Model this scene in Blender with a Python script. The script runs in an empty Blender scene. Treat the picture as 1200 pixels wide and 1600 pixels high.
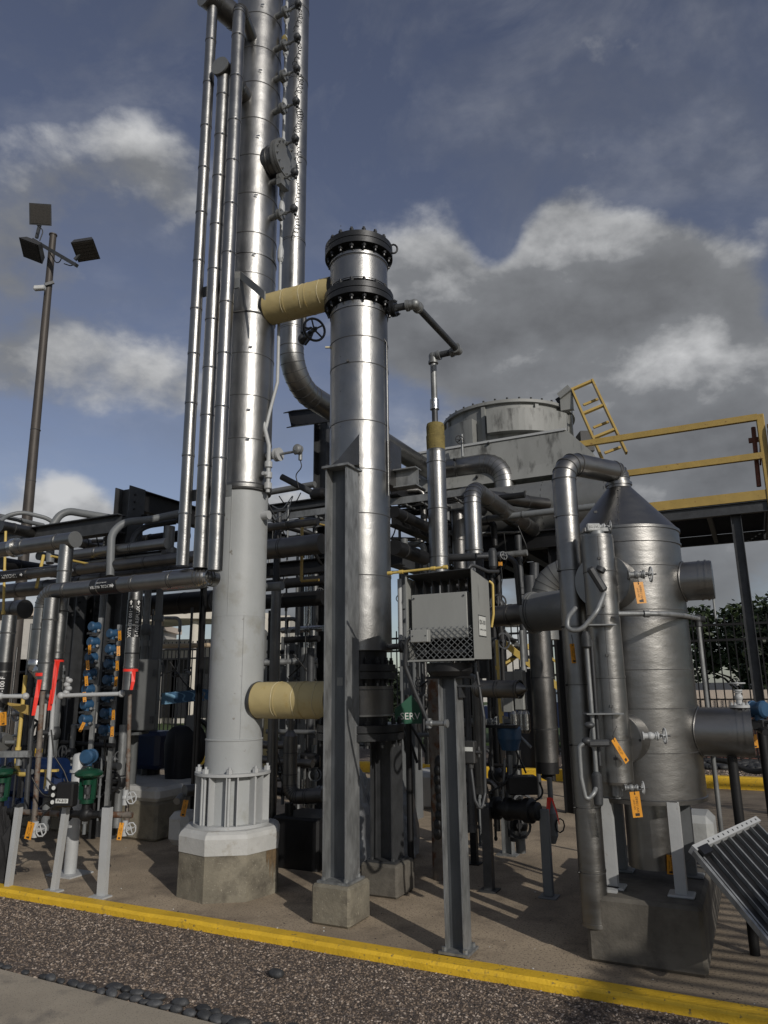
import bpy, math, random
from mathutils import Vector, Matrix, noise as mnoise
random.seed(7)
S = bpy.context.scene
RAD = math.radians
# ------------------------------------------------------------------ camera
FPX, PITCH, ROLL, EYE = 1130.0, RAD(13.5), RAD(-0.67), 1.6      # photo is 1200x1600
_f = Vector((0, math.cos(PITCH), math.sin(PITCH)))
_r0 = Vector((1, 0, 0)); _u0 = _r0.cross(_f)
_r = _r0 * math.cos(ROLL) + _u0 * math.sin(ROLL)
_u = -_r0 * math.sin(ROLL) + _u0 * math.cos(ROLL)
CAMP = Vector((0, 0, EYE))
cd = bpy.data.cameras.new('camera'); cam = bpy.data.objects.new('camera', cd); S.collection.objects.link(cam)
cd.sensor_fit = 'VERTICAL'; cd.sensor_height = 36; cd.lens = FPX / 1600 * 36; cd.clip_end = 2000; cd.clip_start = 0.05
cam.matrix_world = Matrix.Translation(CAMP) @ Matrix((_r, _u, -_f)).transposed().to_4x4()
S.camera = cam
S.render.resolution_x, S.render.resolution_y = 768, 1024
S.view_settings.view_transform = 'Standard'; S.view_settings.look = 'None'
S.view_settings.exposure = -1.0; S.view_settings.gamma = 1; S.view_settings.use_curve_mapping = False

def ray(x, y): return _f + _r * ((x - 600) / FPX) - _u * ((y - 800) / FPX)
def P(x, y, Y):                      # the place seen at photo pixel (x, y), Y metres ahead
    d = ray(x, y); return CAMP + d * (Y / d.y)
def Z(x, y, z):                      # same, at height z
    d = ray(x, y); return CAMP + d * ((z - EYE) / d.z)
def G(x, y): return Z(x, y, 0.0)
def zat(x, y, Y): return P(x, y, Y).z
def rp(half, p): return half * (Vector(p) - CAMP).dot(_f) / FPX     # metres spanned by half pixels at p

# ------------------------------------------------------------------ sun and sky
SUN_EL = RAD(25); sh = Vector((.50, -.866, 0)).normalized()
SUN = Vector((sh.x * math.cos(SUN_EL), sh.y * math.cos(SUN_EL), math.sin(SUN_EL)))
sl = bpy.data.lights.new('sun', 'SUN'); sl.energy = 5.0; sl.angle = RAD(0.5); sl.color = (1, .945, .87)
so = bpy.data.objects.new('sun', sl); S.collection.objects.link(so)
so.rotation_euler = (-SUN).to_track_quat('-Z', 'Y').to_euler(); so.location = SUN * 60
w = bpy.data.worlds.new("World"); S.world = w; w.use_nodes = True
nt = w.node_tree; nt.nodes.clear()
def N(t, **kw):
    n = nt.nodes.new(t)
    for k, v in kw.items(): setattr(n, k, v)
    return n
L = lambda a, b: nt.links.new(a, b)
def math_(op, a, b=None, clamp=False):
    n = N('ShaderNodeMath', operation=op, use_clamp=clamp)
    for i, v in enumerate((a, b)):
        if v is None: continue
        if isinstance(v, (int, float)): n.inputs[i].default_value = v
        else: L(v, n.inputs[i])
    return n.outputs[0]
sky = N('ShaderNodeTexSky', sky_type='NISHITA', sun_disc=False, sun_elevation=SUN_EL,
        sun_rotation=math.atan2(SUN.x, SUN.y), air_density=1.0, dust_density=0.6, ozone_density=3.0)
geo = N('ShaderNodeTexCoord')
dirv = geo.outputs['Generated']
sep = N('ShaderNodeSeparateXYZ'); L(dirv, sep.inputs[0])
comb = N('ShaderNodeVectorMath', operation='MULTIPLY'); L(dirv, comb.inputs[0]); comb.inputs[1].default_value = (1, 1, 1.55)
def fbm(vec, scale, detail, rough, dist=0.0):
    n = N('ShaderNodeTexNoise'); n.inputs['Scale'].default_value = scale; n.inputs['Detail'].default_value = detail
    n.inputs['Roughness'].default_value = rough; n.inputs['Distortion'].default_value = dist
    L(vec, n.inputs['Vector']); return n.outputs[0]
def shift(vec, off):
    n = N('ShaderNodeVectorMath', operation='ADD'); L(vec, n.inputs[0]); n.inputs[1].default_value = off; return n.outputs[0]
cloud_at = [  # where the clouds of the day hang: pixel, radius, strength
    (225, 215, 115, .15), (300, 300, 130, .11), (30, 480, 140, .16), (60, 590, 120, .15), (240, 590, 105, .16), (500, 280, 85, .15), (140, 420, 110, .04),
    (655, 430, 100, .30), (640, 520, 110, .24), (740, 500, 90, .26), (830, 480, 110, .32), (930, 410, 110, .28), (1050, 440, 115, .30), (760, 600, 150, .26), (950, 560, 150, .22),
    (1120, 590, 115, .34), (1010, 660, 150, .15), (1180, 520, 90, .14), (940, 90, 110, .06), (1000, 170, 80, .05), (400, 130, 60, .05), (50, 800, 95, .36), (150, 800, 70, .26), (640, 680, 50, .2),
    (1050, 840, 170, .30), (820, 900, 160, .28), (480, 870, 120, .25), (870, 330, 90, .12), (1160, 720, 120, .16),
    (520, 20, 90, .04), (250, 1000, 300, .2), (30, 330, 80, .05),
    (150, 20, 160, -.16), (640, 180, 190, -.16), (330, 40, 120, -.1), (150, 700, 120, -.22), (260, 740, 100, -.25), (1130, 250, 120, -.12), (775, 400, 42, -.24), (640, 640, 55, -.16), (1160, 90, 140, -.1), (1020, 320, 70, -.06)]
glow_at = [  # which flanks of them the sun catches (+) and which lie in their own shade (-)
    (225, 170, 90, .16), (300, 230, 80, .08), (650, 385, 90, .34), (735, 470, 60, .26), (690, 440, 80, .18), (860, 440, 90, .20), (945, 355, 80, .24), (1060, 570, 80, .26), (1150, 570, 90, .34), (1080, 400, 60, .10),
    (60, 790, 90, .34), (160, 790, 60, .24), (640, 670, 40, .2), (500, 250, 60, .10), (120, 600, 60, .05), (240, 560, 60, .08), (1010, 760, 120, .10),
    (1030, 480, 80, -.03), (800, 580, 130, -.08), (950, 640, 120, -.06), (1010, 600, 60, .08), (50, 590, 110, -.12), (20, 470, 90, -.06), (640, 560, 80, -.12), (1130, 680, 120, -.10), (930, 500, 60, -.06)]
def blobs(tab, k=1.55):
    tot = None
    for (bx, by, br, bw) in tab:
        d = ray(bx, by).normalized(); rr = br / FPX
        vd = N('ShaderNodeVectorMath', operation='DISTANCE'); L(dirv, vd.inputs[0]); vd.inputs[1].default_value = d
        mr = N('ShaderNodeMapRange', interpolation_type='SMOOTHSTEP'); L(vd.outputs['Value'], mr.inputs[0])
        mr.inputs[1].default_value = 0.0; mr.inputs[2].default_value = rr * k; mr.inputs[3].default_value = bw; mr.inputs[4].default_value = 0.0
        tot = mr.outputs[0] if tot is None else math_('ADD', tot, mr.outputs[0])
    return tot
bias = blobs(cloud_at); glow = blobs(glow_at)
back = N('ShaderNodeMapRange'); L(sep.outputs[1], back.inputs[0])           # broken cloud over the rest of the sky too
for i, v in enumerate((.5, -.1, 0.0, .13)): back.inputs[i + 1].default_value = v
bias = math_('ADD', bias, back.outputs[0])
lo = lambda off: fbm(comb.outputs[0] if off is None else shift(comb.outputs[0], off), 4.0, 5, .48, .15)
a0 = lo(None); a1 = lo((-.02, -.02, .045))
b0 = fbm(comb.outputs[0], 13, 9, .60, .1)
d0 = math_('ADD', math_('ADD', math_('MULTIPLY', a0, .80), math_('MULTIPLY', b0, .27)), bias)
cov = N('ShaderNodeMapRange', interpolation_type='SMOOTHSTEP'); L(d0, cov.inputs[0])
for i, v in enumerate((.59, .80, 0, 1)): cov.inputs[i + 1].default_value = v
lit = N('ShaderNodeMapRange'); L(math_('SUBTRACT', a0, a1), lit.inputs[0])
for i, v in enumerate((-.07, .10, 0, 1)): lit.inputs[i + 1].default_value = v
thick = N('ShaderNodeMapRange'); L(d0, thick.inputs[0])
for i, v in enumerate((.70, .96, 1, .0)): thick.inputs[i + 1].default_value = v
lum = math_('ADD', glow, math_('ADD', math_('MULTIPLY', lit.outputs[0], .46), math_('MULTIPLY', thick.outputs[0], .30)))
lum = math_('ADD', lum, math_('MULTIPLY', math_('SUBTRACT', b0, .5), 1.15))
lum = math_('ADD', math_('MULTIPLY', lum, .80), .17)
cc = N('ShaderNodeValToRGB'); L(lum, cc.inputs[0])
e = cc.color_ramp.elements
e[0].position = .04; e[0].color = (1.9, 1.95, 2.05, 1); e[1].position = .95; e[1].color = (8.4, 8.45, 8.5, 1)
m_ = e.new(.5); m_.color = (2.9, 3.0, 3.15, 1)
hs = N('ShaderNodeHueSaturation'); hs.inputs['Hue'].default_value = .514; hs.inputs['Saturation'].default_value = .74; hs.inputs['Value'].default_value = 1.0; L(sky.outputs[0], hs.inputs['Color'])
mx = N('ShaderNodeMix', data_type='RGBA'); veil = N('ShaderNodeMapRange'); L(fbm(comb.outputs[0], 3.1, 8, .62, .6), veil.inputs[0])
for i, v in enumerate((.42, .72, 0, .34)): veil.inputs[i + 1].default_value = v
L(math_('MAXIMUM', math_('MULTIPLY', cov.outputs[0], .95), veil.outputs[0]), mx.inputs[0]); L(hs.outputs[0], mx.inputs[6]); L(cc.outputs[0], mx.inputs[7])
bg = N('ShaderNodeBackground'); bg.inputs[1].default_value = 0.14; L(mx.outputs[2], bg.inputs[0])
wo = N('ShaderNodeOutputWorld'); L(bg.outputs[0], wo.inputs[0])

# ------------------------------------------------------------------ materials
MATS = {}
def mat(name, col, rough=.6, metal=0.0, var=0.0, vscale=3.0, bump=0.0, bscale=40.0, col2=None, rvar=0.0, stretch=(1, 1, 1), stain=None, spec=.5, speck=None, alpha=None, dent=0.0, objvar=0.0):
    m = bpy.data.materials.new(name); m.use_nodes = True; t = m.node_tree; b = t.nodes['Principled BSDF']
    b.inputs['Roughness'].default_value = rough; b.inputs['Metallic'].default_value = metal
    b.inputs['Specular IOR Level'].default_value = spec
    tc = t.nodes.new('ShaderNodeTexCoord'); mp = t.nodes.new('ShaderNodeMapping'); mp.inputs['Scale'].default_value = stretch
    t.links.new(tc.outputs['Object'], mp.inputs[0])
    def nz(sc, det=5, ro=.6):
        n = t.nodes.new('ShaderNodeTexNoise'); n.inputs['Scale'].default_value = sc; n.inputs['Detail'].default_value = det; n.inputs['Roughness'].default_value = ro
        t.links.new(mp.outputs[0], n.inputs['Vector']); return n.outputs[0]
    base = None
    c2 = col2 if col2 else tuple(max(0, c * (1 - var)) for c in col)
    if var > 0 or col2:
        r = t.nodes.new('ShaderNodeValToRGB'); r.color_ramp.elements[0].position = .35; r.color_ramp.elements[1].position = .68
        r.color_ramp.elements[0].color = (*c2, 1); r.color_ramp.elements[1].color = (*col, 1)
        t.links.new(nz(vscale), r.inputs[0]); base = r.outputs[0]
    else:
        b.inputs['Base Color'].default_value = (*col, 1)
    def over(base, colr, fac):
        x = t.nodes.new('ShaderNodeMix'); x.data_type = 'RGBA'
        t.links.new(fac, x.inputs[0])
        if base is None: x.inputs[6].default_value = (*col, 1)
        else: t.links.new(base, x.inputs[6])
        x.inputs[7].default_value = (*colr, 1); return x.outputs[2]
    if stain:                                  # (colour, scale, low, high)
        n = nz(stain[1], 8, .65); r = t.nodes.new('ShaderNodeMapRange'); r.inputs[1].default_value = stain[2]; r.inputs[2].default_value = stain[3]
        t.links.new(n, r.inputs[0]); base = over(base, stain[0], r.outputs[0])
    if speck:
        n = nz(speck[1], 2, .5); r = t.nodes.new('ShaderNodeMapRange'); r.inputs[1].default_value = speck[2]; r.inputs[2].default_value = speck[3]
        t.links.new(n, r.inputs[0]); base = over(base, speck[0], r.outputs[0])
    if objvar > 0:
        oi = t.nodes.new('ShaderNodeObjectInfo'); r = t.nodes.new('ShaderNodeMapRange'); r.inputs[3].default_value = 1 - objvar; r.inputs[4].default_value = 1 + objvar
        h_ = t.nodes.new('ShaderNodeHueSaturation'); t.links.new(oi.outputs['Random'], r.inputs[0]); t.links.new(r.outputs[0], h_.inputs['Value']); t.links.new(base, h_.inputs['Color']); base = h_.outputs[0]
    if base is not None: t.links.new(base, b.inputs['Base Color'])
    if rvar > 0:
        r = t.nodes.new('ShaderNodeMapRange'); r.inputs[3].default_value = max(.05, rough - rvar); r.inputs[4].default_value = rough + rvar
        r.inputs[1].default_value = .3; r.inputs[2].default_value = .7
        t.links.new(nz(vscale * 2.3), r.inputs[0]); t.links.new(r.outputs[0], b.inputs['Roughness'])
    if bump > 0:
        bp = t.nodes.new('ShaderNodeBump'); bp.inputs['Strength'].default_value = bump; bp.inputs['Distance'].default_value = .01
        t.links.new(nz(bscale, 4, .6), bp.inputs['Height']); t.links.new(bp.outputs[0], b.inputs['Normal'])
        if dent > 0:
            b2 = t.nodes.new('ShaderNodeBump'); b2.inputs['Strength'].default_value = dent; b2.inputs['Distance'].default_value = .03
            t.links.new(nz(5.5, 2, .5), b2.inputs['Height']); t.links.new(b2.outputs[0], bp.inputs['Normal'])
    MATS[name] = m; return m
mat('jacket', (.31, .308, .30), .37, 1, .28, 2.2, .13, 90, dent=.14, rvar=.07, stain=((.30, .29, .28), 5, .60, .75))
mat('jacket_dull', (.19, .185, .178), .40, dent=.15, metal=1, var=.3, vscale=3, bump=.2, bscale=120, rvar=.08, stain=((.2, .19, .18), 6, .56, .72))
#, 1, .3, 3, .20, 120, rvar=.08, stain=((.2, .19, .18), 6, .56, .72))
mat('stucco', (.27, .265, .255), .37, 1, .20, 2.0, .10, 95, dent=.10, rvar=.05, stretch=(1, 1, 2.2), stain=((.25, .24, .23), 4, .6, .75))
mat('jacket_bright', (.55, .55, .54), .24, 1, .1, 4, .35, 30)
mat('seam', (.055, .055, .055), .7, 0)
mat('silver_paint', (.235, .24, .235), .5, .55, .2, 3, .15, 60, stain=((.2, .195, .18), 4, .56, .7))
mat('white_shell', (.38, .395, .395), .5, 0, .16, 1.6, .12, 45, stain=((.26, .255, .22), 3.5, .54, .74), speck=((.20, .19, .17), 16, .72, .78))
mat('white_paint', (.43, .44, .44), .45, 0, .12, 6, .15, 30, stain=((.22, .17, .11), 12, .66, .74))
mat('housing_paint', (.27, .275, .262), .55, 0, .2, 3, .1, 30, stain=((.07, .07, .065), 5, .54, .68), stretch=(1, 1, .3)); mat('hood_paint', (.29, .295, .28), .5, 0, .12, 4, .1, 30, stain=((.10, .10, .095), 9, .62, .72), stretch=(1, 1, .3))
mat('grey_paint', (.17, .18, .185), .5, 0, .2, 4, .1, 30, stain=((.1, .09, .08), 8, .6, .72))
mat('galv', (.32, .33, .33), .48, .45, .5, 12, .12, 50, stain=((.14, .14, .14), 14, .56, .70), stretch=(1, 1, .35))
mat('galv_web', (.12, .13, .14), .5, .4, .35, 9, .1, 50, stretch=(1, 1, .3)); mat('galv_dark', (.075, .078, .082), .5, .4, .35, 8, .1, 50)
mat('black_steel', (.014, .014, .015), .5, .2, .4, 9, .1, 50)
mat('flange_black', (.022, .023, .025), .42, .3, .3, 12, .1, 60)
mat('bolt_metal', (.12, .12, .12), .4, .8)
mat('wire', (.012, .012, .012), .45)
mat('cream', (.47, .38, .18), .5, 0, .1, 4, .12, 25, dent=.3, stain=((.40, .29, .10), 9, .58, .72))
mat('olive_wrap', (.23, .18, .055), .8, 0, .35, 14, .5, 60, stain=((.08, .06, .02), 22, .58, .66))
mat('tape_shine', (.62, .56, .38), .25)
mat('yellow_rail', (.42, .29, .08), .5, 0, .18, 6, .12, 30, stain=((.17, .08, .03), 16, .62, .7))
mat('yellow_pipe', (.62, .45, .12), .5, 0, .15, 10)
mat('kerb_paint', (.80, .50, .03), .6, 0, .22, 5, .5, 60, stain=((.26, .17, .05), 9, .60, .74), speck=((.22, .16, .06), 38, .64, .74))
mat('yard_concrete', (.47, .375, .265), .88, 0, .42, 1.1, .6, 110, stain=((.16, .125, .09), 2.0, .50, .70), speck=((.15, .12, .09), 70, .56, .66))
mat('sidewalk_concrete', (.40, .345, .265), .88, 0, .22, 1.8, .3, 110, stain=((.15, .135, .115), 3.5, .55, .75), speck=((.16, .14, .12), 120, .60, .70))
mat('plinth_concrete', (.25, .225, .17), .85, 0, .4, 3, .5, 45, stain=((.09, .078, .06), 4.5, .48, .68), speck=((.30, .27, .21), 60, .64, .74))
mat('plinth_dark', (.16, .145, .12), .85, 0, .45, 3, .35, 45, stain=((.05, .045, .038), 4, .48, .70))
mat('plinth_paint', (.50, .50, .48), .55, 0, .14, 6, .3, 35, stain=((.30, .27, .22), 8, .58, .74))
mat('gravel_bed', (.14, .105, .08), .95, 0, .5, 30, .8, 70, speck=((.36, .30, .26), 85, .58, .66))
mat('gravel_a', (.31, .235, .175), .85, 0, .5, 40); mat('gravel_b', (.52, .43, .35), .8, 0, .3, 40); mat('gravel_c', (.05, .042, .038), .85)
mat('black_stone', (.065, .067, .07), .6, 0, .4, 30, .3, 60, objvar=.5)
mat('rust_stain', (.19, .13, .07), .85, 0, .4, 20); mat('rust', (.12, .055, .025), .85, 0, .5, 14, .3, 50)
mat('rusty_pipe', (.23, .20, .17), .7, .3, .4, 9, .3, 50, stain=((.13, .06, .03), 10, .5, .6))
mat('orange_tag', (.66, .28, .02), .5); mat('tag_ink', (.03, .02, .01), .6)
mat('red_tape', (.80, .035, .02), .45); mat('blue_paint', (.028, .085, .17), .42, 0, .25, 12, .1, 40)
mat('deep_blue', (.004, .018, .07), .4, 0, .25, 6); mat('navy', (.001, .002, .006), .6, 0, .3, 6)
mat('green_paint', (.006, .055, .028), .35, 0, .25, 12); mat('green_sign', (.014, .09, .05), .5)
mat('label_black', (.012, .012, .013), .35); mat('letter_white', (.75, .75, .73), .5); mat('sign_white', (.62, .63, .60), .45)
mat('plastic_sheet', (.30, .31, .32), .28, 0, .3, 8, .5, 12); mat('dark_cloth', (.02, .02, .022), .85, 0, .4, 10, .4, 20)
mat('lamp_body', (.05, .05, .05), .5, .2, .25, 10); mat('lamp_glass', (.055, .05, .045), .25, 0, .4, 26)
mat('pole_steel', (.075, .064, .055), .55, .2, .35, 5, .1, 40, stretch=(1, 1, .3))
mat('render_wall', (.50, .48, .44), .85, 0, .12, 4, .3, 60); mat('canopy_wall', (.62, .58, .50), .8, 0, .1, 3)
mat('window_dark', (.02, .022, .025), .15); mat('roof_tile', (.25, .12, .08), .8, 0, .3, 6)
mat('cap_stone', (.62, .53, .44), .8, 0, .12, 4, .2, 50)
mat('bark', (.09, .07, .05), .9, 0, .4, 6, .5, 20)
mat('leaf', (.04, .065, .018), .6, 0, .5, 2.5); mat('leaf_dark', (.016, .028, .009), .6, 0, .5, 2.5)
mat('lawn', (.05, .09, .02), .9, 0, .4, 3, .4, 60); mat('asphalt', (.05, .05, .05), .9, 0, .3, 5, .3, 80)
mat('camo_light', (.22, .42, .60), .6, 0, 0); mat('camo_dark', (.05, .13, .24), .6)
mat('rust_red', (.16, .045, .02), .6, 0, .3, 10); mat('wrap_white', (.42, .43, .42), .3, 0, .2, 8, .4, 18)
mat('car_blue', (.02, .03, .07), .25, .3); mat('glass_bright', (.25, .30, .36), .08, .2); mat('tyre', (.015, .015, .015), .8)
mat('beige_pipe', (.55, .44, .30), .55, 0, .15, 8); mat('cabinet_grey', (.10, .105, .105), .5, 0, .2, 5, .1, 30)
# brick, built from the brick texture
def brick_mat():
    m = bpy.data.materials.new('brick'); m.use_nodes = True; t = m.node_tree; b = t.nodes['Principled BSDF']
    tc = t.nodes.new('ShaderNodeTexCoord'); mp = t.nodes.new('ShaderNodeMapping'); mp.inputs['Rotation'].default_value = (RAD(90), 0, 0)
    br = t.nodes.new('ShaderNodeTexBrick'); br.inputs['Scale'].default_value = 5; br.inputs['Color1'].default_value = (.20, .075, .055, 1)
    br.inputs['Color2'].default_value = (.13, .05, .04, 1); br.inputs['Mortar'].default_value = (.22, .17, .14, 1); br.inputs['Mortar Size'].default_value = .02
    t.links.new(tc.outputs['Object'], mp.inputs[0]); t.links.new(mp.outputs[0], br.inputs[0]); t.links.new(br.outputs[0], b.inputs['Base Color']); b.inputs['Roughness'].default_value = .9
    MATS['brick'] = m
brick_mat()

# ------------------------------------------------------------------ mesh building
D = Vector((.895, -.446, 0)).normalized()        # along the kerb, to the right and nearer
NN = Vector((.446, .895, 0)).normalized()        # across the yard, away from the camera
UP = Vector((0, 0, 1))
def V3(p): return Vector(p)
def perp(a):
    a = a.normalized(); b = UP if abs(a.z) < .9 else Vector((1, 0, 0))
    x = a.cross(b).normalized(); return x, a.cross(x).normalized()
class MB:
    def __init__(s): s.v = []; s.f = []; s.sm = []; s.mi = []; s.mats = []; s.cur = 0
    def m(s, name):
        if name not in s.mats: s.mats.append(name)
        s.cur = s.mats.index(name); return s
    def add(s, vs, fs, smooth=False):
        o = len(s.v); s.v += [tuple(p) for p in vs]
        for f in fs: s.f.append([i + o for i in f]); s.sm.append(smooth); s.mi.append(s.cur)
        return s
    def obox(s, c, ax, ay, az, sx, sy, sz, bev=0.0):
        c = V3(c); ax = V3(ax).normalized(); ay = V3(ay).normalized(); az = V3(az).normalized()
        hx, hy, hz = sx / 2, sy / 2, sz / 2
        if bev <= 0:
            vs = [c + ax * (hx * i) + ay * (hy * j) + az * (hz * k) for i in (-1, 1) for j in (-1, 1) for k in (-1, 1)]
            s.add(vs, [(0, 1, 3, 2), (4, 6, 7, 5), (0, 4, 5, 1), (2, 3, 7, 6), (0, 2, 6, 4), (1, 5, 7, 3)])
        else:
            b = min(bev, hx * .9, hy * .9, hz * .9); vs = []; ring = []
            def r4(z, q):
                pts = [(hx - q, hy), (hx, hy - q), (hx, -hy + q), (hx - q, -hy), (-hx + q, -hy), (-hx, -hy + q), (-hx, hy - q), (-hx + q, hy)]
                return [c + ax * x + ay * y + az * z for x, y in pts]
            def r4i(z):
                pts = [(hx - b, hy - b), (hx - b, hy - b), (hx - b, -hy + b), (hx - b, -hy + b), (-hx + b, -hy + b), (-hx + b, -hy + b), (-hx + b, hy - b), (-hx + b, hy - b)]
                return [c + ax * x + ay * y + az * z for x, y in pts]
            vs = r4i(-hz) + r4(-hz + b, b) + r4(hz - b, b) + r4i(hz)
            fs = []
            for k in range(3):
                for i in range(8): j = (i + 1) % 8; fs.append((k * 8 + i, k * 8 + j, (k + 1) * 8 + j, (k + 1) * 8 + i))
            fs.append(tuple(range(7, -1, -1))); fs.append(tuple(range(24, 32)))
            s.add(vs, fs)
        return s
    def box(s, c, sx, sy, sz, bev=0.0, rot=None):
        if rot is None: return s.obox(c, (1, 0, 0), (0, 1, 0), UP, sx, sy, sz, bev)
        x = Vector((math.cos(rot), math.sin(rot), 0)); return s.obox(c, x, UP.cross(x), UP, sx, sy, sz, bev)
    def gbox(s, c, sd, sn, sz, bev=0.0): return s.obox(c, D, NN, UP, sd, sn, sz, bev)      # on the yard's own grid
    def bar(s, a, b, wx, wy, side=None, bev=0.0):
        a = V3(a); b = V3(b); d = b - a; L_ = d.length; d.normalize()
        if side is None: x, y = perp(d)
        else:
            x = V3(side); x = (x - d * x.dot(d)).normalized(); y = d.cross(x)
        return s.obox((a + b) / 2, x, y, d, wx, wy, L_, bev)
    def cyl(s, a, b, r0, r1=None, n=24, caps=True, smooth=True):
        a = V3(a); b = V3(b); r1 = r0 if r1 is None else r1; x, y = perp(b - a)
        cs = [(math.cos(2 * math.pi * i / n), math.sin(2 * math.pi * i / n)) for i in range(n)]
        A = [a + x * c * r0 + y * q * r0 for c, q in cs]; B = [b + x * c * r1 + y * q * r1 for c, q in cs]
        s.add(A + B, [(i, (i + 1) % n, n + (i + 1) % n, n + i) for i in range(n)], smooth)
        if caps:
            if r0 > 1e-5: s.add(A, [tuple(range(n - 1, -1, -1))])
            if r1 > 1e-5: s.add(B, [tuple(range(n))])
        return s
    def ring(s, p, axis, r_in, r_out, h, n=32):          # washer shaped, solid
        p = V3(p); ax = V3(axis).normalized(); x, y = perp(ax); q = []
        for (r, z) in ((r_in, -h / 2), (r_out, -h / 2), (r_out, h / 2), (r_in, h / 2)):
            q.append([p + ax * z + x * r * math.cos(2 * math.pi * i / n) + y * r * math.sin(2 * math.pi * i / n) for i in range(n)])
        for a, b, sm in ((0, 1, False), (1, 2, True), (2, 3, False), (3, 0, True)):
            s.add(q[a] + q[b], [(i, (i + 1) % n, n + (i + 1) % n, n + i) for i in range(n)], sm)
        return s
    def tube(s, pts, r, n=12, caps=True, r_fn=None, closed=False):
        pts = [V3(p) for p in pts]; m_ = len(pts); T = []
        for i in range(m_):
            if closed: t = pts[(i + 1) % m_] - pts[i - 1]
            else: t = pts[min(i + 1, m_ - 1)] - pts[max(i - 1, 0)]
            T.append(t.normalized())
        x, _ = perp(T[0]); vs = []
        for i in range(m_):
            x = (x - T[i] * x.dot(T[i])).normalized(); y = T[i].cross(x); rr = r if r_fn is None else r_fn(i / (m_ - 1))
            vs += [pts[i] + x * (rr * math.cos(2 * math.pi * k / n)) + y * (rr * math.sin(2 * math.pi * k / n)) for k in range(n)]
        fs = []
        for i in range(m_ if closed else m_ - 1):
            a = i * n; b = ((i + 1) % m_) * n
            for k in range(n): fs.append((a + k, a + (k + 1) % n, b + (k + 1) % n, b + k))
        s.add(vs, fs, True)
        if caps and not closed:
            s.add(vs[:n], [tuple(range(n - 1, -1, -1))]); s.add(vs[-n:], [tuple(range(n))])
        return s
    def lathe(s, c, prof, axis=UP, n=48, caps=True, smooth_prof=False):   # prof: (height, radius)
        c = V3(c); ax = V3(axis).normalized(); x, y = perp(ax)
        R_ = [[c + ax * h + x * r * math.cos(2 * math.pi * i / n) + y * r * math.sin(2 * math.pi * i / n) for i in range(n)] for h, r in prof]
        F_ = [(i, (i + 1) % n, n + (i + 1) % n, n + i) for i in range(n)]
        if smooth_prof:
            vs = sum(R_, []); fs = []
            for k in range(len(R_) - 1): fs += [tuple(j + k * n for j in f) for f in F_]
            s.add(vs, fs, True)
        else:
            for k in range(len(R_) - 1): s.add(R_[k] + R_[k + 1], F_, True)
        if caps:
            if prof[0][1] > 1e-4: s.add(R_[0], [tuple(range(n - 1, -1, -1))])
            if prof[-1][1] > 1e-4: s.add(R_[-1], [tuple(range(n))])
        return s
    def ell(s, c, rx, ry, rz, n=16, m=10, jit=0.0):
        c = V3(c); vs = []; fs = []
        for j in range(m + 1):
            th = math.pi * j / m
            for i in range(n):
                ph = 2 * math.pi * i / n; q = 1 + (random.uniform(-jit, jit) if 0 < j < m else 0)
                vs.append(c + Vector((rx * q * math.sin(th) * math.cos(ph), ry * q * math.sin(th) * math.sin(ph), rz * q * math.cos(th))))
        for j in range(m):
            for i in range(n): fs.append((j * n + i, (j + 1) * n + i, (j + 1) * n + (i + 1) % n, j * n + (i + 1) % n))
        return s.add(vs, fs, True)
    def prism(s, poly, off):                           # poly: world points, off: extrusion vector
        poly = [V3(p) for p in poly]; off = V3(off); n = len(poly)
        vs = poly + [p + off for p in poly]
        fs = [tuple(range(n - 1, -1, -1)), tuple(range(n, 2 * n))] + [(i, (i + 1) % n, n + (i + 1) % n, n + i) for i in range(n)]
        return s.add(vs, fs)
    def ibeam(s, a, b, across, depth, width, t=.012, web=None):   # 'across' points from flange to flange
        a = V3(a); b = V3(b); d = (b - a).normalized(); x = V3(across); x = (x - d * x.dot(d)).normalized(); y = d.cross(x)
        L_ = (b - a).length; c = (a + b) / 2
        m0 = s.mats[s.cur] if s.mats else None
        if web: s.m(web)
        s.obox(c, x, y, d, depth - 2 * t, t * .8, L_)
        if web: s.m(m0)
        for k in (-1, 1): s.obox(c + x * k * (depth / 2 - t / 2), x, y, d, t, width, L_)
        return s
    def hexbolt(s, p, axis, r=.012, h=.012):
        a = V3(axis).normalized(); return s.cyl(V3(p), V3(p) + a * h, r, n=6, smooth=False)
    def bolts(s, c, axis, R_, n, r=.012, h=.014, both=0.0, ph=0.0):
        ax = V3(axis).normalized(); x, y = perp(ax)
        for i in range(n):
            t = 2 * math.pi * (i + ph) / n; q = V3(c) + (x * math.cos(t) + y * math.sin(t)) * R_
            s.hexbolt(q, ax, r, h); s.cyl(q, q + ax * (h + r * .9), r * .5, n=8)
            if both: s.hexbolt(q - ax * both, -ax, r, h)
        return s
    def build(s, name, matname=None, parent=None, origin=None):
        if matname and not s.mats: s.mats = [matname]
        org = parent['_o'] if parent is not None else (origin if origin is not None else None)
        vs = s.v
        if org is None:
            xs = [p[0] for p in vs]; ys = [p[1] for p in vs]; zs = [p[2] for p in vs]
            org = ((min(xs) + max(xs)) / 2, (min(ys) + max(ys)) / 2, min(zs))
        org = tuple(org); ox, oy, oz = org
        me = bpy.data.meshes.new(name); me.from_pydata([(a - ox, b - oy, c - oz) for a, b, c in vs], [], s.f)
        me.polygons.foreach_set('use_smooth', s.sm); me.polygons.foreach_set('material_index', s.mi)
        for n_ in s.mats: me.materials.append(MATS[n_])
        me.update()
        o = bpy.data.objects.new(name, me); S.collection.objects.link(o)
        o['_o'] = org
        if parent is not None: o.parent = parent
        else: o.location = org
        return o
ALL = []
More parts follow.
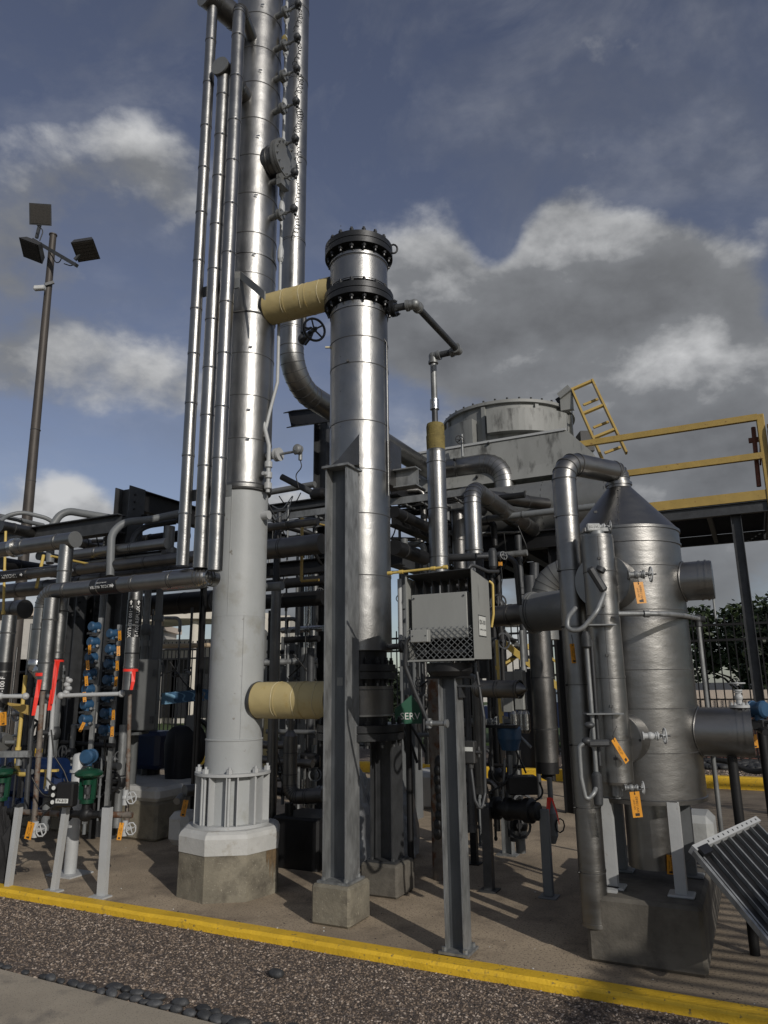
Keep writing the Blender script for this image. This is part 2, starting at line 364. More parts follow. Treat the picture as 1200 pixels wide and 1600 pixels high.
def tag(o, label, cat, group=None, kind=None):
    if label: o['label'] = label
    if cat: o['category'] = cat
    if group: o['group'] = group
    if kind: o['kind'] = kind
    ALL.append(o); return o
def thing(name, loc, label, cat, group=None):
    o = bpy.data.objects.new(name, None); S.collection.objects.link(o); o.location = loc; o['_o'] = tuple(loc); o.empty_display_size = .1
    return tag(o, label, cat, group)
def ground(name, mb, matname=None):
    o = mb.build(name, matname, origin=(0, 0, 0)); o['kind'] = 'structure'; return o
def fillet(pts, R_, seg=6):
    pts = [V3(p) for p in pts]; out = [pts[0]]
    for i in range(1, len(pts) - 1):
        a, p, b = pts[i - 1], pts[i], pts[i + 1]; u = (a - p); v = (b - p)
        ang = u.angle(v); 
        if ang > math.pi - .03: out.append(p); continue
        rr = R_[i] if isinstance(R_, dict) and i in R_ else (R_ if not isinstance(R_, dict) else .1)
        t = min(rr / math.tan(ang / 2), u.length * .48, v.length * .48); rr = t * math.tan(ang / 2)
        u.normalize(); v.normalize(); bis = (u + v).normalized(); c = p + bis * (rr / math.sin(ang / 2))
        s0 = p + u * t; s1 = p + v * t; q0 = s0 - c; q1 = s1 - c; w_ = q0.angle(q1)
        for k in range(seg + 1):
            f = k / seg; out.append(c + (q0 * math.sin((1 - f) * w_) + q1 * math.sin(f * w_)) / math.sin(w_))
    out.append(pts[-1]); return out
def seams(mb, pts, r, step, m='seam', th=.006, w_=.009, start=None):
    for i in range(len(pts) - 1):
        a, b = V3(pts[i]), V3(pts[i + 1]); Lg = (b - a).length
        if Lg < step * .6: continue
        d = (b - a) / Lg; x = start if start is not None else step * random.uniform(.3, .8)
        while x < Lg - .05:
            mb.m(m).ring(a + d * x, d, r * .98, r + th * .55, w_, 24)
            mb.m(mb.mats[0]).ring(a + d * (x + w_ * 1.6), d, r * .98, r + th * .8, w_ * 1.6, 24)
            x += step * random.uniform(.96, 1.04)
def pipe_mb(pts, r, m='jacket', bend=None, seam=.6, n=24, gores=True, seg=6, capr=None):
    mb = MB().m(m)
    bend = r * 2.2 if bend is None else bend
    pl = fillet(pts, bend, seg)
    if len(pts) > 2 and gores:
        # straight jackets and gored elbows
        mb.tube(pl, r, n)
        i = 1
        for k in range(1, len(pl) - 1):
            if (pl[k] - pl[k - 1]).length < bend * .9 or (pl[k + 1] - pl[k]).length < bend * .9:
                d = (pl[k + 1] - pl[k - 1]).normalized(); mb.m('seam').ring(pl[k], d, r * .97, r + .003, .007, n); mb.m(m)
    else: mb.tube(pl, r, n)
    if seam: seams(mb, pl, r, seam)
    return mb
def pipe(name, label, cat, pts, r, m='jacket', bend=None, seam=.6, group=None, gores=True, n=24, caps=False):
    mb = pipe_mb(pts, r, m, bend, seam, n, gores)
    if caps:
        for a, b in ((V3(pts[0]), V3(pts[1])), (V3(pts[-1]), V3(pts[-2]))):
            d = (a - b).normalized(); mb.m(m).cyl(a - d * .02, a + d * .012, r * 1.05, n=n)
    o = mb.build(name, origin=pts[0]); tag(o, label, cat, group); return o
def text_mb(mb, s, origin, xdir, ydir, size, m='letter_white', align='CENTER', off=.0015, wrap=None, bold=.0):
    cu = bpy.data.curves.new('t', 'FONT'); cu.body = s; cu.size = size; cu.align_x = align; cu.align_y = 'CENTER'; cu.offset = bold * size; cu.resolution_u = 2
    ob = bpy.data.objects.new('t', cu); S.collection.objects.link(ob)
    dg = bpy.context.evaluated_depsgraph_get(); me = bpy.data.meshes.new_from_object(ob.evaluated_get(dg))
    o = V3(origin); X = V3(xdir).normalized(); Y = V3(ydir).normalized(); Nn = X.cross(Y)
    vs = []
    for v in me.vertices:
        x, y = v.co.x, v.co.y
        if wrap:                                   # wrap = (radius, 'x'|'y') : bend round a cylinder whose axis is the other direction
            R_, which = wrap; q = x if which == 'x' else y; th = q / R_
            along = (Y * y) if which == 'x' else (X * x); dv = X if which == 'x' else Y
            vs.append(o - Nn * R_ + along + dv * ((R_ + off) * math.sin(th)) + Nn * ((R_ + off) * math.cos(th)))
        else: vs.append(o + X * x + Y * y + Nn * off)
    mb.m(m).add(vs, [tuple(p.vertices) for p in me.polygons])
    bpy.data.objects.remove(ob); bpy.data.meshes.remove(me); bpy.data.curves.remove(cu)
    return mb
def copy_tree(o, parent=None, loc=None):
    c = o.copy(); S.collection.objects.link(c); c.parent = parent
    if loc is not None: c.location = loc
    for ch in [k for k in bpy.data.objects if k.parent == o]: copy_tree(ch, c)
    return c
# ================================================================== THE GROUND
K0 = Vector((-.03, 5.06, 0))
def grid(s, t, z=0.0): return K0 + D * s + NN * t + UP * z
def slab(name, s0, s1, t0, t1, z, m, th=.1):
    mb = MB().m(m); mb.prism([grid(s0, t0, z - th), grid(s1, t0, z - th), grid(s1, t1, z - th), grid(s0, t1, z - th)], UP * th)
    return ground(name, mb)
mb = MB().m('asphalt'); mb.prism([(-900, -300, -.5), (900, -300, -.5), (900, 1500, -.5), (-900, 1500, -.5)], UP * .30); ground('ground', mb)
slab('yard', -30, 30, 0.0, 8.33, 0.0, 'yard_concrete')
slab('gravel_strip_far', -30, 30, 8.50, 11.9, .10, 'gravel_bed', .28)
slab('lawn', -60, 60, 15.0, 60, .05, 'lawn', .2)
slab('road', -60, 60, 11.9, 14.9, .0, 'asphalt', .15)
slab('gravel_strip', -12, 14, -6.0, -.135, -.040, 'gravel_bed')
# pavement in the near left corner
a = Z(0, 1514, -.018); b = Z(340, 1600, -.018); dd = (b - a).normalized(); nn = Vector((dd.y, -dd.x, 0))
PA, PD, PN = a, dd, nn
mb = MB().m('sidewalk_concrete'); q0 = a - dd * 8; q1 = a + dd * 9
mb.prism([q0 + UP * -.1, q1 + UP * -.1, q1 + nn * 6 + UP * -.1, q0 + nn * 6 + UP * -.1][::-1], UP * .1); ground('pavement', mb)
# yellow kerbs: a run of cast pieces, slightly uneven
def kerb(name, t0, t1, zt, zb, s0, s1, label):
    mb = MB().m('kerb_paint'); n = int((s1 - s0) / .12); pr_ = [(t0, zb), (t0, zt - .018), (t0 + .018, zt), (t1 - .012, zt), (t1, zt - .012), (t1, zb)]
    rows = []
    for i in range(n + 1):
        s = s0 + (s1 - s0) * i / n; r = []
        for k, (t, z) in enumerate(pr_):
            j = (mnoise.noise(Vector((s * 2.3, k * 3.1, t0))) * .006 + mnoise.noise(Vector((s * 9, k * 7.1, 4))) * .0035) if k < 3 else .0
            r.append(grid(s, t + j, z + j * .6))
        rows.append(r)
    m_ = len(pr_)
    vs = sum(rows, []); fs = [(i * m_ + k, i * m_ + k + 1, (i + 1) * m_ + k + 1, (i + 1) * m_ + k) for i in range(n) for k in range(m_ - 1)]
    mb.add(vs, fs, False)
    o = mb.build(name, origin=(0, 0, 0)); o['kind'] = 'structure'; return o
kerb('kerb', -.135, -.002, .014, -.2, -12, 12, '')
kerb('kerb_far', 8.33, 8.50, .18, -.1, -14, 14, '')
# loose gravel: thousands of little stones
def gravel(name, count, pick, zf, size, mats, label):
    vs = []; fs = []; mi = []
    OCT = [(0, 2, 4), (2, 1, 4), (1, 3, 4), (3, 0, 4), (2, 0, 5), (1, 2, 5), (3, 1, 5), (0, 3, 5)]
    for i in range(count):
        p = pick()
        if p is None: continue
        s = size[0] + (size[1] - size[0]) * random.random() ** 1.8; a = random.uniform(0, 6.3); c, q = math.cos(a), math.sin(a); sx, sy, sz = s, s * random.uniform(.55, .9), s * random.uniform(.35, .6)
        tl = random.uniform(-.35, .35); o = len(vs); z0 = zf + sz * .25
        for (x, y, z) in ((sx, 0, 0), (-sx, 0, 0), (0, sy, 0), (0, -sy, 0), (sx * .2, sy * .2, sz), (0, 0, -sz)):
            z += x * tl
            vs.append((p[0] + x * c - y * q, p[1] + x * q + y * c, z0 + z))
        k = random.choices(range(len(mats)), (6, 1.6, 4))[0]
        for f in OCT: fs.append(tuple(o + j for j in f)); mi.append(k)
    me = bpy.data.meshes.new(name); me.from_pydata(vs, [], fs); me.polygons.foreach_set('material_index', mi)
    for m_ in mats: me.materials.append(MATS[m_])
    o = bpy.data.objects.new(name, me); S.collection.objects.link(o); tag(o, label, 'gravel', kind='stuff')
def pick_front():
    s = random.uniform(-4.6, 3.2); t = -.140 - random.random() ** 1.0 * 1.75
    p = grid(s, t)
    q = (p - PA).dot(PN)
    if q > -.012: return None
    if q > -.16 and random.random() < .6: return None
    return p
gravel('gravel', 66000, pick_front, -.040, (.0042, .0125), ['gravel_a', 'gravel_b', 'gravel_c'], 'brown and pale loose gravel between the yellow kerb and the pavement')
gravel('gravel', 9000, lambda: grid(random.uniform(-2, 9), random.uniform(8.52, 9.9)), .10, (.012, .028), ['gravel_a', 'gravel_b', 'gravel_c'], 'loose gravel behind the far yellow kerb')
# black river stones
def stone(name, p, r, label, group=None, rz=None):
    mb = MB().m('black_stone'); a = random.uniform(-.5, .5) if rz is None else rz; n, m_ = 16, 9; sd = random.random() * 50
    rx, ry, rz_ = r * random.uniform(1.0, 1.35), r * random.uniform(.68, .9), r * random.uniform(.42, .6); vs = []; fs = []
    for j in range(m_ + 1):
        th = math.pi * j / m_
        for i in range(n):
            ph = 2 * math.pi * i / n; u = Vector((math.sin(th) * math.cos(ph), math.sin(th) * math.sin(ph), math.cos(th)))
            k = 1 + .16 * mnoise.noise(u * 1.3 + Vector((sd, 0, 0)))
            x, y = u.x * rx * k, u.y * ry * k; vs.append((x * math.cos(a) - y * math.sin(a), x * math.sin(a) + y * math.cos(a), u.z * rz_ * k + rz_ * .75))
    for j in range(m_):
        for i in range(n): fs.append((j * n + i, (j + 1) * n + i, (j + 1) * n + (i + 1) % n, j * n + (i + 1) % n))
    mb.add(vs, fs, True); o = mb.build(name, origin=(0, 0, 0)); o.location = p; return tag(o, label, 'stone', group)
x = -.25
ang = math.atan2(PD.y, PD.x)
while x < 2.9:
    for row in (0, 1):
        if row and (random.random() < .45 or x < .5): continue
        p = PA + PD * (x + random.uniform(-.015, .015) + row * .03) - PN * (.05 + row * .07 + random.uniform(0, .012)); p.z = -.040
        if x < .35 and random.random() < .45: continue
        stone('river_stone', p, random.uniform(.024, .044), 'smooth black river stone lying in the row beside the pavement edge', 'black stones along the pavement edge', ang + random.uniform(-.6, .6))
    x += random.uniform(.07, .10)
p = Z(432, 1527, -.040); stone('river_stone', p, .047, 'single black river stone lying alone out on the brown gravel')
mb = MB().m('black_stone')
for i in range(700):
    p = grid(random.uniform(-1, 10), random.uniform(10.0, 11.25), .10); r = random.uniform(.05, .10)
    mb.ell(p + UP * r * .4, r * random.uniform(.8, 1.2), r * random.uniform(.6, .9), r * .55, 8, 5, .08)
tag(mb.build('river_stones', origin=grid(4, 10.6, .1)), 'bed of black river stones under the dark fence', 'stones', kind='stuff')

# ================================================================== TOWER on its octagonal foundation
TX, TY = -1.30, 6.45
zt_ = lambda y, x=385: zat(x, y, TY)
ztop = .50
t = thing('tower_foundation', (TX, TY, 0), 'tall octagonal concrete foundation with thick pale painted cap under the tower', 'foundation')
def octo(r, z, off=RAD(-106)): return [Vector((TX + r * math.cos(off + k * math.pi / 4), TY + r * math.sin(off + k * math.pi / 4), z)) for k in range(8)]
mb = MB().m('plinth_concrete'); a0, a1 = octo(.425, 0), octo(.42, ztop - .165)
mb.add(a0 + a1, [(i, (i + 1) % 8, 8 + (i + 1) % 8, 8 + i) for i in range(8)] + [tuple(range(8, 16))]); mb.build('base', parent=t)
mb = MB().m('plinth_paint'); rr = [octo(.426, ztop - .168), octo(.43, ztop - .05), octo(.415, ztop - .02), octo(.385, ztop)]
for k in range(3): mb.add(rr[k] + rr[k + 1], [(i, (i + 1) % 8, 8 + (i + 1) % 8, 8 + i) for i in range(8)])
mb.add(rr[3], [tuple(range(8))]); mb.add(rr[0], [tuple(range(7, -1, -1))]); mb.build('painted_cap', parent=t)
mb = MB().m('rust_stain')
A, B = octo(.4225, 0)[1], octo(.4225, 0)[2]; d = (B - A).normalized(); nrm_ = -UP.cross(d)
if nrm_.y > 0: nrm_ = -nrm_
for k in range(16):
    u = .62 + k * .022; c = A.lerp(B, u) + nrm_ * .002; w_ = random.uniform(.004, .011); h = random.uniform(.10, .34) * (1 - abs(k - 8) / 14); z1 = ztop - .169
    mb.add([c + UP * z1, c + d * w_ + UP * z1, c + d * w_ * .9 + UP * (z1 - h * .6), c + d * w_ * .4 + UP * (z1 - h), c + UP * (z1 - h * .7)], [(0, 1, 2, 3, 4)])
mb.build('rust_streak', parent=t)

tw = thing('distillation_tower', (TX, TY, ztop), 'tall silver clad tower with white painted lower shell standing on the octagonal foundation', 'tower')
C0 = Vector((TX, TY, 0)); R0, R1 = .232, .25
zs1 = zt_(1206, 360); zs0 = ztop
mb = MB().m('white_paint')
mb.ring(C0 + UP * (zs0 + .012), UP, .16, .312, .024, 48); mb.ring(C0 + UP * zs1, UP, .20, .315, .022, 48)
for k in range(8):
    aa = 2 * math.pi * k / 8 + RAD(6)
    for s_ in (-.018, .062):
        a_ = aa + s_ / .27; dr = Vector((math.cos(a_), math.sin(a_), 0)); tg = UP.cross(dr)
        mb.obox(C0 + dr * .27 + UP * ((zs0 + zs1) / 2 + .0065), dr, tg, UP, .075, .009, zs1 - zs0 - .037)
mb.build('skirt_ring', parent=tw)
mb = MB().m('white_paint')
for k in range(8):
    aa = 2 * math.pi * k / 8 + RAD(6); dr = Vector((math.cos(aa), math.sin(aa), 0)); p = C0 + dr * .285
    mb.cyl(p + UP * (zs0 + .025), p + UP * (zs1 + .065), .0115, n=10); mb.cyl(p + UP * (zs1 + .012), p + UP * (zs1 + .045), .027, n=6, smooth=False)
mb.build('anchor_bolts', parent=tw)
z_a, z_b = zt_(1156, 362), zt_(770, 383)
mb = MB().m('white_shell'); mb.lathe(C0, [(zs0 + .02, .238), (zs1 - .012, .238), (z_a, .238), (z_a + .004, .243), (z_a + .014, .243), (z_a + .018, R0), (z_b + .04, R0)], n=72)
for y_ in (965,): mb.ring(C0 + UP * zt_(y_, 370), UP, R0 * .98, R0 + .0018, .010, 72)
mb.bar(C0 + Vector((.09, -.2145, z_a)), C0 + Vector((.09, -.2145, zt_(965, 370))), .008, .004); mb.bar(C0 + Vector((-.05, -.2275, zt_(965, 370))), C0 + Vector((-.05, -.2275, z_b)), .008, .004)
mb.build('painted_shell', parent=tw)
mb = MB().m('jacket'); zc_ = zt_(505, 395)
prof = [(z_b - .005, R0 + .03), (z_b + .025, R0 + .032), (z_b + .04, R1 + .006)]
mb.lathe(C0, prof, n=72)
mb.lathe(C0, [(z_b + .04, R1), (zc_, R1)], n=72, caps=False)
mb.lathe(C0, [(zc_, R1 + .006), (zc_ + .03, R1 + .006), (zc_ + .03, R1 - .004), (zc_ + .62, R1 - .004), (zc_ + .62, R1 + .003), (zc_ + .65, R1 + .003), (zc_ + .65, R1 - .006), (12.5, R1 - .006)], n=72)
mb.m('seam').ring(C0 + UP * (zc_ - .006), UP, R1 * .98, R1 + .008, .014, 72)
mb.m('seam').ring(C0 + UP * (z_b - .012), UP, R0 * .98, R0 + .024, .014, 72)
z = z_b + .45
while z < 12.3:
    r_ = R1 if z < zc_ else R1 - .005
    mb.m('seam').ring(C0 + UP * z, UP, r_ * .98, r_ + .0022, .006, 72); mb.m('jacket').ring(C0 + UP * (z + .011), UP, r_ * .98, r_ + .0035, .015, 72); z += .42 if z < zc_ else .44
for k, py in enumerate((700, 655, 560, 420, 330, 240, 140, 40)):
    mb.m('jacket_bright').box(C0 + Vector((.075, -R1 - .002, zt_(py, 395))), .035, .006, .012)
mb.build('insulated_shell', parent=tw)
# manway, pointing along D
zm = zt_(268, 430); c = C0 + D * 0 + UP * zm
mb = MB().m('jacket'); mb.cyl(c + D * .2, c + D * .30, .17, n=40); mb.ring(c + D * .245, D, .16, .178, .012, 40)
mw = mb.build('manway', parent=tw)
mb = MB().m('silver_paint'); mb.cyl(c + D * .29, c + D * .335, .165, n=40); mb.cyl(c + D * .335, c + D * .365, .205, n=48); mb.cyl(c + D * .37, c + D * .40, .205, n=48)
mb.m('galv').bolts(c + D * .40, D, .175, 14, .013, .012, .065, .5); mb.build('manway_cover', parent=mw)
mb = MB().m('silver_paint'); mb.obox(c + D * .36 - UP * .26, D, NN, UP, .06, .14, .12); mb.build('cover_bracket', parent=mw)
# probe nozzles with their transmitter heads
def coil(a, b, r=.022, turns=14):
    a = V3(a); b = V3(b); pts = []; n = turns * 7; x, y = perp(b - a)
    for i in range(n + 1):
        f = i / n; th = f * turns * 2 * math.pi; rr = r * min(1, 8 * f, 8 * (1 - f)) * (.6 + .6 * abs(math.sin(f * 5 + a.z * 9))); bow = .05 * math.sin(math.pi * f)
        pts.append(a.lerp(b, f) + x * (math.cos(th) * rr) + y * (math.sin(th) * rr) + D * bow)
    return MB().m('wire').tube(pts, .0036, 5)
prz = [zt_(y, 437) for y in (-10, 42, 93, 140, 190, 247, 298, 353)]
for k, z in enumerate(prz):
    c = C0 + UP * z - NN * .02
    mb = MB().m('silver_paint'); mb.cyl(c + D * .2, c + D * .345, .03, n=16)
    nz = mb.build('probe_nozzle', parent=tw)
    mb = MB().m('silver_paint'); mb.cyl(c + D * .335, c + D * .352, .058, n=24); mb.cyl(c + D * .358, c + D * .375, .058, n=24); mb.m('galv').bolts(c + D * .376, D, .043, 4, .008, .008, .04, .5)
    mb.build('flange', parent=nz)
    mb = MB().m('galv'); mb.cyl(c + D * .376, c + D * .50, .013, n=10); mb.cyl(c + D * .41, c + D * .43, .02, n=6, smooth=False); mb.m('galv_dark').cyl(c + D * .49, c + D * .54, .026, n=14)
    mb.lathe(c + D * .53 - NN * .025 , [(-.035, .024), (-.02, .036), (.02, .036), (.032, .02), (.036, 0)], NN * -1, 16); mb.cyl(c + D * .53, c + D * .53 - UP * .055, .016, n=10); mb.build('transmitter_head', parent=nz)
    if k > 0:
        b_ = C0 + D * .50 + UP * (z - .30 - .12 * random.random()) - NN * random.uniform(.0, .09)
        coil(c + D * .53 - UP * .05, b_, random.uniform(.014, .03), random.randint(6, 10)).build('coiled_wire', parent=nz)
# cable conduit that climbs beside the probes
cxo = C0 + D * .285 + NN * .10
def cz(z): return cxo + UP * z
mb = MB().m('white_paint'); mb.tube([C0 + D * .24 - NN * .03 + UP * (zt_(690, 425)), C0 + D * .26 + NN * .02 + UP * zt_(650, 425), cz(zt_(600, 427)), cz(zt_(470, 430)), cz(zt_(395, 432)), cz(zt_(200, 440)), cz(11.5)], .016, 10)
for y in (400, 330, 300, 232, 170, 128, 82, 30): q = cz(zt_(y, 435)); mb.lathe(q, [(-.10, .017), (-.06, .032), (.03, .032), (.10, .017)], n=12)
mb.build('cable_conduit', parent=tw)
for y in (74, 128):
    q = cz(zt_(y, 440)) - NN * .03; MB().m('olive_wrap').lathe(q, [(-.07, .02), (-.05, .033), (.05, .033), (.09, .012)], n=12).build('putty_wrap', parent=tw)
# lower fittings at the joint of the shells
q = C0 + D * .20 + NN * .02
zz = zt_(718, 425)
mb = MB().m('white_paint'); mb.cyl(q + UP * zz, q + D * .14 + UP * zz, .035, n=16); mb.cyl(q + D * .14 + UP * zz, q + D * .16 + UP * zz, .062, n=20); mb.cyl(q + D * .17 + UP * zz, q + D * .19 + UP * zz, .062, n=20)
nz = mb.build('probe_nozzle', parent=tw)
mb = MB().m('galv'); mb.cyl(q + D * .19 + UP * zz, q + D * .36 + UP * zz, .012, n=10); mb.cyl(q + D * .35 + UP * zz, q + D * .40 + UP * zz, .03, n=16)
mb.lathe(q + D * .41 + UP * zz - NN * .03, [(-.03, .03), (-.01, .045), (.03, .045), (.045, .02)], NN * -1, 16); mb.cyl(q + D * .41 + UP * zz, q + D * .41 + UP * (zz - .09), .018, n=10); mb.build('transmitter_head', parent=nz)
MB().m('wire').tube(fillet([q + D * .41 + UP * (zz - .09), q + D * .43 + UP * (zz - .16), q + D * .36 + UP * (zz - .22), q + D * .40 + UP * (zz - .35)], .05), .005, 6).build('wire', parent=nz)
mb = MB().m('white_paint'); q2 = q + D * .10 - NN * .05
mb.tube(fillet([q2 + UP * (zz + .35) - D * .08, q2 + UP * (zz + .08), q2 + UP * (zz - .04), q2 + UP * (zz - .36)], .1), .02, 10)
for dz in (-.1, -.2, -.3): mb.lathe(q2 + UP * (zz + dz), [(-.035, .022), (-.025, .036), (.025, .036), (.035, .022)], n=12)
mb.cyl(q2 + UP * (zz - .2), q2 + UP * (zz - .2) - NN * .08, .018, n=10); mb.build('gauge_column', parent=tw)
for zz2 in (zt_(772, 350),):
    mb = MB().m('white_paint'); mb.cyl(C0 + UP * (zz2 - .06) - D * .2, C0 + UP * (zz2 - .06) - D * .33, .045, n=16); mb.build('stub', parent=tw)
for zz2 in (zt_(810, 400),):
    mb = MB().m('white_paint'); mb.cyl(C0 + UP * zz2 + D * .2, C0 + UP * zz2 + D * .30, .04, n=16); mb.build('stub', parent=tw)
# horizontal ducts leaving the tower top left with closed ends
pA, pB, pC = P(285, 882, 5.99), P(313, 884, 5.92), P(336, 886, 5.85)
zB = zat(335, 112, pB.y); zD = zat(327, 0, pA.y)
bc = Vector((pB.x, pB.y, zB))
DUCT = thing('vapour_duct', C0 + UP * zB, 'short round capped duct sticking out of the tower towards the middle riser pipe', 'duct')
ddir = (Vector((pB.x, pB.y, 0)) - Vector((TX, TY, 0))); ddir = (ddir.normalized() * .0 + Vector((-.42, -.35, 0))).normalized()
def duct(zc, tgt, over, r, root):
    st = Vector((TX, TY, zc)); tp = Vector((tgt.x, tgt.y, zc)); dv = (tp - st).normalized(); en = tp + dv * over
    mb = MB().m('jacket_dull'); mb.cyl(st + dv * .18, en, r, n=36, caps=False); seams(mb, [st + dv * .2, en], r, .22); mb.build('duct_body', parent=root)
    mb = MB().m('silver_paint'); mb.cyl(en - dv * .005, en + dv * .012, r * 1.03, n=36); mb.build('end_cap', parent=root)
duct(zB, pB, .07, .092, DUCT)
DU2 = thing('vapour_duct', C0 + UP * zD, 'big round capped duct at the very top left edge of the tower', 'duct')
duct(zD, pA, .09, .125, DU2)

# ================================================================== THREE RISER PIPES left of the tower
def riser(p, y0, y1, r, label, extra=None):
    z0 = zat(300, y0, p.y); z1 = zat(330, y1, p.y); pts = [Vector((p.x, p.y, z0)), Vector((p.x, p.y, z1))] + (extra or [])
    mb = pipe_mb(pts, r, 'jacket', bend=.12, seam=.0, n=28)
    z = z0 + random.uniform(.3, .5)
    while z < z1 - .1:
        mb.m('seam').ring((p.x, p.y, z), UP, r * .97, r + .002, .006, 28); mb.m('jacket').ring((p.x, p.y, z + .012), UP, r * .97, r + .0035, .018, 28)
        mb.m('jacket_bright').box(Vector((p.x + r * .45, p.y - r * .95, z)), .014, .014, .014); z += random.uniform(.44, .52)
    tag(mb.build('riser_pipe', origin=pts[0]), label, 'pipe', 'riser pipes beside the tower')
riser(pA, 884, 0, .052, 'leftmost and thinnest shiny riser pipe, ending under the big top duct')
riser(pB, 888, 112, .0615, 'middle shiny riser pipe ending under the lower capped duct')
zC = zat(368, 8, pC.y)
riser(pC, 892, 8, .0615, 'right riser pipe against the tower, with an elbow back into the tower at its top', [Vector((TX, TY, zC)) + Vector((0, 0, 0)) - (Vector((TX, TY, 0)) - Vector((pC.x, pC.y, 0))).normalized() * .2])
# strap brackets across the risers
def strap(py, label):
    z = zat(290, py, pA.y); d = (pC - pA); d.z = 0; d.normalize(); nrm = Vector((-d.y, d.x, 0))
    if nrm.y < 0: nrm = -nrm
    a = Vector((pA.x, pA.y, z)) - d * .09 + nrm * .066; b = Vector((pC.x, pC.y, z)) + d * .075 + nrm * .075
    mb = MB().m('grey_paint'); mb.bar(a, b, .10, .012, side=UP); tag(mb.build('strap_bracket'), label, 'bracket', 'brackets holding the riser pipes')
strap(452, 'upper flat steel bracket behind the riser pipes, level with the tan pipe')
strap(772, 'lower flat steel bracket behind the riser pipes, near the foot of the tower cladding')

# ================================================================== TALL VAPOUR PIPE right of the tower
vp = P(455, 560, 7.7); r_ = .142
zv = zat(455, 600, 7.7); b1 = Z(660, 728, zv); b0 = Z(600, 672, zv)
dv = Vector((b1.x - vp.x, b1.y - vp.y, 0)).normalized()
v_pts = [Vector((vp.x, vp.y, 13)), Vector((vp.x, vp.y, zv)), Vector((b1.x, b1.y, zv)) + dv * .25]
mb = pipe_mb(v_pts, r_, 'jacket', bend=.44, seam=1.15, n=40, seg=8)
tag(mb.build('vapour_pipe', origin=v_pts[-1]), 'tall wide shiny pipe right of the tower that bends away behind the flanged exchanger', 'pipe')
c_a = Vector((b1.x, b1.y, zv)) + dv * .27
c_b = P(735, 715, 11.0); c_c = P(772, 745, 10.6); c_d = P(777, 800, 10.5)
zq = c_a.z
pts = [c_a, c_a + dv * .12, c_a + dv * .12 + D * 1.2, c_a + dv * .12 + D * 1.2 - UP * .75]
mb = pipe_mb(pts, .165, 'jacket', bend=.34, seam=.5, n=36, seg=7)
tag(mb.build('vapour_pipe', origin=pts[0]), 'wide shiny pipe crossing the fan housing and elbowing down into the big drum', 'pipe')

# ================================================================== FLANGED VERTICAL EXCHANGER
HX, HY = -.205, 5.95
hz = lambda y, x=565: zat(x, y, HY)
H0 = Vector((HX, HY, 0)); hb = hz(1150, 590)
hx = thing('vertical_exchanger', (HX, HY, hb), 'tall silver clad vessel with black bolted flanges at both ends, standing on two steel columns', 'heat exchanger')
def bflange(z, r=.31, nb=16, h=.052, parent=hx, name='flange', gap=.008, top=True):
    mb = MB().m('flange_black'); mb.ring(H0 + UP * (z - h / 2 - gap / 2), UP, .16, r, h, 56); mb.ring(H0 + UP * (z + h / 2 + gap / 2), UP, .16, r, h, 56); mb.ring(H0 + UP * z, UP, .1, r - .03, gap, 40)
    for k in range(nb):
        a_ = 2 * math.pi * (k + .5) / nb; p = H0 + Vector((math.cos(a_), math.sin(a_), 0)) * (r - .033) + UP * z
        mb.m('flange_black').cyl(p + UP * (h + gap), p + UP * (h + .036), .021, n=6, smooth=False); mb.cyl(p + UP * (h + .03), p + UP * (h + .055), .012, n=8)
        mb.cyl(p - UP * (h + .034), p - UP * (h + gap), .021, n=6, smooth=False); mb.m('bolt_metal').cyl(p - UP * (h + .055), p - UP * (h + .03), .012, n=8)
    return mb.build(name, parent=parent)
zf1 = hz(402); zf2 = hz(475)
bflange(zf1 + .02, .312, name='top_flange')
mb = MB().m('flange_black'); mb.lathe(H0, [(zf1 + .055, .30), (zf1 + .075, .27), (zf1 + .082, 0)], n=48)
e_ = H0 + Vector((.29, -.08, zf1 + .03)); ring = [e_ + Vector((.03 + .035 * math.cos(q / 12 * 6.283), 0, .045 * math.sin(q / 12 * 6.283))) for q in range(12)]; mb.tube(ring, .009, 8, closed=True)
mb.build('blind_cover', parent=hx)
bflange(zf2 + .0, .315, name='flange')
def collar(z0, z1, r, root=hx, m='jacket_bright'):
    mb = MB().m(m); mb.lathe(H0, [(z0, r * .93), (z0, r), (z0 + .012, r), (z0 + .012, r + .006), (z0 + .03, r + .006), (z0 + .03, r), (z1 - .035, r), (z1 - .035, r + .007), (z1 - .02, r + .007), (z1 - .02, r - .006), (z1, r - .006), (z1, r * .9)], n=64)
    mb.m('seam').ring(H0 + UP * (z1 - .045), UP, r * .97, r + .002, .008, 64); return mb.build('insulation_collar', parent=root)
collar(zf2 + .105, zf1 - .085, .262, m='jacket')
mb = MB().m('flange_black'); mb.cyl(H0 + UP * (zf2 - .1), H0 + UP * zf1, .235, n=40); mb.build('neck', parent=hx)
zb0 = hz(1018, 585); zb1 = zf2 - .10
mb = MB().m('jacket'); Rb = .257
mb.lathe(H0, [(zb0, .22), (zb0, Rb), (zb1 - .06, Rb), (zb1 - .06, Rb + .007), (zb1 - .04, Rb + .007), (zb1 - .04, Rb - .004), (zb1, Rb - .004), (zb1, .2)], n=80)
for y in (545, 585, 672, 745, 812, 905): mb.m('seam').ring(H0 + UP * hz(y), UP, Rb * .98, Rb + .002, .0055, 80); mb.m('jacket').ring(H0 + UP * (hz(y) + .012), UP, Rb * .98, Rb + .0035, .016, 80)
for k in range(12): mb.m('seam').box(H0 + Vector((-.155, -.2065, zb0 + .25 + k * .32)), .006, .006, .006)
mb.m('jacket').ring(H0 + UP * (zb0 + .012), UP, Rb * .97, Rb + .006, .02, 80)
mb.build('insulated_shell', parent=hx)
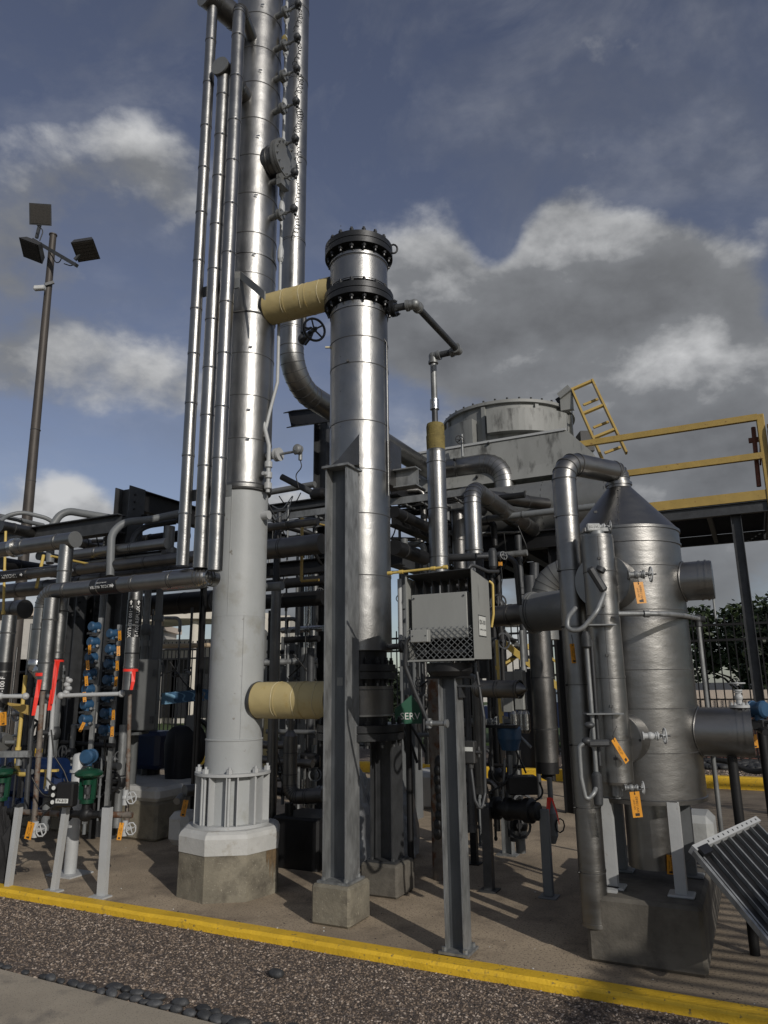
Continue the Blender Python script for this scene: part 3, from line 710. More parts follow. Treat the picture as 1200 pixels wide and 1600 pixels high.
MB().m('jacket').tube([H0 + Vector((.245, -.11, z)) for z in (hz(780), hz(640), hz(545))] + [H0 + Vector((.22, -.13, hz(540)))], .006, 6).build('tubing', parent=hx)
MB().m('seam').cyl(H0 + Vector((-.09, -.24, hz(583))), H0 + Vector((-.09, -.262, hz(583))), .01, n=10).build('plug', parent=hx)
MB().m('tape_shine').box(H0 + Vector((-.255, -.06, hz(547))), .085, .02, .012).build('strap_end', parent=hx)
zf3 = hz(1050, 592); zf4 = hz(1138, 592)
bflange(zf3, .285, name='flange'); bflange(zf4 - .02, .345, name='bottom_flange')
mb = MB().m('flange_black'); mb.cyl(H0 + UP * (zf4 - .08), H0 + UP * (zb0 + .02), .215, n=40); mb.build('neck', parent=hx)
mb = MB().m('jacket_dull'); zc0, zc1 = hz(1118, 592), hz(1072, 592)
mb.lathe(H0, [(zc0, .2), (zc0, .262), (zc0 + .01, .262), (zc1, .262), (zc1, .2)], n=64); mb.m('jacket').ring(H0 + UP * (zc0 + .008), UP, .25, .268, .012, 64); mb.m('seam').ring(H0 + UP * (zc0 + .2), UP, .25, .2645, .008, 64); mb.build('insulation_collar', parent=hx)
# support lugs boxed in sheet metal
zl = zat(533, 733, 5.6)
bx = P(533, 733, 5.60); bx2 = P(603, 900, 6.28)
def lug(c, out, wd, h, name='support_lug'):
    pass
mb = MB().m('jacket_dull'); c = Vector((bx.x + .02, bx.y + .02, zl + .13))
mb.prism([c + Vector((-.14, .0, -.12)), c + Vector((.125, -.07, -.12)), c + Vector((.125, -.03, .14)), c + Vector((.10, .16, .14)), c + Vector((-.14, .16, -.12))], UP * .001)
A_, B_, C_, E_ = c + Vector((-.10, -.03, -.12)), c + Vector((.13, -.11, -.12)), c + Vector((.13, .15, -.12)), c + Vector((-.10, .2, -.12))
T0, T1 = c + Vector((.13, -.10, .14)), c + Vector((.125, .12, .16)); T2 = c + Vector((.0, .14, .05))
mb.add([A_, B_, C_, E_, T0, T1, T2], [(0, 3, 2, 1), (0, 1, 4, 6), (1, 2, 5, 4), (2, 3, 6, 5), (0, 6, 3), (4, 5, 6)])
mb.build('support_lug', parent=hx)
lx = P(612, 730, 5.9); zl2 = zat(610, 760, 5.9); zl3 = zat(610, 692, 5.9)
c = Vector((HX + .285, HY + .0, (zl2 + zl3) / 2))
mb = MB().m('jacket_dull'); mb.obox(c + D * -.02, D, NN, UP, .10, .22, zl3 - zl2); mb.m('jacket_bright').obox(c - NN * .112 + D * -.065, D, NN, UP, .012, .006, zl3 - zl2 - .01)
mb.m('seam').obox(c - NN * .111, D, NN, UP, .09, .003, .006); mb.build('support_lug', parent=hx)
mb = MB().m('galv'); mb.ibeam(c + D * .03 - UP * .13, c + D * .24 - UP * .13, UP, .16, .12, .01); mb.build('bracket_arm', parent=hx)
# side nozzle at the top
zn = hz(492, 610); c = H0 + UP * zn; nd = (D * .9 + NN * .1).normalized()
mb = MB().m('flange_black'); mb.cyl(c + nd * .22, c + nd * .31, .038, n=20); mb.cyl(c + nd * .31, c + nd * .33, .075, n=28); mb.cyl(c + nd * .335, c + nd * .355, .075, n=28); mb.m('galv_dark').bolts(c + nd * .356, nd, .058, 4, .012, .014, .05, .5); mb.build('side_nozzle', parent=hx)
mb = MB().m('galv_dark'); c2 = H0 + UP * hz(1012, 600); mb.cyl(c2 + D * .22, c2 + D * .40, .024, n=14); mb.cyl(c2 + D * .36, c2 + D * .375, .05, n=20); mb.cyl(c2 + D * .38, c2 + D * .395, .05, n=20); mb.build('side_nozzle', parent=hx)

# galvanised vent pipe: out of the nozzle, away, back, down into the olive wrapped riser
n_a = c + nd * .356; n_b = c + nd * .53; zz = n_a.z
n_c = Z(716, 548, zz); n_d = Z(676, 556, zz); 
p0 = n_a; e1 = Vector((n_b.x, n_b.y, zz)); e2 = Vector((n_c.x, n_c.y, zz)); e3 = e2 - D * ((e2 - Vector((n_d.x, n_d.y, zz))).length)
q = P(676, 660, e3.y)
vt = thing('vent_pipe', Vector((e3.x, e3.y, q.z)), 'thin grey zigzag screwed pipe leaving the exchanger top and dropping into the olive wrapped pipe', 'pipe')
mb = MB().m('galv_dark'); r_v = .032
for a, b in ((p0, e1), (e1, e2), (e2, e3)): mb.cyl(a, b, r_v, n=18)
mb.m('galv').cyl(e3, Vector((e3.x, e3.y, zat(676, 628, e3.y))), r_v, n=18); mb.m('galv_dark').cyl(Vector((e3.x, e3.y, zat(676, 640, e3.y))), Vector((e3.x, e3.y, q.z - .1)), r_v * .95, n=18)
mb.build('pipe_run', parent=vt)
for e_, d1, d2 in ((e1, p0 - e1, e2 - e1), (e2, e1 - e2, e3 - e2), (e3, e2 - e3, -UP)):
    mb = MB().m('galv'); d1 = d1.normalized(); d2 = V3(d2).normalized()
    mb.ell(e_, r_v * 1.45, r_v * 1.45, r_v * 1.45, 18, 12)
    for d_ in (d1, d2): mb.cyl(e_, e_ + d_ * .065, r_v * 1.35, n=20); mb.cyl(e_ + d_ * .055, e_ + d_ * .08, r_v * 1.6, n=20)
    mb.build('elbow', parent=vt)
mb = MB().m('jacket_bright'); z_ = zat(676, 632, e3.y); mb.lathe((e3.x, e3.y, 0), [(z_ - .06, r_v), (z_ - .055, r_v * 1.45), (z_ + .05, r_v * 1.45), (z_ + .055, r_v)], n=20); mb.build('coupling', parent=vt)
# olive wrapped and silver riser below it
wz0, wz1 = zat(678, 708, e3.y), zat(676, 663, e3.y); RW = .092
wr = thing('insulated_riser', Vector((e3.x, e3.y, 0)), 'silver clad vertical pipe with olive mineral wool showing at its top, right of the exchanger', 'pipe')
mb = MB().m('olive_wrap'); mb.lathe((e3.x, e3.y, 0), [(wz0 - .02, RW * .97), (zat(677, 682, e3.y), RW * 1.02), (zat(677, 681, e3.y), RW * .96), (wz1 - .03, RW * .98), (wz1, RW * .9), (wz1, .02)], n=28); mb.build('mineral_wool', parent=wr)
mb = MB().m('jacket'); mb.lathe((e3.x, e3.y, 0), [(.35, RW), (wz0, RW), (wz0 + .02, RW * 1.03), (wz0 + .03, RW * .98)], n=36)
z = .9
while z < wz0: mb.m('seam').ring((e3.x, e3.y, z), UP, RW * .97, RW + .002, .006, 32); mb.m('jacket').ring((e3.x, e3.y, z + .014), UP, RW * .97, RW + .004, .02, 32); z += .47
mb.m('seam').box((e3.x - RW * .35, e3.y - RW * .94, (wz0 + .35) / 2 + .2), .004, .004, wz0 - .7)
mb.build('jacket', parent=wr)

# ================================================================== TAN CROSSOVER PIPES
def crossover(y_px, x0, x1, Ya, Yb, r, label, z=None, tilt=0):
    z = zat(450, y_px, 6.2) if z is None else z
    a = Vector((TX, TY, z)); b = Vector((HX, HY, z + tilt)); d = (b - a).normalized()
    root = thing('crossover_pipe', a + d * .26, label, 'pipe', 'tan insulated crossover pipes')
    A, B = a + d * .235, b - d * .262
    mb = MB().m('cream'); mb.cyl(A, B, r, n=40); Lg = (B - A).length
    for f in (.33, .66): mb.ring(A.lerp(B, f), d, r * .98, r + .003, .012, 40)
    mb.build('insulation', parent=root)
    x_, y_ = perp(d)
    for f in (.30, .58, .86):
        mb = MB().m('tape_shine'); c = A.lerp(B, f)
        pts = []
        for k in range(17): th = RAD(-55 + k * 8.5); dr = -NN * math.cos(th) + UP * math.sin(th); dr = (dr - d * dr.dot(d)).normalized(); pts.append(c + dr * (r + .0015) + d * .004 * math.sin(k * .7 + f * 9))
        mb.tube(pts, .0022, 5); mb.build('tape', parent=root)
    mb = MB().m('jacket_dull'); mb.cyl(A - d * .02, A + d * .004, r * 1.04, n=40, caps=True); mb.build('end_collar', parent=root)
    mb = MB().m('flange_black'); mb.cyl(B - d * .001, B + d * .06, r * .96, n=32); mb.build('end_seal', parent=root); return root
crossover(475, 0, 0, 0, 0, .150, 'upper tan insulated pipe joining tower and exchanger just below the black top flanges', z=(zat(400, 485, 6.42) + zat(505, 462, 6.05)) / 2)
crossover(1094, 0, 0, 0, 0, .150, 'lower tan insulated pipe joining the white tower shell to the foot of the exchanger')
# bracket above the upper one and hand wheel under it
mb = MB().m('silver_paint'); a = P(376, 430, 6.2); b = P(414, 462, 5.85); mb.obox((a + b) / 2, (b - a), UP, (b - a).cross(UP), (b - a).length, .085, .012); mb.obox(a + Vector((-.06, -.0, 0)), (1, 0, 0), (0, 1, 0), UP, .12, .012, .075)
tag(mb.build('angle_bracket'), 'grey steel angle fixed to the tower just above the upper tan pipe', 'bracket')
wc = P(491, 515, 6.7); wd = Vector((.45, -.85, -.1)).normalized()
def handwheel(name, c, ax, r, m, parent=None, spokes=5, label=None, cat=None, stem=.1):
    ax = V3(ax).normalized(); x, y = perp(ax); c = V3(c); mb = MB().m(m)
    mb.tube([c + x * r * math.cos(2 * math.pi * k / 24) + y * r * math.sin(2 * math.pi * k / 24) for k in range(24)], r * .11, 8, closed=True)
    for k in range(spokes): t_ = 2 * math.pi * k / spokes; mb.cyl(c, c + (x * math.cos(t_) + y * math.sin(t_)) * r, r * .08, n=6)
    mb.cyl(c - ax * r * .2, c + ax * r * .2, r * .22, n=10)
    if stem: mb.cyl(c - ax * stem, c + ax * stem * .6, r * .1, n=8)
    return mb.build(name, parent=parent)
o = thing('gate_valve', wc - wd * .25, 'dark hand wheel valve hanging below the upper tan pipe', 'valve')
handwheel('handwheel', wc, wd, .115, 'galv_dark', o, 5); mb = MB().m('galv_dark'); mb.cyl(wc - wd * .1, wc - wd * .28, .03, n=12); mb.ell(wc - wd * .3, .06, .06, .06); mb.bar(wc - wd * .08 + UP * .05, wc - wd * .25 + UP * .08 - D * .05, .02, .02); mb.bar(wc - wd * .08 - UP * .05, wc - wd * .25 - UP * .08, .02, .02)
mb.cyl(wc - wd * .3, wc - wd * .3 + UP * .25, .03, n=12); mb.build('valve_body', parent=o)

# ================================================================== STEEL SUPPORT COLUMNS on concrete pads
def steel_col(x, y, z0, z1, sz, name, label, m='galv', padw=.0, padh=.0, plate=.0, padlabel=None, t=.013, cap=0, fl=None, padm='plinth_concrete'):
    p = Vector((x, y, 0))
    if padw:
        mb = MB().m(padm); mb.gbox(p + UP * (padh / 2), padw, padw, padh, .018); tag(mb.build('concrete_pad'), padlabel, 'concrete pad')
    root = thing(name, p + UP * z0, label, 'steel column')
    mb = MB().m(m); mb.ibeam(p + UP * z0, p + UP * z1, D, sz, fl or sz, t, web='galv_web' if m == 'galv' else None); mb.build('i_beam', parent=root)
    if plate:
        mb = MB().m(m); mb.gbox(p + UP * (z0 + .007), plate, plate, .014, .0)
        for i in (-1, 1):
            for j in (-1, 1): mb.hexbolt(p + D * i * plate * .36 + NN * j * plate * .36 + UP * (z0 + .014), UP, .016, .02)
        mb.build('base_plate', parent=root)
    if cap:
        mb = MB().m(m); mb.gbox(p + UP * (z1 + .009), cap, cap, .018); mb.build('top_plate', parent=root)
    return root
ph = .26
b1p = Z(529, 1395, ph)
FR = Vector((-.335, 5.60, 0))
steel_col(FR.x, FR.y, ph, zl - .01, .195, 'steel_column', 'near galvanised steel column carrying the exchanger, directly in front of the lower tan pipe', padw=.31, padh=ph, padlabel='near concrete pad under the column at the yellow kerb', cap=.24, plate=.25)
mb = MB().m('silver_paint'); c = FR - NN * .006 + UP * zat(527, 1065, 5.6) - D * .01; mb.gbox(c, .05, .004, .06); tag(mb.build('metal_tag'), 'small square metal plate fixed to the web of the near steel column', 'plate')
BK = Vector((-.005, 6.30, 0))
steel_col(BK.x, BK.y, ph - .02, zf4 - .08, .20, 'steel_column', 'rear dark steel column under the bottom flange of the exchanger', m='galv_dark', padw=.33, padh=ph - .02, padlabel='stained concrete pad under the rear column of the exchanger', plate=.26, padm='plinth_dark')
# ================================================================== small shared builders
def tagplate(px, py, Y, w_, h, rot=0.0, label=None, ink='HV-10660', yaw=0.0, group='orange equipment tags', parent=None, tilt=0):
    """orange plastic tag hanging in front of something"""
    c = P(px, py, Y); yaw += random.uniform(-.4, .4); X = Vector((math.cos(yaw), math.sin(yaw), 0)); Yv = (UP + Vector((-math.sin(yaw), math.cos(yaw), 0)) * random.uniform(-.12, .12)).normalized()
    x = X * math.cos(rot) + Yv * math.sin(rot); y = -X * math.sin(rot) + Yv * math.cos(rot); nrm = x.cross(y)
    hw = rp(w_ / 2, c); hh = rp(h / 2, c)
    mb = MB().m('orange_tag').obox(c, x, y, nrm, hw * 2, hh * 2, .002)
    mb.m('tag_ink').cyl(c + y * hh * .82 - nrm * 0, c + y * hh * .82 + nrm * .002, hw * .16, n=8)
    text_mb(mb, ink, c + x * hw * .25 + nrm * .0012, y, -x, hw * .75, 'tag_ink', off=.0006)
    text_mb(mb, 'GAS UNIT', c - x * hw * .35 + nrm * .0012, y, -x, hw * .45, 'tag_ink', off=.0006)
    mb.m('tag_ink').obox(c - y * hh * .78 + nrm * .0013, x, y, nrm, hw * .9, hh * .22, .0006)
    mb.m('wire').tube([c + y * hh * .82 + nrm * .002, c + y * hh * 1.15 + nrm * .006 + UP * .01, c + UP * (hh * 1.2 + .045) + nrm * -.01], .0016, 5)
    o = mb.build('tag', parent=parent)
    if parent is None: tag(o, label, 'tag', group)
    return o
def gate_valve(c, axis, out, r, m='white_paint', wm='white_paint', label='', L_=.12):
    """small flanged gate valve: body along axis, stem and wheel along out"""
    c = V3(c); axis = V3(axis).normalized(); out = V3(out).normalized(); root = thing('gate_valve', c, label, 'valve')
    mb = MB().m(m); mb.cyl(c - axis * r * 1.3, c + axis * r * 1.3, r * .55, n=14); mb.ell(c, r * .75, r * .75, r * .75, 14, 10)
    for k in (-1, 1): mb.cyl(c + axis * k * r * 1.15, c + axis * k * r * 1.45, r * .8, n=16)
    mb.cyl(c, c + out * r * 1.3, r * .42, n=12); mb.cyl(c + out * r * .85, c + out * r * 1.05, r * .75, n=6, smooth=False)
    s = axis if abs(axis.dot(out)) < .5 else UP
    for k in (-1, 1): mb.bar(c + out * r * 1.0 + s * k * r * .45, c + out * r * 2.3 + s * k * r * .22, r * .16, r * .2)
    mb.cyl(c + out * r * 2.2, c + out * r * 2.5, r * .3, n=10); mb.build('valve_body', parent=root)
    handwheel('handwheel', c + out * r * 2.6, out, r * 1.35, wm, root, 4, stem=0)
    MB().m('galv_dark').cyl(c + out * r * 1.2, c + out * (r * 3.6), r * .14, n=8).build('stem', parent=root); return root
def cable(name, pts, r, m, label, cat='cable', bend=.08, parent=None):
    mb = MB().m(m); mb.tube(fillet(pts, bend, 6), r, 8); o = mb.build(name, parent=parent)
    if parent is None: tag(o, label, cat)
    return o
def transmitter(c, r, axis, label, group=None, m='blue_paint', proto=None):
    """round two-ended instrument housing on a small bracket"""
    c = V3(c); ax = V3(axis).normalized(); root = thing('pressure_transmitter', c, label, 'transmitter', group)
    mb = MB().m(m); mb.lathe(c - ax * r * 1.1, [(0, r * .82), (r * .25, r), (r * .5, r), (r * .55, r * .85), (r * 1.6, r * .85), (r * 1.65, r), (r * 1.95, r), (r * 2.2, r * .8)], ax, 20)
    mb.cyl(c, c - UP * r * 1.3, r * .5, n=12); mb.build('housing', parent=root)
    mb = MB().m('label_black'); mb.cyl(c - ax * r * 1.13, c - ax * r * 1.09, r * .6, n=18); mb.build('display', parent=root)
    mb = MB().m('galv_dark'); s, _ = perp(ax); mb.obox(c - UP * r * 1.6, ax, UP.cross(ax), UP, r * 1.5, r * .9, r * .8); mb.cyl(c - UP * r * 1.5, c - UP * r * 1.5 + ax * r * 1.6, r * .22, n=8); mb.build('manifold', parent=root)
    return root

# ================================================================== EX-101 HEATER BOX on its post
EP = Vector((.425, 4.92, 0)); zbx0, zbx1 = zat(680, 1031, 4.70), zat(731, 890, 4.62)
steel_col(EP.x, EP.y, .02, zbx0 - .10, .125, 'steel_column', 'thin weathered steel column by the kerb that carries the heater box marked EX-101', plate=.19, t=.009, fl=.125)
hx_ = thing('heater_box', EP + UP * (zbx0 - .1), 'grey open fronted sheet metal heater box with wire mesh and a plate marked EX-101', 'heater')
FC = EP - NN * .17; W_, Dp = .47, .34
fl_, fr_ = FC - D * W_ / 2, FC + D * W_ / 2; h = zbx1 - zbx0
mb = MB().m('hood_paint')
mb.prism([fr_ + UP * zbx0, fr_ + NN * Dp + UP * (zbx0 + .01), fr_ + NN * Dp + UP * (zbx1 - .03), fr_ + UP * (zbx1 + .01)], D * .004); mb.build('side_plate', parent=hx_)
mb = MB().m('hood_paint'); mb.prism([fl_ + UP * zbx0, fl_ + NN * Dp + UP * zbx0, fl_ + NN * Dp + UP * (zbx1 - .03), fl_ + UP * (zbx1 - .005)], -D * .004)
mb.obox(fl_ + UP * (zbx0 + h / 2) + D * .006, D, NN, UP, .008, .012, h - .01); mb.build('side_plate', parent=hx_)
mb = MB().m('galv_dark'); mb.prism([fl_ + UP * (zbx1 + .0) - NN * .01, fr_ + UP * (zbx1 + .012) - NN * .01, fr_ + NN * Dp + UP * (zbx1 - .025), fl_ + NN * Dp + UP * (zbx1 - .035)], UP * .004); mb.build('roof', parent=hx_)
mb = MB().m('black_steel'); mb.prism([fl_ + NN * .30 + UP * zbx0, fr_ + NN * .30 + UP * zbx0, fr_ + NN * .30 + UP * (zbx0 + .33), fl_ + NN * .30 + UP * (zbx0 + .33)], NN * .004)
mb.gbox(FC + NN * .17 + UP * (zbx0 + .005), W_ - .012, Dp - .02, .006); mb.build('back_plate', parent=hx_)
mb = MB().m('hood_paint'); cw = W_ * .84; cz0, cz1 = zbx0 + .14, zbx0 + .435
mb.gbox(FC + NN * .09 - D * .005 + UP * ((cz0 + cz1) / 2), cw, .14, cz1 - cz0, .004)
for i in (-1, 1):
    for j in (-1, 1): mb.m('galv_dark').cyl(FC + NN * .018 - D * .005 + D * i * (cw / 2 - .02) + UP * ((cz0 + cz1) / 2 + j * (.5 * (cz1 - cz0) - .025)), FC + NN * .013 - D * .005 + D * i * (cw / 2 - .02) + UP * ((cz0 + cz1) / 2 + j * (.5 * (cz1 - cz0) - .025)), .006, n=8)
mb.build('casing', parent=hx_)
mb = MB().m('black_steel')
for k in range(7): mb.gbox(FC + NN * .12 + D * (-.19 + k * .063) + UP * (cz1 + .05), .004, .12, .09)
mb.build('heating_fins', parent=hx_)
mb = MB().m('grey_paint')
mh = .205; mz = zbx0 + .008
def diag(sgn):
    n = 22
    for k in range(-5, 13):
        x0 = -W_ / 2 + .02 + k * .042; x1 = x0 + mh * .55 * 2; a = (x0, 0); b = (x1, mh)
        lo, hi = -W_ / 2 + .01, W_ / 2 - .008
        if b[0] <= lo or a[0] >= hi: continue
        f0 = max(0, (lo - a[0]) / (b[0] - a[0])); f1 = min(1, (hi - a[0]) / (b[0] - a[0]))
        xa, za = a[0] + f0 * (b[0] - a[0]), f0 * mh; xb, zb = a[0] + f1 * (b[0] - a[0]), f1 * mh
        if sgn < 0: xa, xb = -xa + .002, -xb + .002
        mb.bar(FC + D * xa + UP * (mz + za) - NN * .004 * sgn, FC + D * xb + UP * (mz + zb) - NN * .004 * sgn, .0045, .003)
diag(1); diag(-1); mb.m('hood_paint').gbox(FC + UP * zbx0, W_, .012, .012); mb.build('wire_mesh', parent=hx_)
mb = MB().m('galv_dark')
for k in range(5): mb.gbox(FC + NN * (.12 + .03 * (k % 2)) + D * (-.16 + k * .08) + UP * (zbx0 + .06 + .02 * (k % 3)), .05, .05, .05, .01)
mb.m('jacket_dull').cyl(FC + NN * .12 - D * .1 + UP * (zbx0 + .07), FC + NN * .12 + D * .15 + UP * (zbx0 + .05), .03, n=14); mb.build('burner', parent=hx_)
jc = P(657, 994, 4.70); mb = MB().m('hood_paint'); mb.obox(jc, D, NN, UP, .12, .05, .078, .003)
for i in (-1, 1): mb.m('galv_dark').cyl(jc - NN * .027 + D * i * .045, jc - NN * .023 + D * i * .045, .005, n=8)
mb.build('junction_box', parent=hx_)
sc_ = fr_ + NN * .17 + D * .0045 + UP * zat(752, 979, 4.85)
mb = MB().m('galv_dark').obox(sc_, NN, UP, D, .150, .140, .002); mb.m('sign_white').obox(sc_ + D * .0015, NN, UP, D, .136, .126, .002)
text_mb(mb, 'EX-101', sc_ + D * .003 + UP * .022, NN, UP, .040, 'label_black', off=.0004, bold=.02); text_mb(mb, 'CHARGE COOLER', sc_ + D * .003 - UP * .025, NN, UP, .015, 'label_black', off=.0004); pass
mb.build('name_plate', parent=hx_)
mb = MB().m('black_steel'); mb.lathe(EP + UP * (zbx0 - .10) - NN * .0, [(0, .13), (.03, .15), (.085, .15)], n=24); mb.gbox(EP + UP * (zbx0 - .108) + NN * .0, .28, .16, .014); mb.build('burner_pan', parent=hx_)
mb = MB().m('galv_dark'); mb.tube(fillet([jc - D * .055, jc - D * .10 - UP * .02, P(633, 1040, 4.78), P(650, 1085, 4.80), P(668, 1126, 4.82)], .1), .0125, 12); mb.build('flexible_conduit', parent=hx_)
mb = MB().m('galv'); q = P(670, 1130, 4.82); mb.lathe(q - D * .02, [(0, .014), (.01, .022), (.04, .022), (.05, .016), (.13, .016), (.135, .026), (.15, .026), (.152, .012)], D, 14); mb.cyl(q + UP * .03, q - UP * .03, .018, n=12); mb.build('conduit_fitting', parent=hx_)
mb = MB().m('galv_dark'); mb.obox(P(735, 1072, 4.86), D, NN, UP, .16, .10, .012); mb.obox(P(722, 1080, 4.88), D, NN, UP, .02, .08, .08); tag(mb.build('bracket_shelf'), 'small dark steel shelf bracket on the post just below the heater box', 'bracket')
# switch box low on the post
q = P(735, 1175, 4.98); sb = thing('switch_box', q - UP * .06, 'small dark switch box with a white label on the side of the heater post', 'switch')
mb = MB().m('lamp_body'); mb.obox(q, D, NN, UP, .075, .06, .14, .006); mb.cyl(q - UP * .07, q - UP * .10, .02, n=12); mb.build('box', parent=sb)
MB().m('sign_white').obox(q - NN * .0312 + UP * .02, D, NN, UP, .055, .002, .026).build('label', parent=sb)
mb = MB().m('bolt_metal'); mb.cyl(q + D * .038, q + D * .075, .012, n=10); mb.bar(q + D * .06 - UP * .03, q + D * .06 + UP * .035, .008, .008); mb.build('lever', parent=sb)
cable('conduit', [q - UP * .1, P(742, 1250, 4.95), P(752, 1268, 4.95), P(758, 1240, 5.0), P(756, 1120, 5.0), P(745, 1050, 5.05)], .011, 'galv_dark', 'thin grey conduit looping under the small dark switch box', 'conduit', .04)
# tan gas pipe that runs over the heater
a, b = P(606, 896, 4.95), P(697, 886, 4.75)
mb = MB().m('yellow_pipe'); mb.cyl(a, b, .009, n=12); d = (b - a).normalized()
for f in (.0, .2, .75, .95): mb.cyl(a.lerp(b, f), a.lerp(b, f) + d * .03, .014, n=12)
tag(mb.build('gas_pipe'), 'thin yellow pipe lying along the top front edge of the heater box', 'pipe')
mb = MB().m('yellow_pipe'); mb.tube(fillet([P(764, 908, 5.1), P(770, 912, 5.1), P(771, 960, 5.1), P(768, 980, 5.1)], .03), .009, 10); tag(mb.build('gas_pipe'), 'thin yellow elbow pipe just behind the EX-101 side plate', 'pipe')
mb = MB().m('yellow_pipe'); mb.tube([P(776, 1000, 5.6), P(779, 1062, 5.6)], .011, 10); mb.cyl(P(777, 1040, 5.6), P(778, 1046, 5.6), .017, n=10); mb.tube([P(780, 1090, 5.6), P(783, 1130, 5.6)], .012, 10); mb.cyl(P(783, 1112, 5.6), P(783, 1118, 5.6), .02, n=10)
tag(mb.build('gas_pipe'), 'upright yellow pipe passing behind the dark cone ended cylinder', 'pipe')
# bent conduits and valve right of the heater top
mb = MB().m('galv_dark'); mb.tube(fillet([P(730, 905, 4.9), P(732, 880, 4.9), P(762, 893, 5.0), P(778, 893, 5.1)], .06), .013, 10); mb.tube(fillet([P(745, 870, 5.3), P(790, 868, 5.3), P(806, 878, 5.3), P(812, 945, 5.4)], .12), .02, 12)
mb.lathe(P(770, 872, 5.1), [(-.08, .02), (-.06, .03), (.05, .03), (.07, .02)], UP, 12); mb.ell(P(782, 868, 5.25), .04, .03, .03)
tag(mb.build('conduit'), 'grey conduits bending over at the top right corner of the heater box', 'conduit')
handwheel('handwheel', P(787, 868, 5.2), (.5, -.8, .2), .03, 'galv', None, 4); tag(S.collection.objects[-1], 'tiny hand wheel at the bend of the grey conduit beside the heater', 'valve')
tagplate(782, 881, 5.15, 6, 6, 0, 'tiny square orange tag hanging at the conduit bend beside the heater', '1')
cable('wire', [P(783, 886, 5.2), P(785, 905, 5.2), P(782, 925, 5.2), P(775, 935, 5.2)], .003, 'wire', 'black wire hanging in a bow beside the EX-101 box', bend=.1)
# dark cylinder with cone ends
a, b = P(738, 1076, 5.55), P(823, 1077, 5.25); d = (b - a).normalized()
mb = MB().m('jacket_dull'); Lg = (b - a).length; mb.lathe(a, [(0, .02), (.01, .03), (.045, .062), (Lg - .1, .062), (Lg - .06, .05), (Lg, .012)], d, 36); seams(mb, [a, b], .062, .16)
tag(mb.build('capped_cylinder', origin=a), 'short dark insulated cylinder with cone ends lying level just right of the heater post', 'pipe')

# ================================================================== RIGHT HAND VESSEL on the big concrete block
f0, f1 = G(922, 1500), G(1108, 1528); pw = (f1 - f0).dot(D); ph_ = .36; pc = (f0 + f1) / 2 + NN * 1.12
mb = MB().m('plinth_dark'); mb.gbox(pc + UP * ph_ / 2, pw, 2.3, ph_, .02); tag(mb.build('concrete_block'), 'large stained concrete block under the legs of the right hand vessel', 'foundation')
vc = P(1010, 1240, 5.10); VX, VY = vc.x, vc.y; V0 = Vector((VX, VY, 0)); VR = .372
vz = lambda y, x=1000: zat(x, y, VY)
z0, zt, ztop_ = vz(1245, 1020), vz(836, 980), vz(764, 962)
vs_ = thing('pressure_vessel', (VX, VY, ph_), 'broad silver clad vessel with cone top and side nozzles on four short steel legs', 'vessel')
mb = MB().m('stucco'); mb.lathe(V0, [(z0, VR - .08), (z0, VR + .004), (z0 + .025, VR + .006), (z0 + .03, VR), (zt - .11, VR)], n=96)
for y in (1170, 1105, 1048, 960, 895): mb.m('seam').ring(V0 + UP * vz(y), UP, VR * .98, VR + .001, .004, 96); mb.m('stucco').ring(V0 + UP * (vz(y) + .01), UP, VR * .98, VR + .003, .014, 96)
mb.m('stucco').lathe(V0, [(zt - .115, VR), (zt - .112, VR + .008), (zt - .10, VR + .008), (zt - .098, VR + .001), (zt - .02, VR + .001), (zt - .018, VR + .009), (zt, VR + .009)], n=96)
mb.build('insulated_shell', parent=vs_)
mb = MB().m('stucco'); mb.lathe(V0, [(zt, VR + .004), (ztop_, .088), (ztop_ + .02, .088)], n=96)
cxn = V0 + Vector((-.30, -.9, 0)).normalized() * 0
for k in range(5):
    f = .12 + k * .19; r__ = VR * (1 - f) + .088 * f; a_ = RAD(-112); mb.m('seam').ell(V0 + Vector((math.cos(a_) * (r__ + .002), math.sin(a_) * (r__ + .002), zt + (ztop_ - zt) * f)), .007, .007, .007, 8, 6)
a_ = RAD(-112); dr = Vector((math.cos(a_), math.sin(a_), 0)); mb.m('seam').bar(V0 + dr * (VR + .004) + UP * zt, V0 + dr * .09 + UP * ztop_, .004, .003)
mb.build('cone_top', parent=vs_)
MB().m('stucco').cyl(V0 + UP * (z0 - .42), V0 + UP * (z0 + .01), .148, n=40).build('bottom_pot', parent=vs_)
for (lx, ly, kk) in ((1065, 1402, 0), (1081, 1371, 1), (957, 1389, 2), (972, 1362, 3)):
    q = Z(lx, ly, ph_); dv_ = (V0 - Vector((q.x, q.y, 0))).normalized()
    mb = MB().m('white_paint' if kk in (0, 2) else 'grey_paint'); zz_ = z0 + .01
    mb.gbox(q + UP * (zz_ - ph_) / 2 + UP * .012, .066, .008, zz_ - ph_ - .0); mb.gbox(q + D * .029 + NN * .034 + UP * ((zz_ - ph_) / 2 + .012), .008, .06, zz_ - ph_); mb.gbox(q - D * .029 + NN * .034 + UP * ((zz_ - ph_) / 2 + .012), .008, .06, zz_ - ph_)
    mb.gbox(q + UP * .008 + NN * .03, .15, .14, .016, .006); mb.build('leg', parent=vs_)
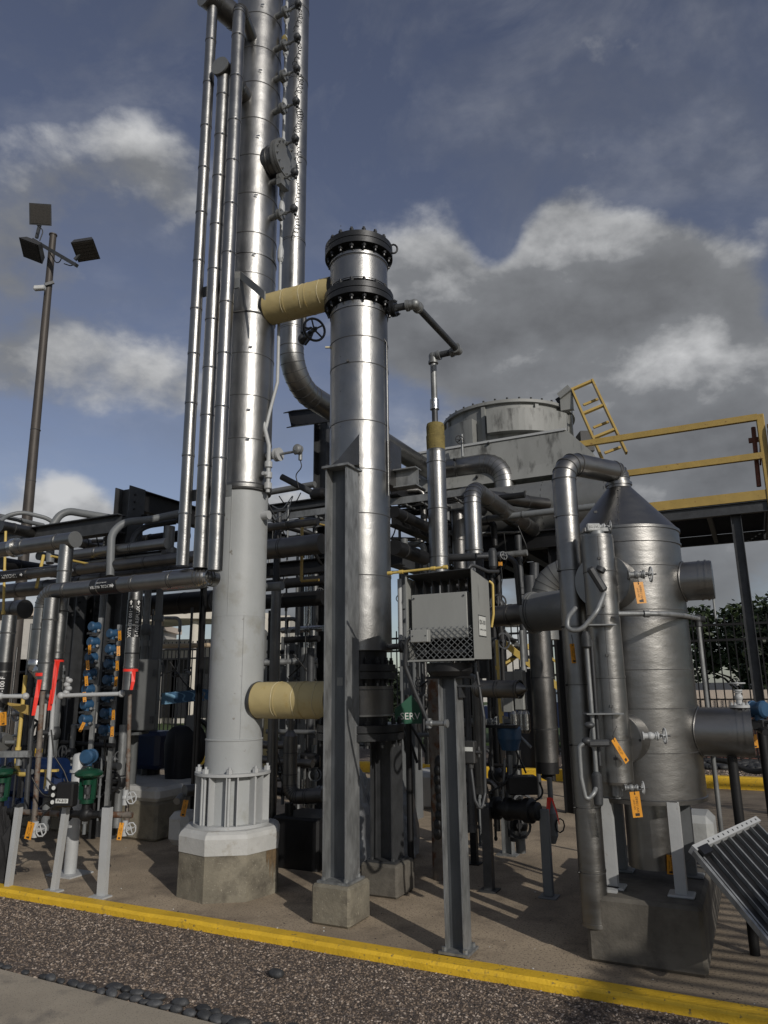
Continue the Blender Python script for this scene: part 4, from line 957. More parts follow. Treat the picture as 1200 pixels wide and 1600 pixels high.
def nozzle(yc, r, ln, name='side_nozzle', valve=False):
    c = V0 + UP * yc; mb = MB().m('stucco'); mb.cyl(c + D * .25, c + D * (VR + ln), r, n=56); mb.ring(c + D * (VR + ln - .03), D, r * .98, r + .006, .012, 56); mb.ring(c + D * (VR + ln - .07), D, r * .98, r + .004, .012, 56)
    mb.cyl(c + D * (VR + ln), c + D * (VR + ln + .008), r * .97, n=56)
    pts = []
    for k in range(49): # saddle bead where nozzle meets the shell
        th = 2 * math.pi * k / 48; yy = (r + .004) * math.cos(th); pts.append(c + NN * yy + UP * (r + .004) * math.sin(th) + D * (math.sqrt(max(0, VR ** 2 - yy ** 2)) + .004))
    mb.tube(pts, .006, 6); return mb.build(name, parent=vs_)
zn1, zn2 = zat(1080, 909, VY - .15), zat(1120, 1144, VY - .25)
nozzle(zn1, .132, .175); nozzle(zn2, .152, .30)
MB().m('galv').cyl(V0 + D * (VR + .17) + UP * (zn1 - .13), V0 + D * (VR + .17) + UP * (zn1 - .26), .007, n=8).build('drain_tube', parent=vs_)
c = V0 + D * (VR + .25) + UP * (zn2 + .155)
gv = gate_valve(c + UP * .06, UP, UP, .034, label='white painted gate valve with flat wheel standing on the lower right nozzle of the vessel')
mb = MB().m('white_paint'); mb.ring(c + UP * .004, UP, .02, .06, .016, 20); mb.bolts(c + UP * .012, UP, .045, 6, .008, .01); mb.build('saddle_flange', parent=gv)
q = V0 + D * (VR + .17) + UP * (ph_ * 0); mb = MB().m('black_steel'); mb.cyl(q + UP * (zn2 - .155), q + UP * .0, .03, n=12); tag(mb.build('prop_post'), 'dark prop post under the lower right nozzle of the vessel', 'post')
# level bridle: tall half round jacket in front of the vessel
gp = P(948, 1030, 4.60); gz0, gz1 = zat(968, 1224, 4.6), zat(930, 838, 4.6); gr = .098
lb = thing('level_bridle', (gp.x, gp.y, gz0), 'tall narrow silver jacketed level column clamped to the front of the right hand vessel', 'level gauge')
mb = MB().m('stucco'); mb.lathe((gp.x, gp.y, 0), [(gz0, .04), (gz0, gr), (gz0 + .015, gr + .003), (gz1 - .02, gr + .003), (gz1 - .018, gr), (gz1, gr), (gz1, .03)], n=56)
for y in (1155, 1060, 962, 895): mb.m('seam').ring((gp.x, gp.y, zat(950, y, 4.6)), UP, gr * .98, gr + .0045, .004, 48); mb.m('stucco').ring((gp.x, gp.y, zat(950, y, 4.6) + .009), UP, gr * .98, gr + .006, .013, 48)
sm = Vector((-.25, -.97, 0)).normalized(); mb.m('seam').box(Vector((gp.x, gp.y, (gz0 + gz1) / 2)) + sm * (gr + .001), .004, .006, gz1 - gz0 - .04)
for k in range(6): mb.m('seam').box(Vector((gp.x, gp.y, gz0 + .15 + k * .3)) + sm * (gr + .006), .02, .012, .014)
mb.build('jacket', parent=lb)
for (y, r, rr2) in ((913, .175, 0), (1152, .155, 0)):
    zc2 = zat(975, y, 4.8); a = Vector((gp.x, gp.y, zc2)); b = Vector((VX, VY, zc2)); d = (b - a).normalized(); mb = MB().m('stucco')
    mb.cyl(a + d * .03, a + d * .045, r, n=56); mb.cyl(a + d * .045, b - d * .2, r, r * .96, n=56); mb.m('jacket').ring(a + d * .04, d, r * .97, r + .004, .012, 56); mb.m('seam').ell(a + UP.cross(d) * -r * .97 + d * .03, .008, .008, .008); mb.build('insulation_cup', parent=lb)
mb = MB().m('galv'); q = Vector((gp.x, gp.y, gz0)); mb.cyl(q, q - UP * .07, .032, n=16); mb.cyl(q - UP * .07, q - UP * .085, .02, n=6, smooth=False); mb.build('drain_boss', parent=lb)
mb = MB().m('galv'); q = Vector((gp.x, gp.y, gz1)); mb.cyl(q, q + UP * .03, .05, n=20); mb.obox(q + UP * .04, (1, 0, 0), (0, 1, 0), UP, .17, .06, .03, .004); mb.build('top_fitting', parent=lb)
xr = Vector((1, -.12, 0)).normalized()
gate_valve(P(934, 824, 4.6), xr, xr, .030, 'white_paint', 'galv', 'small valve with masking tape on its body at the top of the level column')
mb = MB().m('wrap_white'); q = P(927, 824, 4.57); mb.obox(q, (1, 0, 0), (0, 1, 0), UP, .085, .03, .05, .006); text_mb(mb, 'SG LVL', q - Vector((-.0, .0152, 0)), (1, 0, 0), UP, .022, 'label_black', off=.0005); tag(mb.build('masking_tape'), 'strip of white masking tape with black handwriting on the top valve of the level column', 'tape')
gate_valve(P(994, 898, 4.50), xr, xr, .034, 'galv', 'white_paint', 'white wheeled valve halfway up the level column, above the hanging orange tag')
gate_valve(P(1016, 1150, 4.50), xr, xr, .032, 'white_paint', 'white_paint', 'white painted valve at the lower insulated cup of the level column')
gate_valve(P(986, 1231, 4.50), xr, xr, .026, 'galv', 'white_paint', 'small drain valve at the foot of the level column, above an orange tag')
tagplate(1000, 926, 4.46, 15, 34, RAD(3), 'orange tag hanging flat against the vessel below the middle valve of the level column')
tagplate(969, 1173, 4.44, 9, 42, RAD(33), 'orange tag hanging aslant from the level column near its foot')
tagplate(994, 1257, 4.44, 15, 38, RAD(4), 'orange tag hanging from the drain valve at the foot of the level column')
tagplate(1048, 1351, 4.95, 12, 28, RAD(-4), 'orange tag hanging behind the front right leg of the vessel')
tagplate(896, 1021, 4.74, 10, 30, RAD(2), 'orange tag stuck to the tall bent pipe left of the level column')
# lettering stencilled on the vessel
for k in range(4):
    q = P(1023 + k * 3.2, 1182, VY - VR + .01); mb = MB().m('sign_white')
    if k == 0: keep = mb
q = P(1028, 1180, VY - VR * .95); mb = MB().m('jacket_bright').obox(q, Vector((1, .25, 0)), UP, Vector((.25, -1, 0)), .055, .17, .002)
for k in range(4): text_mb(mb, ('V-105', 'SERIAL', 'WATER', 'STEAM')[k], q + Vector((-.018 + k * .012, -.002, 0)), UP, Vector((-1, -.25, 0)), .013, 'label_black', off=.001)
mb.build('data_plate', parent=vs_)
# conduit round the vessel front
cv = thing('conduit', P(1090, 968, 5.24) - UP * .8, 'grey conduit bowing round the front of the vessel and dropping down on its right', 'conduit')
mb = MB().m('galv'); mb.tube(fillet([P(966, 959, 4.45), P(1040, 959, 4.42), P(1070, 962, 4.7), P(1088, 966, 5.22)], .2), .016, 12); mb.cyl(P(1006, 959, 4.43), P(1014, 959, 4.43), .022, n=14); mb.build('level_run', parent=cv)
mb = MB().m('galv_dark'); q = P(1090, 968, 5.24); mb.ell(q, .035, .03, .035); mb.cyl(q - UP * .05, q + UP * .02, .026, n=12); mb.cyl(q, q + D * .05, .022, n=12); mb.build('elbow_fitting', parent=cv)
mb = MB().m('galv'); mb.cyl(q, Vector((q.x, q.y, .35)), .016, n=12); mb.build('drop', parent=cv)
# conduit left of the level column with its hoses
cl = thing('conduit', P(925, 1250, 4.5), 'grey conduit with fittings and hose loops running up between tall pipe and level column', 'conduit')
mb = MB().m('galv'); u0, u1 = P(912, 1000, 4.5), P(932, 1225, 4.5); u0.x = u1.x = (u0.x + u1.x) / 2 + .01; mb.cyl(u1, u0, .013, n=12); v0, v1 = u0 + Vector((.03, 0, -.0)), u1 + Vector((.03, .02, .1)); mb.m('galv_dark').cyl(v0, v1, .010, n=10); mb.build('upright', parent=cl)
mb = MB().m('galv_dark'); mb.lathe(u1, [(-.12, .02), (-.11, .026), (-.02, .03), (.05, .03), (.07, .016)], n=14); mb.build('conduit_body', parent=cl); mb = MB().m('galv_dark'); mb.lathe(u0, [(-.05, .02), (-.04, .03), (.02, .03), (.05, .018)], n=14); mb.build('conduit_body', parent=cl); mb = MB().m('galv_dark')
q = P(933, 905, 4.42); dd_ = (P(945, 925, 4.42) - P(920, 885, 4.42)).normalized(); mb.obox(q, dd_, Vector((0, 1, 0)), dd_.cross(Vector((0, 1, 0))), .17, .05, .045, .012); mb.cyl(P(940, 887, 4.45), P(937, 893, 4.45), .03, n=12); mb.build('conduit_body', parent=cl)
mb = MB().m('galv'); mb.tube(fillet([P(944, 927, 4.42), P(933, 955, 4.35), P(908, 985, 4.38), P(886, 985, 4.4), P(887, 965, 4.42), P(899, 950, 4.5)], .09, 7), .0145, 12); mb.build('hose_loop', parent=cl)
mb = MB().m('galv'); mb.tube(fillet([P(912, 1162, 4.45), P(905, 1166, 4.45), P(908, 1215, 4.45), P(916, 1252, 4.45), P(928, 1240, 4.45), P(931, 1232, 4.48)], .05, 6), .013, 12); mb.m('galv_dark').obox(P(935, 1161, 4.45), (1, 0, 0), (0, 1, 0), UP, .13, .045, .04, .01); mb.ell(P(917, 1158, 4.45), .03, .025, .022); mb.ell(P(921, 1133, 4.45), .032, .025, .02); mb.build('hose_loop', parent=cl)
mb = MB().m('grey_paint'); mb.obox(P(935, 977, 4.5), (1, 0, 0), (0, 1, 0), UP, .19, .10, .008); tag(mb.build('bracket_shelf'), 'upper flat shelf bracket sticking out from the level column', 'bracket', None)
mb = MB().m('grey_paint'); mb.obox(P(942, 1115, 4.5), (1, 0, 0), (0, 1, 0), UP, .22, .10, .008); tag(mb.build('bracket_shelf'), 'lower flat shelf bracket sticking out from the level column', 'bracket', None)
# tall bent pipe
tp = P(931, 1440, 4.82); tz0 = zat(931, 1446, 4.82); tz1 = zat(888, 722, 4.82); tr = .081
vt_ = Vector((VX, VY, tz1 + .0))
pts = [Vector((tp.x, tp.y, tz0)), Vector((tp.x, tp.y, tz1)), vt_, V0 + UP * (ztop_ + .02)]
mb = pipe_mb(pts, tr, 'stucco', bend=.13, seam=0, n=40, seg=4)
z = tz0 + .3
while z < tz1 - .12: mb.m('seam').ring((tp.x, tp.y, z), UP, tr * .98, tr + .001, .004, 40); mb.m('stucco').ring((tp.x, tp.y, z + .01), UP, tr * .98, tr + .003, .014, 40); mb.m('label_black').cyl(Vector((tp.x - tr * .9, tp.y - .02, z)), Vector((tp.x - tr - .014, tp.y - .025, z)), .006, n=8); z += .37
mb.m('stucco').ring((tp.x, tp.y, tz0 + .012), UP, .02, tr + .003, .02, 40)
mb.ring(V0 + UP * (ztop_ + .03), UP, tr * .9, tr + .014, .02, 40)
tag(mb.build('insulated_pipe', origin=pts[0]), 'tall front silver pipe that elbows over into the cone top of the right vessel', 'pipe')
mb = MB().m('white_paint'); q = G(958, 1400); mb.cyl(Z(952, 1392, 0), Z(952, 1392, 0) + UP * .5, .012, n=8); mb.gbox(Z(954, 1392, .36) + UP * .008, .09, .09, .016); tag(mb.build('pipe_prop'), 'slim pale prop standing behind the foot of the tall bent pipe', 'post')
# transmitter at the right edge
q = P(1184, 1108, 4.95)
transmitter(q, .055, (.45, -.9, 0), 'blue round transmitter at the right edge beside the lower nozzle')
mb = MB().m('black_steel'); mb.obox(P(1183, 1134, 4.95), D, NN, UP, .12, .06, .05, .006); mb.cyl(P(1190, 1140, 5.0), Vector((P(1190, 1140, 5.0).x, 5.0, 0)), .03, n=12); mb.cyl(V0 + D * (VR + .38) + UP * zn2, P(1186, 1140, 4.98), .02, n=10); tag(mb.build('instrument_stand'), 'dark post that carries the blue transmitter at the right edge', 'stand')
cable('hose', [P(1115, 1187, 6.2), P(1140, 1190, 6.1), P(1175, 1208, 6.0), P(1230, 1196, 5.8)], .022, 'wire', 'thick black hose sagging below the lower nozzle towards the right edge', 'hose', .5)
tagplate(1179, 1158, 4.85, 9, 20, RAD(2), 'pale tag on the dark stand below the blue transmitter', 'PT', group=None)
# wrapped pack on the block
q = Z(1088, 1330, ph_ + .0) ; q = Vector((q.x, q.y, ph_)); 
wp = thing('wrapped_pack', q, 'plastic wrapped white and blue pack lying behind the vessel legs on the block', 'package')
mb = MB().m('wrap_white'); c = q + NN * .16 + D * .02 + UP * .13; mb.gbox(c, .24, .42, .25, .05); mb.build('wrapping', parent=wp)
MB().m('deep_blue').gbox(c - D * .09 - NN * .02 + UP * .02, .10, .40, .235, .02).build('blue_side', parent=wp)
# ribbed metal sheet leaning on the block
A, B = P(1083, 1334, 4.35), P(1183, 1287, 4.75); Cc, E_ = P(1310, 1420, 4.35), P(1205, 1482, 3.95)
ls = thing('ribbed_panel', (A + Cc) / 2, 'dark ribbed metal panel with pale edge channel leaning right of the concrete block', 'panel')
ux, uy = (B - A), (E_ - A); nr = ux.cross(uy).normalized()
if nr.z < 0: nr = -nr
mb = MB().m('black_steel'); mb.prism([A, B, Cc, E_], -nr * .012); mb.build('sheet', parent=ls)
mb = MB().m('galv')
for k in range(9):
    f = .04 + k * .115; a = A.lerp(B, f) + nr * .012; b = E_.lerp(Cc, f) + nr * .012; mb.bar(a, b, .012 if k % 2 == 0 else .005, .022, side=ux)
mb.build('ribs', parent=ls)
mb = MB().m('white_paint'); mb.bar(A - uy.normalized() * .01 + nr * .01, B - uy.normalized() * .01 + nr * .01, .035, .05, side=uy.normalized())
for k in range(11): f = .2 + k * .075; mb.m('label_black').obox(A.lerp(B, f) - uy.normalized() * .01 + nr * .036, ux, uy, nr, .008, .012, .002)
mb.build('edge_channel', parent=ls)
mb = MB().m('galv'); mb.bar(A + nr * .01, E_ + nr * .01, .02, .03, side=ux.normalized()); mb.build('side_channel', parent=ls)
MB().m('label_black').obox(A + (B - A) * .09 + nr * .028 + uy.normalized() * .025, ux, uy, nr, .09, .05, .035).build('corner_block', parent=ls)
# unseen slatted canopy, added towards the sun to throw fine striped shade
cp = thing('unseen_shade_canopy', (4.7, 1.9, 0), 'slatted steel canopy on posts, added out of view to cast striped shade', 'canopy')
H_ = 3.3; off = Vector((SUN.x, SUN.y, 0)) / SUN.z * H_
def sg(s, t): return grid(s, t) + off + UP * H_
mb = MB().m('galv'); t_ = -.9
while t_ < 8.5:
    mb.obox((sg(1.25, t_) + sg(5.4, t_)) / 2, D, NN, UP, 4.15, .075, .02); t_ += .155
mb.build('slats', parent=cp)
mb = MB().m('galv')
for s_ in (1.3, 3.3, 5.35): mb.bar(sg(s_, -.9) - UP * .06, sg(s_, 8.5) - UP * .06, .05, .08)
for s_ in (3.3, 5.35):
    for t_ in (-.8, 3.8): q = sg(s_, t_); mb.cyl(Vector((q.x, q.y, -.15)), q - UP * .1, .04, n=10)
mb.build('frame', parent=cp)
# ================================================================== CONDENSER with fan housing, drum and frame
def Pz(px, py, z): return Z(px, py, z)
FC_ = P(793, 650, 12.0); FXc = Vector((FC_.x, FC_.y, 0)); fz0, fz1 = zat(793, 700, 11.0), zat(793, 628, 11.0)
cn = thing('condenser', FXc + UP * 3.4, 'grey weathered condenser with round bolted fan housing on a sloping plenum box', 'condenser')
Rf = 1.08
mb = MB().m('housing_paint'); mb.lathe(FXc, [(fz0 - .2, Rf), (fz1 - .05, Rf), (fz1 - .05, Rf + .06), (fz1, Rf + .06), (fz1, Rf - .05), (fz1 - .3, Rf - .05)], n=72, caps=False)
for k in range(36): a_ = 2 * math.pi * k / 36; mb.m('black_steel').cyl(FXc + Vector((math.cos(a_) * (Rf + .03), math.sin(a_) * (Rf + .03), fz1 - .01)), FXc + Vector((math.cos(a_) * (Rf + .03), math.sin(a_) * (Rf + .03), fz1 + .035)), .018, n=6)
mb.m('housing_paint')
for k in range(8): a_ = 2 * math.pi * (k + .32) / 8; dr = Vector((math.cos(a_), math.sin(a_), 0)); mb.obox(FXc + dr * (Rf + .025) + UP * (fz0 + fz1 - .25) / 2, dr, UP.cross(dr), UP, .05, .06, fz1 - fz0 + .1)
mb.build('fan_housing', parent=cn)
def arcplate(a0, a1, z0, z1, r0, r1, m='housing_paint'):
    mb = MB().m(m); n = 14; rows = []
    for i in range(n + 1):
        a_ = a0 + (a1 - a0) * i / n; dr = Vector((math.cos(a_), math.sin(a_), 0)); rows.append([FXc + dr * r0 + UP * z0, FXc + dr * r1 + UP * z0, FXc + dr * r1 + UP * z1, FXc + dr * r0 + UP * z1])
    vs = sum(rows, []); fs = [(i * 4 + k, i * 4 + (k + 1) % 4, i * 4 + 4 + (k + 1) % 4, i * 4 + 4 + k) for i in range(n) for k in range(4)] + [(3, 2, 1, 0), tuple(n * 4 + k for k in range(4))]
    return mb.add(vs, fs)
hh_ = fz1 - fz0
arcplate(RAD(-116), RAD(-50), fz0 + hh_ * .28, fz1 - hh_ * .24, Rf, Rf + .15).build('air_inlet_cover', parent=cn)
arcplate(RAD(-168), RAD(-128), fz0 + hh_ * .0, fz1 - hh_ * .34, Rf, Rf + .15).build('air_inlet_cover', parent=cn)
mb = MB().m('black_steel'); mb.box(FXc + Vector((Rf + .16, -.3, fz0 + .3)), .22, .3, .35); mb.build('motor_box', parent=cn)
# plenum: a flat sided hood widening downwards
pz1 = fz0 + .06; a0 = Pz(702, 704, pz1); a1 = Pz(868, 668, pz1)
pz0 = 4.62; b0_ = Pz(648, 768, pz0)
cD = FXc.dot(D); cN = FXc.dot(NN)
def gp_(sd, sn, z): return D * (cD + sd) + NN * (cN + sn) + UP * z
w1, w0 = 1.25, 1.75
T = [gp_(-w1, -w1, pz1), gp_(w1, -w1, pz1), gp_(w1, w1, pz1), gp_(-w1, w1, pz1)]
Bq = [gp_(-w0, -w1 - .12, pz0), gp_(w1 + .38, -w1 - .12, pz0), gp_(w1 + .38, w0, pz0), gp_(-w0, w0, pz0)]
M_ = [gp_(w1 + .38, -w1 - .05, pz1 - .45), gp_(w1 + .38, w1, pz1 - .45)]
mb = MB().m('housing_paint'); mb.add(T + Bq + M_, [(0, 1, 2, 3), (0, 4, 5, 8, 1), (1, 8, 9, 2), (8, 5, 6, 9), (2, 9, 6, 7, 3), (3, 7, 4, 0), (7, 6, 5, 4)])
for (px, py) in ((763, 693), (820, 730), (865, 680), (880, 700), (710, 718), (655, 750), (745, 745)): q = P(px, py, 10.85); mb.m('galv_dark').ell(q, .025, .06, .025, 8, 6)
mb.m('white_paint').bar(T[0] - NN * .01, T[1] - NN * .01, .035, .035, side=UP)
mb.build('plenum', parent=cn)
mb = MB().m('galv'); q = P(722, 690, 10.8); mb.cyl(q - UP * .25, q + UP * .12, .02, n=8)
mb.build('drain_spout', parent=cn); handwheel('handwheel', q - NN * .1, (.3, -.9, .1), .07, 'black_steel', cn, 4)
# horizontal drum
dA, dB = P(700, 790, 10.9), P(968, 784, 9.65); dz = 4.06; dA.z = dB.z = dz; dC = (dA + dB) / 2; ld = (dB - dA).length
dA, dB = dC - D * ld / 2, dC + D * ld / 2; dr_ = .40
drm = thing('horizontal_drum', dC - UP * dr_, 'long silver clad drum lying level below the condenser plenum', 'drum')
mb = MB().m('silver_paint'); mb.lathe(dA, [(-.14, .10), (-.08, .28), (0, dr_), (ld, dr_)], D, 72); seams(mb, [dA, dB], dr_, .42, th=.004, w_=.008); 
for k in range(4): mb.m('seam').ell(dA + D * (.5 + k * .42) - NN * dr_ * .86 + UP * dr_ * .5, .022, .022, .022, 8, 6)
mb.build('drum_shell', parent=drm)
mb = MB().m('blue_paint'); mb.cyl(dB, dB + D * .05, dr_ + .03, n=56); mb.m('silver_paint').lathe(dB + D * .05, [(0, dr_ + .02), (.02, dr_ + .02), (.05, dr_ * .9), (.09, .1)], D, 56); mb.build('end_cover', parent=drm)
# steel frame below
fz = dz - dr_ - .12
fr = thing('support_structure', dC - UP * 3, 'dark steel frame and legs under the horizontal drum', 'frame')
mb = MB().m('black_steel')
mb.ibeam(dA - NN * .35 - D * .3 + UP * (fz - dz), dB - NN * .35 - D * .55 + UP * (fz - dz), UP, .24, .16); mb.build('front_beam', parent=fr)
mb = MB().m('black_steel'); mb.ibeam(dA + NN * 2.2 - D * .3 + UP * (fz - dz), dB + NN * 2.2 - D * .3 + UP * (fz - dz), UP, .24, .16); mb.build('rear_beam', parent=fr)
for k in range(4):
    c = dA + D * (.05 + k * (ld - .8) / 3); mb = MB().m('black_steel'); mb.ibeam(c - NN * .28 + UP * (fz - dz - .03), c + NN * 2.15 + UP * (fz - dz - .03), UP, .22, .14); mb.build('cross_beam', parent=fr)
mb = MB().m('black_steel'); mb.prism([dA - NN * .3 + UP * (fz - dz + .14), dB - D * .6 - NN * .3 + UP * (fz - dz + .14), dB - D * .6 + NN * 2.2 + UP * (fz - dz + .14), dA + NN * 2.2 + UP * (fz - dz + .14)], UP * .02); mb.build('deck_plate', parent=fr)
for f in (.2, .75): c = dA + D * ld * f; mb = MB().m('rust'); mb.gbox(c - UP * (dr_ + .0) , .16, .75, .30); mb.build('saddle', parent=fr)
for (s_, n_) in ((-.1, -.3), (ld - .9, -.3), (-.1, 2.1), (ld - .4, 2.1)):
    c = dA + D * s_ + NN * n_; mb = MB().m('black_steel'); mb.ibeam(Vector((c.x, c.y, 0)), c + UP * (fz - dz - .12), D, .12, .12); mb.build('leg', parent=fr)
# second row of tall pipes below the drum
def vpipe(px0, py0, px1, py1, Y, hw, label, m='jacket', far=None, name='insulated_pipe', ybase=None):
    a = P(px1, py1, Y); top = zat(px0, py0, Y); p = Vector((a.x, a.y, max(a.z, .05))); pts = [p, Vector((a.x, a.y, top))]
    if far: pts += far(pts[1])
    r = rp(hw, pts[1] if not far else a.lerp(pts[1], .5)); return pipe(name, label, 'pipe', pts, r, m, bend=r * 1.9, seam=.5), pts
vpipe(727, 762, 745, 960, 7.6, 14, 'silver pipe behind the heater box that bends over and runs away to the drum', far=lambda t: [t + NN * 3.0 + D * .0])
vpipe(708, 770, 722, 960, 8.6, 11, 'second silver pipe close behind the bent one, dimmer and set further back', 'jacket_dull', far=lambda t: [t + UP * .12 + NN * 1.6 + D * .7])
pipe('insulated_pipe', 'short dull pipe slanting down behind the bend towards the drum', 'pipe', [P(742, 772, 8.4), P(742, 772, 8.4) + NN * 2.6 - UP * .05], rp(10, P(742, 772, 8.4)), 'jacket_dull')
pipe('conduit', 'long level grey conduit crossing below the horizontal drum', 'conduit', [P(742, 813, 8.9), P(742, 813, 8.9) + D * 1.9], .04, 'grey_paint', seam=.45)
mb = MB().m('galv_dark')
for k, (px, py) in enumerate(((740, 790), (752, 782), (765, 775))): q = P(px, py, 9.9); mb.cyl(q, q - D * .3 - UP * .2, .2 - .03 * k, n=24)
tag(mb.build('drum_nozzle'), 'cluster of round nozzle caps on the left end of the horizontal drum', 'nozzle')
# dark column of pipework between heater and vessel
steel = P(716, 860, 7.9)
def hcol(px, py0, py1, Y, hw, label, m='black_steel', name='steel_column', cat='steel column'):
    q = P(px, py1, Y); z1 = zat(px, py0, Y); z0 = max(0, q.z); s = rp(hw, q) * 2; mb = MB().m(m); mb.ibeam(Vector((q.x, q.y, z0)), Vector((q.x, q.y, z1)), D, s, s); return tag(mb.build(name), label, cat)
# big level pipe and flanged pot going behind the tall bent pipe
a = P(775, 963, 6.7); b = P(842, 958, 6.35)
lp = thing('level_pipe', a, 'dark level pipe with a wide flanged pot running right behind the tall bent pipe', 'pipe')
dx = (Vector((b.x, b.y, a.z)) - a).normalized()
mb = pipe_mb([a - dx * .25, a + dx * .42], rp(16, a), 'jacket_dull', seam=.24, n=32); mb.build('narrow_run', parent=lp)
mb = MB().m('silver_paint'); s_ = a + dx * .40; r_ = rp(30, b); mb.cyl(s_, s_ + dx * .75, r_, n=48); mb.ring(s_ + dx * .02, dx, r_ * .9, r_ + .015, .03, 48); mb.ring(s_ + dx * .05, dx, r_ * .9, r_ + .008, .012, 48); mb.m('seam').obox(s_ + dx * .4 - Vector((-dx.y, dx.x, 0)) * (-r_ * 1.0), dx, UP, Vector((-dx.y, dx.x, 0)), .7, .004, .004); mb.build('wide_pot', parent=lp)
# gored double elbow above it
q = P(848, 905, 7.4); z1 = zat(860, 895, 7.4)
pipe('insulated_pipe', 'gored silver elbow turning right just above the wide flanged pot', 'pipe', [Vector((q.x, q.y, zat(848, 1000, 7.4))), Vector((q.x, q.y, z1)), Vector((q.x, q.y, z1)) + D * 1.2], .125, 'silver_paint', bend=.26, seam=0)
q = P(829, 925, 7.9); mb = MB().m('galv_dark'); mb.cyl(Vector((q.x, q.y, zat(829, 960, 7.9))), Vector((q.x, q.y, zat(829, 900, 7.9))), .07, n=20); mb.cyl(P(835, 880, 7.9), P(835, 905, 7.9), .05, n=16); tag(mb.build('pipe_stub'), 'short dark upright pipe stub just left of the gored elbow', 'pipe')
# dull vertical pipe with black end
q = P(855, 1190, 6.9); q2 = zat(840, 985, 6.9)
dp = thing('insulated_pipe', q, 'dull silver vertical pipe with a black lower end in the middle of the yard', 'pipe')
mb = MB().m('jacket_dull'); r_ = rp(18, q); mb.cyl(Vector((q.x, q.y, q.z)), Vector((q.x, q.y, q2)), r_, n=36); seams(mb, [q, Vector((q.x, q.y, q2))], r_, .45); mb.build('jacket', parent=dp)
mb = MB().m('black_steel'); mb.cyl(q - UP * .10, q + UP * .01, r_ * .97, n=36); mb.cyl(q - UP * .15 - D * .02, q - UP * .1, .05, n=16); mb.cyl(q - UP * .16 + D * .04, q - UP * .1 + D * .04, .03, n=12); mb.build('open_end', parent=dp)
mb = MB().m('grey_paint'); g_ = G(858, 1402); mb.gbox(g_ + UP * .006, .14, .14, .012, .003); zt2 = zat(850, 1262, g_.y); mb.obox(g_ + UP * (zt2 / 2), D, NN, UP, .075, .05, zt2 - .02, .006); tag(mb.build('pipe_support'), 'pale grey square post with red tape beside it, standing alone on the concrete', 'post')
g2 = G(866, 1395)
mb = MB().m('grey_paint'); c = P(861, 1215, 6.35); e = P(866, 1340, 6.35); mb.cyl(Vector((e.x, e.y, c.z)), Vector((e.x, e.y, zat(866, 1262, 6.35))), .022, n=12); mb.lathe(Vector((e.x, e.y, 0)), [(zat(866, 1318, 6.35), .02), (zat(866, 1305, 6.35), .045), (zat(866, 1270, 6.35), .045), (zat(866, 1262, 6.35), .025)], n=16); mb.m('black_steel').tube([P(875 + 7 * math.cos(t / 8 * 6.283), 1290 + 11 * math.sin(t / 8 * 6.283), 6.3) for t in range(8)], .006, 6, closed=True)
tag(mb.build('drain_valve'), 'grey drain valve with a small black ring handle beside the red tape', 'valve')
def tape(pts_px, Y, w_, label, band=None):
    root_p = P(*pts_px[0], Y); mb = MB().m('red_tape'); vs = []
    for i, (x, y) in enumerate(pts_px):
        c = P(x, y, Y - .004 * i); ww = rp(w_ * (1 - .35 * i / len(pts_px)) / 2, c); t = Vector((math.cos(i * .7) * .9 + .3, math.sin(i * .9) * .5, 0)).normalized(); vs += [c - t * ww, c + t * ww]
    n = len(pts_px); mb.add([v + Vector((0, .0015, 0)) for v in vs] + vs, [(2 * i, 2 * i + 1, 2 * i + 3, 2 * i + 2) for i in range(n - 1)] + [(2 * n + 2 * i, 2 * n + 2 * i + 2, 2 * n + 2 * i + 3, 2 * n + 2 * i + 1) for i in range(n - 1)] + [(2 * i, 2 * i + 2, 2 * n + 2 * i + 2, 2 * n + 2 * i) for i in range(n - 1)] + [(2 * i + 1, 2 * n + 2 * i + 1, 2 * n + 2 * i + 3, 2 * i + 3) for i in range(n - 1)])
    if band: c, r = band; mb.ring(c, UP, r * .98, r + .003, .028, 28)
    return tag(mb.build('red_tape'), label, 'tape', 'red ribbons tied to pipes')
tape([(858, 1246), (856, 1270), (858, 1300), (861, 1335)], 6.2, 7, 'long red ribbon hanging beside the pale grey post in the middle of the yard')
tape([(862, 1247), (870, 1270), (874, 1288)], 6.2, 3, 'thin red ribbon tied to the grey drain valve with a ring handle')
# motorised valve with blue head, black box, flanged valve body
q = P(795, 1145, 6.3)
av = thing('control_valve', P(800, 1270, 6.3), 'dark valve with blue head and black actuator box in shade right of the heater post', 'valve')
mb = MB().m('blue_paint'); mb.lathe(P(797, 1172, 6.3), [(0, .07), (.05, .085), (.09, .10), (.17, .10), (.20, .085)], n=24); mb.build('blue_head', parent=av)
mb = MB().m('black_steel'); mb.gbox(P(778, 1135, 6.3), .34, .12, .022); mb.build('top_plate', parent=av); mb = MB().m('black_steel'); mb.obox(P(815, 1226, 6.25), (1, 0, 0), (0, 1, 0), UP, .24, .16, .14, .01); mb.build('actuator_box', parent=av)
mb = MB().m('black_steel'); a, b = P(770, 1262, 6.4), P(843, 1268, 6.1); d = (b - a).normalized(); Lg = (b - a).length
mb.lathe(a, [(0, .05), (.02, .09), (.06, .09), (.07, .06), (.13, .06), (.14, .09), (.18, .09), (.2, .075), (Lg * .7, .075), (Lg * .72, .095), (Lg * .85, .095), (Lg * .87, .07), (Lg * .97, .07), (Lg, .05)], d, 24); mb.build('valve_body', parent=av)
